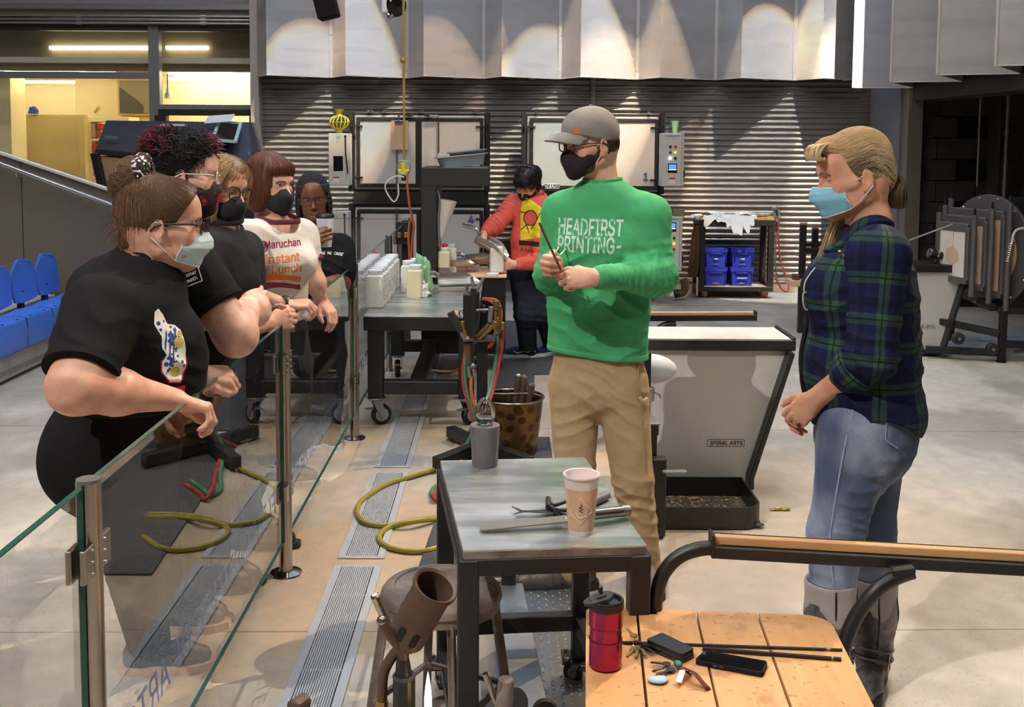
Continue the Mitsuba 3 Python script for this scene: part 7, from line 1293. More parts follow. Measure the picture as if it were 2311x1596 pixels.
# jeans, boots
j8 = [ec(E(1950, 905), E(1948, 990), (.180, .130), (.185, .135), lat8), ell(E(2003, 965, -.07), (.075, .08, .085), k=.05), ell(E(2003, 965, .08), (.075, .08, .085), k=.05), cone(hn, kn8, .112, .074, .05), cone(kn8, E(1878, 1345, -.09), .074, .066, .04), cone(hf, kf8, .112, .066, .05), cone(kf8, E(1968, 1345, .09), .066, .060, .04)]
wj = wrinkle([(kn8 + A(.04, -.05, .02), A(.2, 0, 1), .09, .007, .032), (E(1960, 1085, -.12), A(.3, 0, 1), .11, .006, .05), (E(1990, 1030, -.1), A(-.3, 0, 1), .08, .007, .04), (E(1880, 1310, -.1), A(.2, 0, 1), .08, .005, .04), (kf8, A(0, 0, 1), .08, .006, .035)])
zj = E(1900, 1330)[2]; jn = part(p8, 'jeans', relax(blob(j8, .006, lambda F, x, y, z: np.maximum(wj(F, x, y, z), zj - z)), 2), 'denim', True, 'faded blue jeans')
part(jn, 'side_seam', tube([seen(j8, x, y, 3.1, .002) for x, y in ((1925, 925), (1908, 1000), (1893, 1080), (1880, 1160), (1872, 1230), (1882, 1320))], .0028, 6), 'denim_seam')
part(jn, 'pocket_stitch', tube([seen(j8, x, y, 3.1, .004) for x, y in ((2004, 935), (2000, 965), (1999, 992), (2012, 1003), (2026, 1012))], .0018, 5), 'denim_seam')
for kk, an, top, td in ((kn8, an8, E(1874, 1310, -.09), (-.9, -.35)), (kf8, af8, E(1970, 1300, .09), (-.45, -.9))):
    b0 = [cone(top, top + (an - top) * .45, .072, .066, .02), cone(top + (an - top) * .45, A(an[0], an[1], .10), .066, .052, .03)]; up, so = shoe(None, an, td, .27, .047, .10); wb = wrinkle([(A(an[0], an[1], .14), A(0, 0, 1), .09, .010, .034)])
    b = part(p8, 'boot', relax(blob(b0 + up, .006, lambda F, x, y, z: np.maximum(wb(F, x, y, z), np.maximum(.02 - z, z - top[2]))), 1), 'boot_leather', True, 'tall grey leather boot'); part(b, 'sole', plate(so, .03), 'sole_dark', False); zt8 = top[2]
    part(b, 'suede_top', blob(b0, .006, lambda F, x, y, z: np.maximum(np.maximum(F - .0015, -F - .008), np.maximum(z - zt8, zt8 - .085 - .03 * np.sin(np.arctan2(y - an[1], x - an[0]) * 3) - z))), 'suede', True)
    part(b, 'piping', cat(*[tube([project(b0, [A(top[0] + (an[0] - top[0]) * t, top[1] + (an[1] - top[1]) * t, top[2] + (.10 - top[2]) * t) + A(*o)], -A(*o) / .3, .0005)[0] for t in (0.02, .25, .5, .75, .95)], .003, 6) for o in ((-.02, -.3, 0), (.29, -.08, 0))]), 'black'); c = A(an[0], an[1], .085); f_ = A(td[0], td[1], 0) / np.linalg.norm(td)
    part(b, 'strap', cat(*[tube([project(up + b0, [c + A(.2 * math.cos(t), .2 * math.sin(t), dz + .012 * math.cos(t - math.atan2(f_[1], f_[0])))], -A(math.cos(t), math.sin(t), 0), .001)[0] for t in np.linspace(0, 2 * np.pi, 17)[:-1]], .0075, 6, 2, closed=True) for dz in (0.0, .03)]), 'boot_leather'); l_ = A(-f_[1], f_[0], 0) * (1 if (-f_[0]) < 0 or True else -1)
    for sd in (-1, 1): o = project(up + b0, [c + l_ * sd * .2 + f_ * .03], -l_ * sd, .006)[0]; part(b, 'ring', tube([o + f_ * .017 * math.cos(t) + A(0, 0, .022 * math.sin(t)) for t in np.linspace(0, 2 * np.pi, 13)[:-1]], .003, 6, 2, closed=True), 'steel'); 
sg8 = thing('safety_glasses', 'clear safety glasses hanging on the front of the plaid shirt', 'glasses'); g0 = E(1832, 640, -.06)
for i, (pts) in enumerate((((1853, 600), (1840, 605), (1826, 622), (1816, 640), (1815, 660), (1826, 655), (1843, 640), (1857, 615)), ((1815, 660), (1812, 672), (1814, 690), (1820, 700), (1828, 690), (1829, 670)))):
    L = [E(x, y, -.08 + .012 * i) for x, y in pts]; part(sg8, 'frame', tube(L, .0022, 6, 3, closed=True), 'clear_plastic', True); part(sg8, 'lens', TM(np.vstack([np.mean(L, 0) + A(-.006, -.008, 0), L]), [[0, k + 1, (k + 1) % len(L) + 1] for k in range(len(L))]), 'glass', False)
part(sg8, 'temple', tube([E(1853, 600, -.08), E(1866, 620, -.06), E(1872, 660, -.05)], .002, 6), 'clear_plastic')
# ------------------------------------------------------------------ the group at the glass rail
M('tee_black', (24, 24, 26), .9, spec=.15); M('tee_charcoal', (40, 42, 46), .9, spec=.15); M('pants_black', (20, 20, 22), .9, spec=.15); M('print_white', (224, 222, 216), .7); M('print_red', (156, 34, 38), .7); M('print_tan', (186, 164, 92), .7); M('maroon', (92, 28, 48), .8); M('print_maroon', (124, 44, 76), .75); M('print_orange', (214, 128, 62), .75)
cloth_mat('tee_white', (222, 216, 208), .07); M('mask_black', (26, 25, 27), .85)
def t_camo(p, n, uv): return mikit.mix(srgb((28, 22, 24)), srgb((176, 42, 40)), mikit.smoothstep(.50, .58, mikit.fbm(p.x * 34, p.y * 34, p.z * 20, 3)))
M('mask_camo', 0, .8, tex=mikit.proc(t_camo)); 
def t_scrunch(p, n, uv): return mikit.mix(srgb((24, 22, 24)), srgb((226, 210, 204)), mikit.smoothstep(.60, .66, mikit.noise(p.x * 150, p.y * 150, p.z * 150)))
M('scrunchie', 0, .8, tex=mikit.proc(t_scrunch))
def tee(p, pr, sleeves, hole, zh, folds, mat, trim=None, cuffs=(), h=.006, label=None, collar_w=.009):
    w = wrinkle(folds); allp = pr + sleeves
    def post(F, x, y, z):
        F = np.maximum(np.maximum(w(F, x, y, z), -pdist(hole, x, y, z)), zh - z)
        for e, d, r in cuffs: F = np.where((x - e[0]) ** 2 + (y - e[1]) ** 2 + (z - e[2]) ** 2 < (r * 1.3) ** 2, np.maximum(F, (x - e[0]) * d[0] + (y - e[1]) * d[1] + (z - e[2]) * d[2]), F)
        return F
    m = relax(blob(allp, h, post), 2); s = part(p, 'shirt', m, mat, True, label); crew(s, allp, hole, trim or mat, collar_w)
    for e, d, r in cuffs: part(s, 'sleeve_hem', sweep([e - A(*d) * t for t in (.020, .017, .001, -.002)], circ(1, 30), scale=[r - .002, r + .0015, r + .0015, r - .003]), trim or mat, 40)
    return s, m, allp
def legs(p, hl, hr, kl, kr, al, ar, mat, r=(.105, .08, .075, .055), seat=None, folds=(), z0=.06):
    pr = [cone(hl, kl, r[0], r[1], .05), cone(kl, al, r[2], r[3], .04), cone(hr, kr, r[0], r[1], .05), cone(kr, ar, r[2], r[3], .04)] + list(seat or []); w = wrinkle(list(folds) or [((A(*kl) + A(*kr)) / 2, A(0, 0, 1), .2, .008, .06)])
    return part(p, 'trousers', relax(blob(pr, .009, lambda F, x, y, z: np.maximum(w(F, x, y, z), z0 - z)), 2), mat, True)
def shoes(p, specs, mat, sole, L=.26, hgt=.075, nm='shoe'):
    for an, td in specs:
        up, so = shoe(None, an, td, L, .047, hgt); b = part(p, nm, blob(up, .006, lambda F, x, y, z: np.maximum(F, np.maximum(.016 - z, z - hgt - .05))), mat, True); part(b, 'sole', plate(so, .026), sole, False)
def hairdo(p, Wd, prims, post, mat, light, flow, n, L, seed, keep=None, rad=.0008, lift=(.0, .004), h=.004, label=None, jit=.16):
    m = blob(prims, h, post); k = part(p, 'hair', Wd(m), mat, True, label); part(k, 'strands', Wd(strands(prims, m, flow, n, L, seed, keep, rad, lift, jit)), light, True, kind='stuff'); return k
# --- 1: bun, black shirt
Y1 = 2.95; F1 = lambda x, y, Y=Y1: at(x, y, Y)
p1 = person('person with a brown hair bun in a black picture T-shirt, leaning on the glass')
R1 = ypr(-70, -2, 0); hc1 = F1(366, 507); rt1 = -R1[:, 0]; fw1 = A(R1[0, 1], R1[1, 1], 0); fw1 /= np.linalg.norm(fw1); lat1 = A(rt1[0], rt1[1], 0)
nb1 = F1(328, 606); n1 = [cone(hc1 + R1 @ A(0, -.04, -.05), nb1, .060, .072, .03), cone(nb1, nb1 + A(0, 0, -.08), .072, .075, .04)]
hm, hp1, Wd1 = make_head(p1, 'head', hc1, R1, 'skin_fair', n1, jaw=1.10, open_=.75, cheek=1.12, s=1.03)
sr, er, wr = F1(228, 705, 2.76), F1(172, 872, 2.60), F1(396, 902, 2.80); sl, el_, wl = sr - rt1 * .37 + A(0, 0, 0), F1(370, 850, 3.10), F1(452, 846, 3.10)
h1r = hand(wr, (.80, .42, -.30), (-.05, -.25, -1), 1, DROOP, ((.048, .040, -.022), (.080, .042, -.034), (.104, .034, -.044)), 1.02); h1l = hand(wl, (.90, .30, -.08), (-.1, .6, -.8), -1, ((62, 70, 40, 3), (60, 72, 40, 1), (62, 74, 40, -2), (66, 74, 40, -5)), ((.044, .046, -.01), (.074, .050, -.02), (.096, .040, -.032)), .98)
arm1 = blob([cone(sr + (er - sr) * .4, er, .072, .066, .03), cone(er, er + (wr - er) * .40, .066, .055, .03), cone(er + (wr - er) * .40, wr, .055, .029, .03)] + h1r, .0032); arm1b = blob([cone(sl + (el_ - sl) * .4, el_, .07, .06, .03), cone(el_, wl, .055, .028, .03)] + h1l, .0032)
hr1, hl1 = F1(262, 1060, 2.90), F1(285, 1050, 3.12); kr1, kl1 = A(-1.10, 3.08, .52), A(-1.12, 3.32, .52); ar1, al1 = A(-1.10, 3.27, .09), A(-1.13, 3.55, .09)
core = blob([ec(F1(280, 980), F1(320, 680), (.17, .13), (.14, .10), lat1), cone(sr, er, .05, .045), cone(sl, el_, .05, .045), cone(F1(320, 680), sr, .06, .05), cone(F1(320, 680), sl, .06, .05), cone(F1(320, 680), nb1, .07, .06), cone(hr1, kr1, .08, .06), cone(kr1, ar1, .05, .04), cone(hl1, kl1, .08, .06), cone(kl1, al1, .05, .04)], .012)
part(p1, 'body', relax(cat(hm, arm1, arm1b, core), 1), 'skin_fair', True)
eyes(p1, Wd1); brows(p1, Wd1, hp1, 'hair_brown'); surgical(p1, Wd1, hp1, 'mask_blue'); glasses(p1, Wd1, 'black', .026, .017, .0022, .100, -.003, temple=.0034, label='black glasses')
ch1 = F1(318, 740)
b1 = [ec(F1(300, 905), F1(306, 800), (.200, .172), (.195, .172), lat1), ec(F1(306, 800), F1(302, 700), (.195, .170), (.190, .142), lat1), ec(F1(302, 700), nb1 + A(0, 0, -.03), (.188, .136), (.10, .085), lat1), ell(F1(306, 775) + fw1 * .078 + rt1 * .07, (.09, .09, .09), k=.07), ell(F1(306, 775) + fw1 * .078 - rt1 * .07, (.09, .09, .09), k=.07), ell(F1(310, 850), (.16, .17, .11), k=.08), ell(F1(235, 660), (.07, .15, .09), k=.08), cone(nb1 + A(0, 0, -.04), nb1 + A(-.005, 0, .0), .10, .085, .04)]
slv = [cone(sr, sr + (er - sr) * .88, .100, .088, .05), cone(sl, sl + (el_ - sl) * .6, .098, .085, .05)]
dse = (er - sr) / np.linalg.norm(er - sr); e1 = sr + (er - sr) * .78; hole1 = cone(nb1 + A(.012, .004, .045), nb1 + A(.05, .02, .17), .080, .095, .01)
s1, m1, pr1 = tee(p1, b1, slv, hole1, F1(270, 905)[2], [(F1(190, 750, 2.65), A(.6, 0, 1), .14, .007, .06), (F1(360, 800), A(.3, 0, 1), .16, .008, .07), (F1(220, 870), A(-.3, 0, 1), .12, .007, .05), (F1(400, 860, 2.8), A(.6, .2, 1), .10, .010, .05), (F1(300, 690, 2.8), A(1, 0, .3), .12, .006, .055)], 'tee_black', cuffs=[(e1 + dse * .01, dse, .0925)], label='black T-shirt with a picture print')
O1 = F1(415, 775, 2.80); ux1 = A(.80, .60, 0) * 1.0; ux1 = fw1 * .0 + A(.78, -.62, 0) * 0 + (-rt1 * .62 + fw1 * -.0); ux1 = A(.72, .69, 0)
pg = Polygon([(-.055, .085), (-.042, .092), (-.03, .075), (-.022, .05), (-.002, .045), (.012, .03), (.02, -.02), (.016, -.07), (.0, -.105), (-.03, -.10), (-.05, -.07), (-.048, -.045), (-.036, -.03), (-.046, -.01), (-.044, .02), (-.06, .055)])
part(s1, 'print', decal(m1, pg, O1, ux1, (-.06, 0, 1)), 'print_white', True, 'white picture print with an abstract pattern')
rg = np.random.default_rng(8); bl = unary_union([Point(rg.uniform(-.05, .012), rg.uniform(-.08, .06)).buffer(rg.uniform(.002, .007)) for _ in range(44)] + [LineString([(-.04 + .01 * i, -.02 - .02 * math.sin(i)), (-.03 + .012 * i, .03)]).buffer(.0022) for i in range(4)]).intersection(pg.buffer(-.004))
part(s1, 'print_dark', decal(m1, bl, O1, ux1, (-.06, 0, 1), .0018), 'print_blue', True); part(s1, 'print_tan', decal(m1, unary_union([Point(.0, .0).buffer(.014), Point(-.015, -.075).buffer(.014), Point(.006, .022).buffer(.008)]).intersection(pg), O1, ux1, (-.06, 0, 1), .0021), 'print_tan', True)
part(s1, 'print_red', decal(m1, unary_union([pg.buffer(.004).difference(pg).intersection(sbox(-.1, -.2, .1, -.04)), sbox(-.02, -.155, .02, -.118), Point(.006, -.0).buffer(.009)]), O1, ux1, (-.06, 0, 1), .0016), 'print_red', True)
pants1 = [ell(F1(250, 985), (.165, .20, .15), k=.08), ell(F1(205, 1050, 2.88), (.12, .12, .11), k=.08), ell(F1(215, 1050, 3.06), (.12, .12, .11), k=.08), ec(F1(295, 890), F1(270, 1000), (.190, .150), (.205, .165), lat1)]
legs(p1, hl1, hr1, kl1, kr1, al1, ar1, 'pants_black', (.135, .10, .09, .065), pants1)
shoes(p1, [(ar1 * A(1, 1, 0), (1, .12)), (al1 * A(1, 1, 0), (1, .1))], 'boot_dark' if False else 'charcoal', 'kraft', .27, .09, 'boot')
# hair pulled up into a bun
hr_1 = [ell((0, -.018, .034), (.0830, .104, .0935), k=.03), ell((0, .042, .056), (.066, .060, .058), k=.03), ell((0, -.055, .085), (.050, .050, .05), k=.04), ell((0, -.055, -.045), (.058, .055, .045), k=.03)]
def hp1_post(F, x, y, z):
    F = np.maximum(F, np.where(z < .098, np.minimum(y - (.024 + np.where(z > 0, .70, 1.5) * z), .098 - z), -1)); return np.maximum(F, -.082 - z - .5 * (y + .06))
tgt1 = A(0, -.050, .135); fl1 = lambda P: (tgt1 - P) / (np.linalg.norm(tgt1 - P, axis=1, keepdims=True) + 1e-6)
hk = hairdo(p1, Wd1, hr_1, hp1_post, 'hair_brown', 'hair_brown_light', fl1, 3200, .10, 21, lambda P: ~((P[:, 2] < .096) & (P[:, 1] > .022 + np.where(P[:, 2] > 0, .7, 1.5) * P[:, 2])), .0007, (.0, .0035), label='brown hair pulled up into a bun', jit=.08)
bun = [ell((0, -.080, .122), (.043, .042, .044), k=.03), ell((.0, -.105, .10), (.03, .028, .034), k=.02), ell((.012, -.07, .15), (.03, .03, .022), k=.02)]; bm = blob(bun, .004, wrinkle([(A(0, -.08, .122), A(.5, 1, .4), .08, .006, .022)])); part(hk, 'bun', Wd1(bm), 'hair_brown', True); part(hk, 'bun_strands', Wd1(strands(bun, bm, lambda P: np.cross(P - A(0, -.085, .12), A(.6, .3, .7)), 1500, .09, 23, None, .0008, (.001, .006), .2)), 'hair_brown_light', True, kind='stuff')
part(p1, 'scrunchie', Wd1(relax(blob([cone((.028 * math.cos(t) + 0, -.052 + .010 * math.cos(t), .134 + .030 * math.sin(t)), (.028 * math.cos(t + .5), -.052 + .010 * math.cos(t + .5), .134 + .030 * math.sin(t + .5)), .021 + .004 * math.sin(t * 5), .021, .01) for t in np.linspace(0, 2 * np.pi, 13)[:-1]], .004, wrinkle([(A(0, -.05, .134), A(.2, 1, .3), .07, .006, .016)])), 1)), 'scrunchie', True, 'black scrunchie with white specks')
wsp = [];  rg = np.random.default_rng(4)
for i in range(70): a = rg.uniform(-.05, .05); q = A(a, -.085 + rg.uniform(-.02, .03), rg.uniform(-.05, .02)); d = A(rg.normal(0, .012), -rg.uniform(.015, .06), -rg.uniform(.01, .07)); wsp.append(spline([q, q + d * .5 + A(0, -.012, .006), q + d], 4))
part(hk, 'loose_hair', Wd1(ribbons(np.array(wsp), .0006)), 'hair_brown_light', True, kind='stuff')
# --- 2: black and plum hair, camouflage mask
Y2_ = 3.46; F2 = lambda x, y, Y=Y2_: at(x, y, Y)
p2 = person('person with spiky black hair, a red and black mask and crossed arms')
R2 = ypr(-74, -3, 0); hc2 = F2(418, 395); rt2, fw2 = -R2[:, 0], A(R2[0, 1], R2[1, 1], 0); lat2 = A(rt2[0], rt2[1], 0); nb2 = F2(408, 508)
hm, hp2, Wd2 = make_head(p2, 'head', hc2, R2, 'skin_pale', [cone(hc2 + R2 @ A(0, -.04, -.05), nb2, .058, .064, .03), cone(nb2, nb2 + A(0, 0, -.08), .064, .07, .04)], open_=.7)
s2r, e2r, w2r = F2(432, 612, 3.24), F2(533, 757, 3.20), F2(566, 690, 3.50); s2l, e2l, w2l = F2(505, 600, 3.60), F2(572, 700, 3.56), F2(500, 708, 3.24)
h2l = hand(w2l, (-.75, -.55, .05), (.45, -.3, -.6), -1, RELAX, TH_REST); h2r = hand(w2r, (.3, .9, .2), (-.6, .3, -.4), 1, RELAX, TH_REST)
a2 = blob([cone(s2r + (e2r - s2r) * .35, e2r, .066, .060, .03), cone(e2r, w2r, .060, .034, .035)] + h2r, .0036); a2b = blob([cone(s2l + (e2l - s2l) * .3, e2l, .060, .052, .03), cone(e2l, w2l, .052, .032, .03)] + h2l, .0036)
hr2, hl2, kr2, kl2, ar2, al2 = F2(405, 960, 3.36), F2(430, 950, 3.60), F2(455, 1190, 3.48), F2(480, 1180, 3.72), A(-1.12, 3.62, .09), A(-1.10, 3.86, .09)
core = blob([ec(F2(410, 900), F2(430, 620), (.15, .10), (.14, .09), lat2), cone(F2(430, 620), nb2, .07, .06), cone(F2(430, 620), s2r, .05, .05), cone(F2(430, 620), s2l, .05, .05), cone(s2r, e2r, .045, .04), cone(s2l, e2l, .045, .04), cone(hr2, kr2, .08, .06), cone(kr2, ar2, .05, .04), cone(hl2, kl2, .08, .06), cone(kl2, al2, .05, .04)], .012)
part(p2, 'body', relax(cat(hm, a2, a2b, core), 1), 'skin_pale', True); eyes(p2, Wd2, (0, -.25)); cloth_mask(p2, Wd2, hp2, 'mask_camo', cup=1.04); glasses(p2, Wd2, 'clear_plastic', .027, .019, .0018, .101, -.004, label='clear-framed glasses')
b2 = [ec(F2(415, 860), F2(425, 740), (.205, .150), (.205, .150), lat2), ec(F2(425, 740), F2(425, 600), (.205, .145), (.175, .11), lat2), ell(F2(462, 680, 3.38), (.075, .11, .10), k=.07), ell(F2(470, 680, 3.56), (.075, .11, .10), k=.07), cone(nb2 + A(0, 0, -.06), nb2, .10, .08, .04)]
d2 = (e2r - s2r) / np.linalg.norm(e2r - s2r); slv2 = [cone(s2r, s2r + d2 * .155, .092, .086, .05), cone(s2l, s2l + (e2l - s2l) * .45, .085, .075, .05)]; hole2 = cone(nb2 + A(.01, 0, .045), nb2 + A(.03, 0, .16), .072, .09, .01)
s2_, m2, pr2 = tee(p2, b2, slv2, hole2, F2(410, 862)[2], [(F2(480, 700, 3.3), A(.4, 0, 1), .12, .010, .05), (F2(430, 760, 3.3), A(-.4, 0, 1), .14, .008, .06), (F2(430, 640, 3.15), A(1, 0, .5), .09, .006, .045)], 'tee_black', cuffs=[(s2r + d2 * .140, d2, .0885)], label='black T-shirt with a sleeve patch')
tq = F2(405, 636, 3.06); ubx = A(.93, .0, .36); sbl = rrect(.072, .047, .004).difference(rrect(.066, .041, .003)); part(s2_, 'patch_border', decal(m2, sbl, tq, ubx, (-.36, 0, .93), .0014), 'print_white', True); part(s2_, 'patch_lettering', decal(m2, unary_union([affinity.translate(text_shape('Rooster', .011), 0, .004), affinity.translate(text_shape('Teeth', .011), .004, -.013)]), tq, ubx, (-.36, 0, .93), .0014, .004), 'print_white', True)
legs(p2, hl2, hr2, kl2, kr2, al2, ar2, 'pants_black', (.12, .09, .08, .07), [ec(F2(412, 850), F2(410, 960), (.18, .14), (.19, .15), lat2)]); shoes(p2, [(ar2, (1, -.1)), (al2, (1, .1))], 'black', 'sole_dark')
hr_2 = [ell((0, -.020, .040), (.0840, .104, .095), k=.03), ell((0, .035, .095), (.060, .055, .040), k=.03), ell((0, -.07, .06), (.07, .06, .075), k=.03), ell((0, -.07, -.02), (.062, .045, .05), k=.03)]
def hp2_post(F, x, y, z): return np.maximum(np.maximum(F, np.where(z < .062, np.minimum(y - (.050 - .75 * np.maximum(.062 - z, 0)), .062 - z), -1)), -.065 - z)
k2_ = hairdo(p2, Wd2, hr_2, hp2_post, 'hair_black', 'hair_black', lambda P: np.stack([P[:, 0], P[:, 1] * 1.0 + .02, P[:, 2] * .2 - .02], 1), 2200, .06, 31, lambda P: ~((P[:, 2] < .06) & (P[:, 1] > .048 - .75 * np.maximum(.062 - P[:, 2], 0))), .0010, (.0, .006), label='spiky black hair with plum edges', jit=.3)
def spikes(n, seed, cond, Lr, up):
    rg = np.random.default_rng(seed); v = np.asarray(blob(hr_2, .008, hp2_post).vertices); v = v[cond(v)]; v = v[rg.integers(0, len(v), n)]; c = A(0, -.02, .03); out = []
    for q in v:
        d = (q - c) / np.linalg.norm(q - c); d = d + up + rg.normal(0, .35, 3); d /= np.linalg.norm(d); L = rg.uniform(*Lr); out.append(spline([q - d * .006, q + d * L * .5 + rg.normal(0, .004, 3), q + d * L + A(0, rg.normal(0, .01), -.012 * rg.uniform())], 4))
    return ribbons(np.array(out), .0016)
part(k2_, 'spikes', Wd2(spikes(700, 3, lambda v: (v[:, 2] > .05), (.008, .028), A(0, .1, .2))), 'hair_black', True, kind='stuff'); part(k2_, 'plum_tips', Wd2(spikes(330, 4, lambda v: (v[:, 2] > .06) & (v[:, 1] < -.045), (.012, .034), A(0, -.3, .2))), 'hair_plum', True, 'plum hair tips', 'stuff'); part(k2_, 'plum_tips', Wd2(spikes(90, 5, lambda v: (v[:, 2] > .08) & (v[:, 1] > .055), (.015, .03), A(0, .4, .0))), 'hair_plum', True, 'plum hair tips', 'stuff')
# --- 3: blond, glasses, black mask, clasped hands
Y3 = 3.98; F3 = lambda x, y, Y=Y3: at(x, y, Y)
p3 = person('person with dark blond hair, glasses and black mask, hands clasped on a post')
R3 = ypr(-116, -8, 0); hc3 = F3(497, 424); rt3, fw3 = -R3[:, 0], A(R3[0, 1], R3[1, 1], 0); lat3 = A(rt3[0], rt3[1], 0); nb3 = F3(503, 523)
hm, hp3, Wd3 = make_head(p3, 'head', hc3, R3, 'skin_fair', [cone(hc3 + R3 @ A(0, -.04, -.05), nb3, .054, .058, .03), cone(nb3, nb3 + A(0, 0, -.08), .058, .065, .04)], open_=.6, jaw=.95)
s3r, e3r, w3r = F3(470, 570, 3.86), F3(528, 742, 3.82), F3(606, 730, 4.00); s3l, e3l, w3l = F3(548, 566, 4.14), F3(568, 720, 4.20), F3(620, 708, 4.14)
h3r = hand(w3r, (.86, .35, .18), (-.2, .8, -.3), 1, ((50, 60, 35, 3), (54, 62, 35, 1), (58, 64, 36, -2), (60, 64, 36, -5)), TH_IN, .95); h3l = hand(w3l, (.85, -.45, .15), (.1, -.8, -.4), -1, ((58, 66, 38, 3), (62, 68, 38, 1), (64, 68, 38, -2), (66, 68, 38, -5)), TH_REST, .95)
a3 = blob([cone(e3r, w3r, .048, .028, .02)] + h3r, .0032); a3b = blob([cone(e3l, w3l, .045, .028, .02)] + h3l, .0032)
hr3, hl3, kr3, kl3, ar3, al3 = F3(470, 900, 3.9), F3(510, 895, 4.12), F3(490, 1080, 3.95), F3(530, 1070, 4.2), A(-1.08, 3.95, .09), A(-1.02, 4.3, .09)
core = blob([ec(F3(485, 850), F3(500, 600), (.14, .09), (.13, .08), lat3), cone(F3(500, 600), nb3, .06, .055), cone(F3(500, 600), s3r, .05, .05), cone(F3(500, 600), s3l, .05, .05), cone(s3r, e3r, .04, .036), cone(s3l, e3l, .04, .036), cone(hr3, kr3, .08, .06), cone(kr3, ar3, .05, .04), cone(hl3, kl3, .08, .06), cone(kl3, al3, .05, .04)], .012)
part(p3, 'body', relax(cat(hm, a3, a3b, core), 1), 'skin_fair', True); eyes(p3, Wd3, (0, -.4)); brows(p3, Wd3, hp3, 'hair_ash'); cloth_mask(p3, Wd3, hp3, 'mask_black'); glasses(p3, Wd3, 'gunmetal', .026, .020, .0020, .100, -.006, 3.0)
b3 = [ec(F3(485, 850), F3(495, 740), (.185, .135), (.175, .125), lat3), ec(F3(495, 740), F3(505, 580), (.175, .125), (.165, .10), lat3), cone(nb3 + A(0, 0, -.06), nb3, .09, .075, .04), ell(F3(525, 650, 3.88), (.08, .08, .09), k=.07)]
hole3 = cone(nb3 + A(.01, -.01, .05), nb3 + A(.02, -.03, .16), .068, .085, .01)
s3_, m3, pr3 = tee(p3, b3, [cone(s3r, e3r + (e3r - s3r) * -.35, .08, .07, .04), cone(s3l, e3l + (e3l - s3l) * -.35, .08, .07, .04)], hole3, F3(485, 852)[2], [(F3(530, 640, 3.85), A(.4, 0, 1), .12, .009, .05)], 'tee_charcoal', label='dark grey T-shirt with a white badge print')
bd = unary_union([Point(0, .02).buffer(.052).difference(Point(0, .02).buffer(.046)), affinity.translate(text_shape('2021', .042, True, .8), 0, -.045), affinity.translate(text_shape('ART', .018), 0, .032), affinity.translate(text_shape('GLASS', .014), 0, .008), sbox(-.045, -.002, .045, .002)]); part(s3_, 'badge_print', decal(m3, bd, F3(536, 600, 3.82), A(.60, .80, 0) * 1 + fw3 * 0 + A(.2, -.3, 0), (0, 0, 1)), 'print_white', True)
legs(p3, hl3, hr3, kl3, kr3, al3, ar3, 'pants_black', (.11, .085, .075, .06), [ec(F3(488, 845), F3(488, 900), (.17, .12), (.17, .13), lat3)]); shoes(p3, [(ar3, (1, -.1)), (al3, (1, 0))], 'black', 'sole_dark')
hr_3 = [ell((0, -.018, .036), (.0820, .100, .092), k=.03), ell((0, .040, .062), (.066, .056, .052), k=.03), ell((.062, .02, -.03), (.022, .035, .075), k=.02), ell((-.062, .015, -.03), (.022, .035, .075), k=.02), ell((0, -.075, -.05), (.06, .04, .08), k=.03)]
def hp3_post(F, x, y, z): return np.maximum(np.maximum(F, np.minimum(np.minimum(y - .020, .055 + np.abs(x) * .7 - z * .9 + .0), .070 - np.abs(x) + .3 * np.maximum(y, 0))), -.13 - z)
k3_ = hairdo(p3, Wd3, hr_3, hp3_post, 'hair_ash', 'hair_blond', lambda P: np.stack([np.sign(P[:, 0]) * np.where(P[:, 2] > .07, 1, .05), -.35 * (P[:, 2] > .05), -np.ones(len(P))], 1), 2200, .12, 41, None, .0008, (.0, .005), label='dark blond shoulder-length hair')
part(k3_, 'lock', cat(*[lock([Wd3(trimesh.Trimesh([q], [[0, 0, 0]], process=False)).vertices[0] for q in ((s_ * .03, .07, .105), (s_ * .075, .065, .05), (s_ * .085, .055, -.01), (s_ * .078, .05, -.07), (s_ * .07, .04, -.115))], .012, 160, 50 + s_, curl=.15) for s_ in (-1, 1)]), 'hair_blond', True)
# --- 4: auburn bob, ringer shirt
Y4 = 4.50; F4 = lambda x, y, Y=Y4: at(x, y, Y)
p4 = person('person with an auburn bob, black mask and a white maroon-trimmed T-shirt')
R4 = ypr(-122, -1, 0); hc4 = F4(610, 416); lat4 = A(.70, .71, 0); fw4 = A(.71, -.70, 0); nb4 = F4(620, 507)
hm, hp4, Wd4 = make_head(p4, 'head', hc4, R4, 'skin_pale', [cone(hc4 + R4 @ A(0, -.04, -.05), nb4, .052, .056, .03), cone(nb4, nb4 + A(0, 0, -.08), .056, .06, .04)], open_=.95, jaw=.95, iris=None)
s4r, e4r, w4r = F4(552, 540, 4.34), F4(566, 668, 4.28), F4(648, 690, 4.33); s4l, e4l, w4l = F4(678, 535, 4.64), F4(712, 640, 4.60), F4(724, 676, 4.66)
h4r = hand(w4r, (.95, .25, .10), (.05, .25, -1), 1, DROOP, TH_REST, .98); h4l = hand(w4l, (.55, -.35, -.55), (-.5, .3, -.7), -1, ((30, 40, 25, 5), (34, 42, 26, 1), (38, 44, 26, -3), (40, 44, 26, -7)), TH_REST, .98)
a4 = blob([cone(s4r + (e4r - s4r) * .3, e4r, .050, .044, .02), cone(e4r, w4r, .044, .027, .03)] + h4r, .0036); a4b = blob([cone(s4l + (e4l - s4l) * .3, e4l, .048, .042, .02), cone(e4l, w4l, .042, .027, .03)] + h4l, .0036)
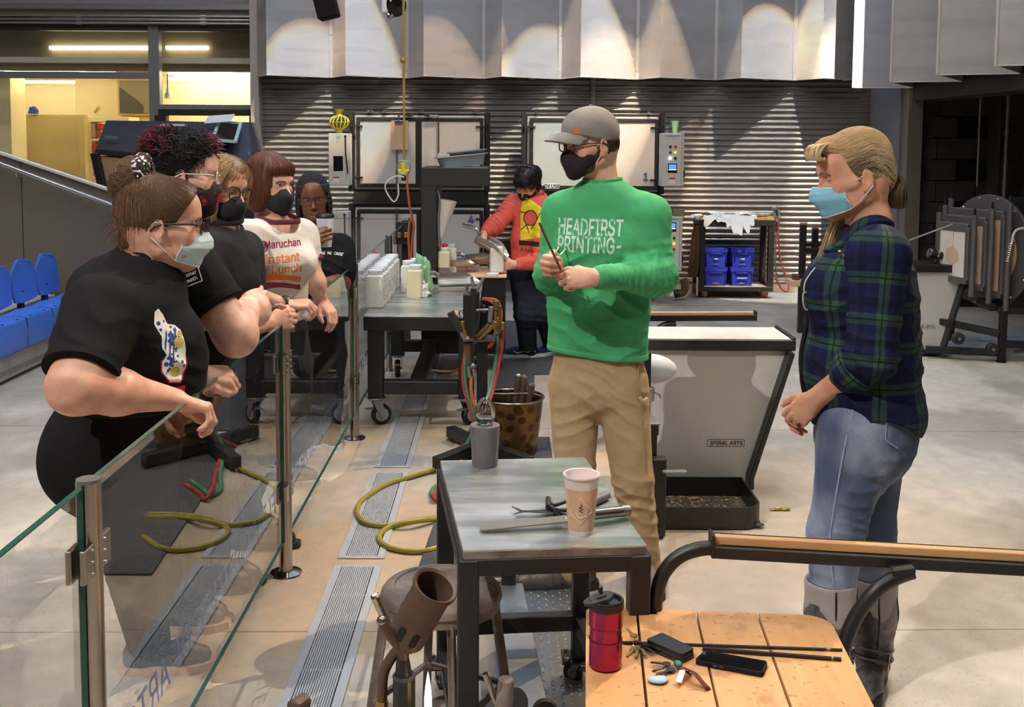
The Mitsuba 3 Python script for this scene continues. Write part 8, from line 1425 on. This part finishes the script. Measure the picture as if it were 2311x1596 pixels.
hr4, hl4, kr4, kl4, ar4, al4 = F4(600, 820, 4.42), F4(655, 815, 4.62), F4(605, 990, 4.42), F4(660, 985, 4.66), A(-1.10, 4.45, .09), A(-1.07, 5.12, .09)
core = blob([ec(F4(620, 760), F4(625, 570), (.12, .08), (.12, .08), lat4), cone(F4(625, 570), nb4, .06, .05), cone(F4(625, 570), s4r, .045, .042), cone(F4(625, 570), s4l, .045, .042), cone(s4r, e4r, .04, .036), cone(s4l, e4l, .04, .036), cone(hr4, kr4, .08, .06), cone(kr4, ar4, .05, .04), cone(hl4, kl4, .08, .06), cone(kl4, al4, .05, .04)], .012)
part(p4, 'body', relax(cat(hm, a4, a4b, core), 1), 'skin_pale', True); eyes(p4, Wd4, (.35, .1)); brows(p4, Wd4, hp4, 'hair_auburn', -.004); cloth_mask(p4, Wd4, hp4, 'mask_black')
b4 = [ec(F4(622, 720), F4(622, 655), (.150, .105), (.135, .098), lat4), ec(F4(622, 655), F4(622, 560), (.138, .100), (.165, .105), lat4), ec(F4(622, 560), nb4 + A(0, 0, -.03), (.160, .09), (.08, .07), lat4), ell(F4(628, 592) + fw4 * .085 + lat4 * .062, (.066, .066, .066), k=.06), ell(F4(628, 592) + fw4 * .085 - lat4 * .062, (.066, .066, .066), k=.06), cone(F4(622, 530), s4r, .08, .072, .05), cone(F4(622, 530), s4l, .08, .072, .05)]
d4r, d4l = ((e - s) / np.linalg.norm(e - s) for e, s in ((e4r, s4r), (e4l, s4l))); hole4 = cone(nb4 + fw4 * .030 + A(0, 0, .020), nb4 + fw4 * .03 + A(0, 0, .16), .088, .115, .01)
s4_, m4, pr4 = tee(p4, b4, [cone(s4r, s4r + d4r * .128, .072, .062, .04), cone(s4l, s4l + d4l * .128, .072, .062, .04)], hole4, F4(622, 722)[2], [(F4(580, 640, 4.35), A(.5, 0, 1), .10, .007, .045), (F4(660, 650, 4.4), A(-.5, 0, 1), .10, .007, .045), (F4(590, 560, 4.3), A(1, 0, .7), .09, .006, .04)], 'tee_white', 'maroon', [(s4r + d4r * .118, d4r, .0650), (s4l + d4l * .118, d4l, .0650)], label='white T-shirt with maroon trim', collar_w=.011)
ux4 = A(.93, .37, .02); O4 = F4(630, 610, 4.30)
def pr4d(shape, px, py, m, nm, off=.0013): part(s4_, nm, decal(m4, shape, F4(px, py, 4.33), ux4, (0, 0, 1), off, .006), m, True)
pr4d(text_shape('Maruchan', .029, True, .88), 645, 561, 'print_maroon', 'lettering'); pr4d(unary_union([Point(0, 0).buffer(.024).difference(Point(0, 0).buffer(.0195)), Point(0, 0).buffer(.013).difference(Point(0, .002).buffer(.009))]), 592, 556, 'print_maroon', 'logo')
pr4d(text_shape('Instant', .034, True, 1.0), 640, 594, 'print_orange', 'lettering'); pr4d(text_shape('Lunch', .034, True, 1.0), 652, 618, 'print_orange', 'lettering')
wv_ = lambda y0, w: Polygon([(x, y0 + .013 * math.sin((x + .09) * 22)) for x in np.linspace(-.10, .10, 19)] + [(x, y0 - w + .013 * math.sin((x + .09) * 22 - .3)) for x in np.linspace(.10, -.10, 19)])
pr4d(wv_(.006, .026), 632, 630, 'print_orange', 'stripe'); pr4d(wv_(-.030, .024), 632, 630, 'print_maroon', 'stripe')
q4 = w4r + (e4r - w4r) * .02; part(p4, 'wristwatch', tube([q4 + .031 * (math.cos(t) * A(0, .25, 1) * 1.0 + math.sin(t) * A(-.25, .95, -.2)) for t in np.linspace(0, 2 * np.pi, 15)[:-1]], .006, 8, 2, closed=True), 'black'); part(p4, 'watch_face', cyl(q4 + A(0, -.01, .030), q4 + A(0, -.012, .038), .015, n=16), 'chrome')
legs(p4, hl4, hr4, kl4, kr4, al4, ar4, 'tee_charcoal', (.10, .08, .072, .06), [ec(F4(622, 715), F4(625, 815), (.135, .10), (.155, .12), lat4)]); shoes(p4, [(ar4, (1, -.1)), (al4, (1, 0))], 'black', 'lid_white', .26)
hr_4 = [ell((0, -.014, .040), (.0860, .104, .096), k=.03), ell((.066, -.005, -.03), (.028, .066, .080), k=.025), ell((-.066, -.005, -.03), (.028, .066, .080), k=.025), ell((0, -.07, -.035), (.07, .045, .085), k=.03), ell((0, .062, .062), (.062, .040, .040), k=.02)]
def hp4_post(F, x, y, z): return np.maximum(np.maximum(F, np.minimum(np.minimum(y - .030, .030 + .25 * np.abs(x) - z), .056 - np.abs(x))), np.maximum(-.108 - z - .15 * y, -9))
hairdo(p4, Wd4, hr_4, hp4_post, 'hair_auburn', 'hair_auburn_light', lambda P: np.stack([P[:, 0] * 3 * (P[:, 2] > .08), np.where(P[:, 1] > .03, .6, 0) * (P[:, 2] > .085), -np.ones(len(P))], 1), 2600, .12, 61, None, .0008, (.0, .004), label='auburn bob with bangs', jit=.08)
# --- 5: dark beanie, cup
Y5 = 5.85; F5 = lambda x, y, Y=Y5: at(x, y, Y)
p5 = person('person in a dark beanie and black T-shirt drinking from a white paper cup')
R5 = ypr(-171, -4, -4); hc5 = F5(707, 447); lat5 = A(.99, -.1, 0); nb5 = F5(712, 525, 5.92)
hm, hp5, Wd5 = make_head(p5, 'head', hc5, R5, 'skin_dark', [cone(hc5 + R5 @ A(0, -.03, -.05), nb5, .054, .058, .03), cone(nb5, nb5 + A(0, 0, -.08), .058, .06, .04)], open_=.85, jaw=.95, mouth=True)
s5r, e5r, w5r = F5(660, 560, 5.85), F5(672, 650, 5.55), F5(698, 560, 5.38); s5l, e5l, w5l = F5(766, 562, 5.92), F5(768, 640, 5.74), F5(690, 648, 5.55)
h5r = hand(w5r, (.62, -.05, .75), (.35, .92, .0), 1, ((22, 48, 30, -18), (24, 50, 30, -22), (26, 52, 30, -26), (28, 52, 30, -30)), ((.050, .044, -.016), (.080, .050, -.034), (.100, .040, -.052)), .98)
a5 = blob([cone(e5r, w5r, .045, .028, .02)] + h5r, .0042); a5b = blob([cone(s5l + (e5l - s5l) * .4, e5l, .058, .050, .02), cone(e5l, w5l, .050, .032, .03)] + hand(w5l, (-1, -.1, 0), (0, -.2, -1), -1, RELAX, TH_REST), .0045)
hr5, hl5, kr5, kl5, ar5, al5 = F5(690, 800), F5(740, 800), F5(690, 910), F5(740, 910), A(-1.05, 5.85, .09), A(-.95, 5.85, .09)
core = blob([ec(F5(712, 760), F5(712, 580), (.13, .09), (.14, .09), lat5), cone(F5(712, 580), nb5, .07, .06), cone(F5(712, 580), s5r, .05, .05), cone(F5(712, 580), s5l, .05, .05), cone(s5r, e5r, .045, .04), cone(s5l, e5l, .045, .04), cone(hr5, kr5, .08, .06), cone(kr5, ar5, .05, .04), cone(hl5, kl5, .08, .06), cone(kl5, al5, .05, .04)], .014)
part(p5, 'body', relax(cat(hm, a5, a5b, core), 1), 'skin_dark', True); eyes(p5, Wd5, (.1, -.15)); brows(p5, Wd5, hp5, 'hair_black', -.002); part(p5, 'lips', blob_l := Wd5(blob([ell((0, .0915, -.0655), (.018, .0062, .0040), k=.004), ell((0, .0918, -.0745), (.016, .0068, .0050), k=.004)], .002)), 'lip_dark', True); glasses(p5, Wd5, 'gunmetal', .029, .024, .0013, .103, -.006, 2.6)
be5 = [ell((0, -.018, .045), (.087, .106, .098), k=.03)]; k5 = part(p5, 'beanie', Wd5(blob(be5, .004, lambda F, x, y, z: np.maximum(F + .0006 * np.sin(np.arctan2(x, y + .02) * 90), .030 + .12 * y * (y < 0) - z))), 'tee_charcoal', True, 'dark grey beanie'); part(k5, 'cuff', Wd5(blob(be5, .004, lambda F, x, y, z: np.maximum(np.maximum(F - .005, -F - .01), np.abs(z - .052 - .15 * (y < 0) * y) - .024))), 'charcoal', True)
bq = Wd5(blob(be5, .006)); part(k5, 'patch', decal(bq, rrect(.034, .034, .002), hc5 + R5 @ A(.0, .12, .056), -R5[:, 0], R5[:, 2], .008), 'kraft', True); part(k5, 'patch_mark', decal(bq, Point(0, .002).buffer(.008), hc5 + R5 @ A(.0, .12, .056), -R5[:, 0], R5[:, 2], .0088), 'print_orange', True)
hd5 = [ell((s_ * .078, -.02, -.04), (.022, .05, .085), k=.03) for s_ in (-1, 1)] + [ell((0, -.08, -.05), (.07, .04, .09), k=.03)]; part(p5, 'hair', Wd5(relax(blob(hd5, .005, wrinkle([(A(0, -.03, -.05), A(.2, .2, 1), .2, .006, .018)])), 1)), 'hair_black', True, 'black braids')
b5 = [ec(F5(712, 720), F5(712, 600), (.19, .13), (.195, .125), lat5), ec(F5(712, 600), F5(712, 555), (.19, .12), (.15, .09), lat5), cone(nb5 + A(0, 0, -.06), nb5, .10, .075, .04)]; hole5 = cone(nb5 + A(0, -.01, .045), nb5 + A(0, -.02, .16), .07, .09, .01)
s5_, m5, pr5 = tee(p5, b5, [cone(s5r, e5r - (e5r - s5r) * .25, .085, .08, .04), cone(s5l, e5l - (e5l - s5l) * .30, .088, .086, .04)], hole5, F5(712, 722)[2], [(F5(740, 600, 5.7), A(.5, 0, 1), .12, .010, .05)], 'tee_black', label='black T-shirt with small lettering')
for i, ch in enumerate('BECAUSE WE CARE'):
    if ch != ' ': t = (i - 7) / 7.0; part(s5_, 'lettering', decal(m5, affinity.rotate(text_shape(ch, .014), -t * 12, origin=(0, 0)), F5(729 + t * 33, 577 + t * t * 4, 5.68), lat5, (0, 0, 1), .0014, .006), 'print_white', True)
part(s5_, 'round_logo', decal(m5, Point(0, 0).buffer(.022), F5(711, 597, 5.68), lat5, (0, 0, 1), .0013), 'print_blue', True); part(s5_, 'round_logo_mark', decal(m5, unary_union([text_shape('NASA', .010), LineString([(-.018, -.010), (.018, .016)]).buffer(.0012)]), F5(711, 599, 5.68), lat5, (0, 0, 1), .0019, .004), 'print_white', True)
legs(p5, hl5, hr5, kl5, kr5, al5, ar5, 'pants_black', (.10, .08, .07, .06), [ec(F5(712, 715), F5(712, 800), (.16, .11), (.16, .12), lat5)]); shoes(p5, [(ar5, (.3, -1)), (al5, (.3, -1))], 'black', 'lid_white')
cq = F5(734, 557, 5.47); cup(cq, .032, .045, .150, 'tall white paper cup with black lid held by the person in the beanie', 'lid_white')
# --- 6: red shirt, pouring powder
Y6 = 8.15; F6 = lambda x, y, Y=Y6: at(x, y, Y)
p6 = person('person in a red long-sleeved shirt pouring powder from a scoop into a jar')
cloth_mat('red_cotton', (236, 104, 92), .12); cloth_mat('jeans_dark', (40, 44, 58), .25)
R6 = ypr(150, -38, 8); hc6 = F6(1190, 416); lat6 = A(.93, -.30, 0); fw6 = A(-.30, -.93, 0); nb6 = F6(1212, 452, 8.25)
hm, hp6, Wd6 = make_head(p6, 'head', hc6, R6, 'skin_fair', [cone(hc6 + R6 @ A(0, -.045, -.05), nb6, .056, .062, .03)], open_=.6)
s6r, e6r, w6r = F6(1160, 462, 8.22), F6(1118, 508, 8.05), F6(1094, 524, 7.96); s6l, e6l, w6l = F6(1226, 475, 8.10), F6(1222, 590, 7.98), F6(1160, 598, 7.88)
h6r = hand(w6r, (-.45, -.2, -.6), (.5, .2, -.6), 1, FIST, TH_IN); h6l = hand(w6l, (-1, -.1, .02), (.05, .9, -.1), -1, ((28, 30, 20, 5), (30, 32, 20, 1), (32, 34, 20, -3), (34, 34, 20, -7)), TH_REST)
a6 = blob([cone(e6r, w6r, .04, .03, .02)] + h6r, .005); a6b = blob([cone(e6l, w6l, .04, .03, .02)] + h6l, .005)
hr6, hl6, kr6, kl6, ar6, al6 = F6(1180, 625), F6(1222, 625, 8.1), F6(1186, 710, 8.02), F6(1228, 705, 8.05), F6(1192, 795, 8.22), F6(1250, 795, 8.4)
core = blob([ec(F6(1200, 620), F6(1202, 490), (.13, .09), (.14, .09), lat6), cone(F6(1202, 490), nb6, .07, .06), cone(s6r, e6r, .045, .04), cone(e6r, w6r, .035, .03), cone(F6(1202, 490), s6r, .05, .05), cone(F6(1202, 490), s6l, .05, .05), cone(s6l, e6l, .045, .04), cone(e6l, w6l, .035, .03), cone(hr6, kr6, .07, .05), cone(kr6, ar6, .045, .04), cone(hl6, kl6, .07, .05), cone(kl6, al6, .045, .04)], .014)
part(p6, 'body', relax(cat(hm, a6, a6b, core), 1), 'skin_fair', True); cloth_mask(p6, Wd6, hp6, 'mask_black', .005)
hr_6 = [ell((0, -.014, .044), (.088, .106, .098), k=.03), ell((.05, -.04, .07), (.05, .06, .06), k=.03), ell((0, .066, .066), (.062, .034, .034), k=.02), ell((.07, -.02, -.02), (.02, .03, .04), k=.02), ell((-.07, -.02, -.02), (.02, .03, .04), k=.02), ell((0, -.08, -.02), (.06, .04, .05), k=.03)]
k6_ = hairdo(p6, Wd6, hr_6, lambda F, x, y, z: np.maximum(np.maximum(F, np.minimum(y - .045 + .3 * (.05 - z), .050 - z)), -.07 - z), 'hair_black', 'hair_black', lambda P: np.stack([P[:, 0] * 6, np.ones(len(P)) * .6, -np.ones(len(P))], 1), 1300, .05, 71, None, .0014, (.0, .010), .005, 'black curly hair', .5)
part(k6_, 'headband', Wd6(blob([ell((0, -.014, .044), (.088, .106, .098), k=.03)], .005, lambda F, x, y, z: np.maximum(np.maximum(F - .012 - .003 * np.sin(np.arctan2(x, z) * 30), -F), np.abs(y + .045) - .012))), 'charcoal', True)
b6 = [ec(F6(1196, 605), F6(1200, 540), (.150, .115), (.155, .115), lat6), ec(F6(1200, 540), F6(1202, 470), (.158, .11), (.145, .09), lat6), cone(nb6 + A(0, 0, -.06), nb6, .095, .075, .04), cone(nb6 + A(0, 0, -.03), s6l, .08, .078, .05), cone(nb6 + A(0, 0, -.03), s6r, .08, .075, .05)]; hole6 = cone(nb6 + A(-.02, -.03, .045), nb6 + A(-.06, -.06, .16), .072, .09, .01)
s6_, m6, pr6 = tee(p6, b6, arm_prims(s6r, e6r, w6r + (e6r - w6r) * .15, (.075, .065, .06, .045), .03) + arm_prims(s6l, e6l, w6l + (e6l - w6l) * .2, (.078, .070, .064, .046), .03), hole6, F6(1196, 603)[2], [(e6r, e6r - s6r, .14, .012, .04), (e6l, e6l - s6l, .12, .012, .045), (F6(1200, 560, 7.9), A(.4, 0, 1), .16, .009, .06), (s6r + (e6r - s6r) * .4, e6r - s6r, .10, .010, .035)], 'red_cotton', label='coral red long-sleeved shirt')
O6 = F6(1185, 500, 7.95)
part(s6_, 'print', decal(m6, unary_union([Polygon([(-.06, .15), (-.02, .165), (.10, .10), (.10, -.12), (-.06, -.15), (-.075, .05)])]).difference(Point(.01, .02).buffer(.055)), O6, lat6, (0, 0, 1), .002, .012), 'yellow', True, 'yellow abstract print'); part(s6_, 'print_line', decal(m6, unary_union([Point(.01, .02).buffer(.058).difference(Point(.01, .02).buffer(.052)), LineString([(-.07, .06), (-.02, .06)]).buffer(.003), LineString([(-.06, -.07), (-.02, -.03), (.0, -.09)]).buffer(.003), LineString([(.02, -.06), (.05, -.02), (.09, .06)]).buffer(.003)]), O6, lat6, (0, 0, 1), .0032, .012), 'black', True)
part(s6_, 'print_strip', decal(m6, sbox(-.075, -.185, .10, -.15), O6, lat6, (0, 0, 1), .002, .012), 'charcoal', True); part(s6_, 'lettering', decal(m6, affinity.rotate(text_shape('Adams', .030, False), -6), O6 + A(.0, 0, -.235), lat6, (0, 0, 1), .002, .01), 'charcoal', True)
legs(p6, hl6, hr6, kl6, kr6, al6, ar6, 'jeans_dark', (.100, .085, .078, .068), [ec(F6(1200, 600), F6(1202, 630), (.14, .11), (.145, .115), lat6)], [(kr6, A(.2, 0, 1), .14, .012, .06), (kl6, A(.2, 0, 1), .14, .012, .06), (ar6, A(0, 0, 1), .12, .010, .04)], .07)
M('shoe_navy', (32, 42, 78), .8)
for an, td in ((A(ar6[0], ar6[1], 0), (-1, -.16)), (A(al6[0], al6[1], 0), (-.6, -.8))):
    up, so = shoe(None, an, td, .30, .05, .08); b = part(p6, 'sneaker', blob(up, .006, lambda F, x, y, z: np.maximum(F, np.maximum(.018 - z, z - .12))), 'shoe_navy', True, 'navy sneaker with a white side stripe'); part(b, 'sole', plate(so, .034), 'lid_white', False)
    f_ = A(td[0], td[1], 0) / np.linalg.norm(td); l_ = A(-f_[1], f_[0], 0); l_ = l_ if l_[1] < 0 else -l_; o = an - f_ * .07
    part(b, 'stripe', tube([project(up, [o + f_ * a + l_ * .2 + A(0, 0, z)], -l_, .001)[0] for a, z in ((.02, .055), (.07, .075), (.12, .058), (.16, .048), (.19, .062))], .006, 6), 'door_white'); part(b, 'laces', cat(*[cyl(o + f_ * (.13 + .02 * i) - l_ * .025 + A(0, 0, .092 - .008 * i), o + f_ * (.13 + .02 * i) + l_ * .025 + A(0, 0, .092 - .008 * i), .004, n=6) for i in range(4)]), 'door_white')
scoop(F6(1072, 548, 7.92), rotz(-.25) @ roty(.45) @ rotx(.1), 1.25, 'metal scoop tipped to pour, in the hand of the person in red', False)
jq = F6(1121, 614, 7.86); jar(jq[0], jq[1], jq[2] + .0, 'white open jar held under the tilted scoop', .95, 'jar_white', .1, lid=False)
single('powder', lathe([(.012, 0), (.02, .03), (.026, .07), (.03, .085)], 12, F6(1122, 578, 7.87) - A(0, 0, .02)), 'paper', 'white powder sliding from the scoop into the jar', 'powder', kind='stuff')
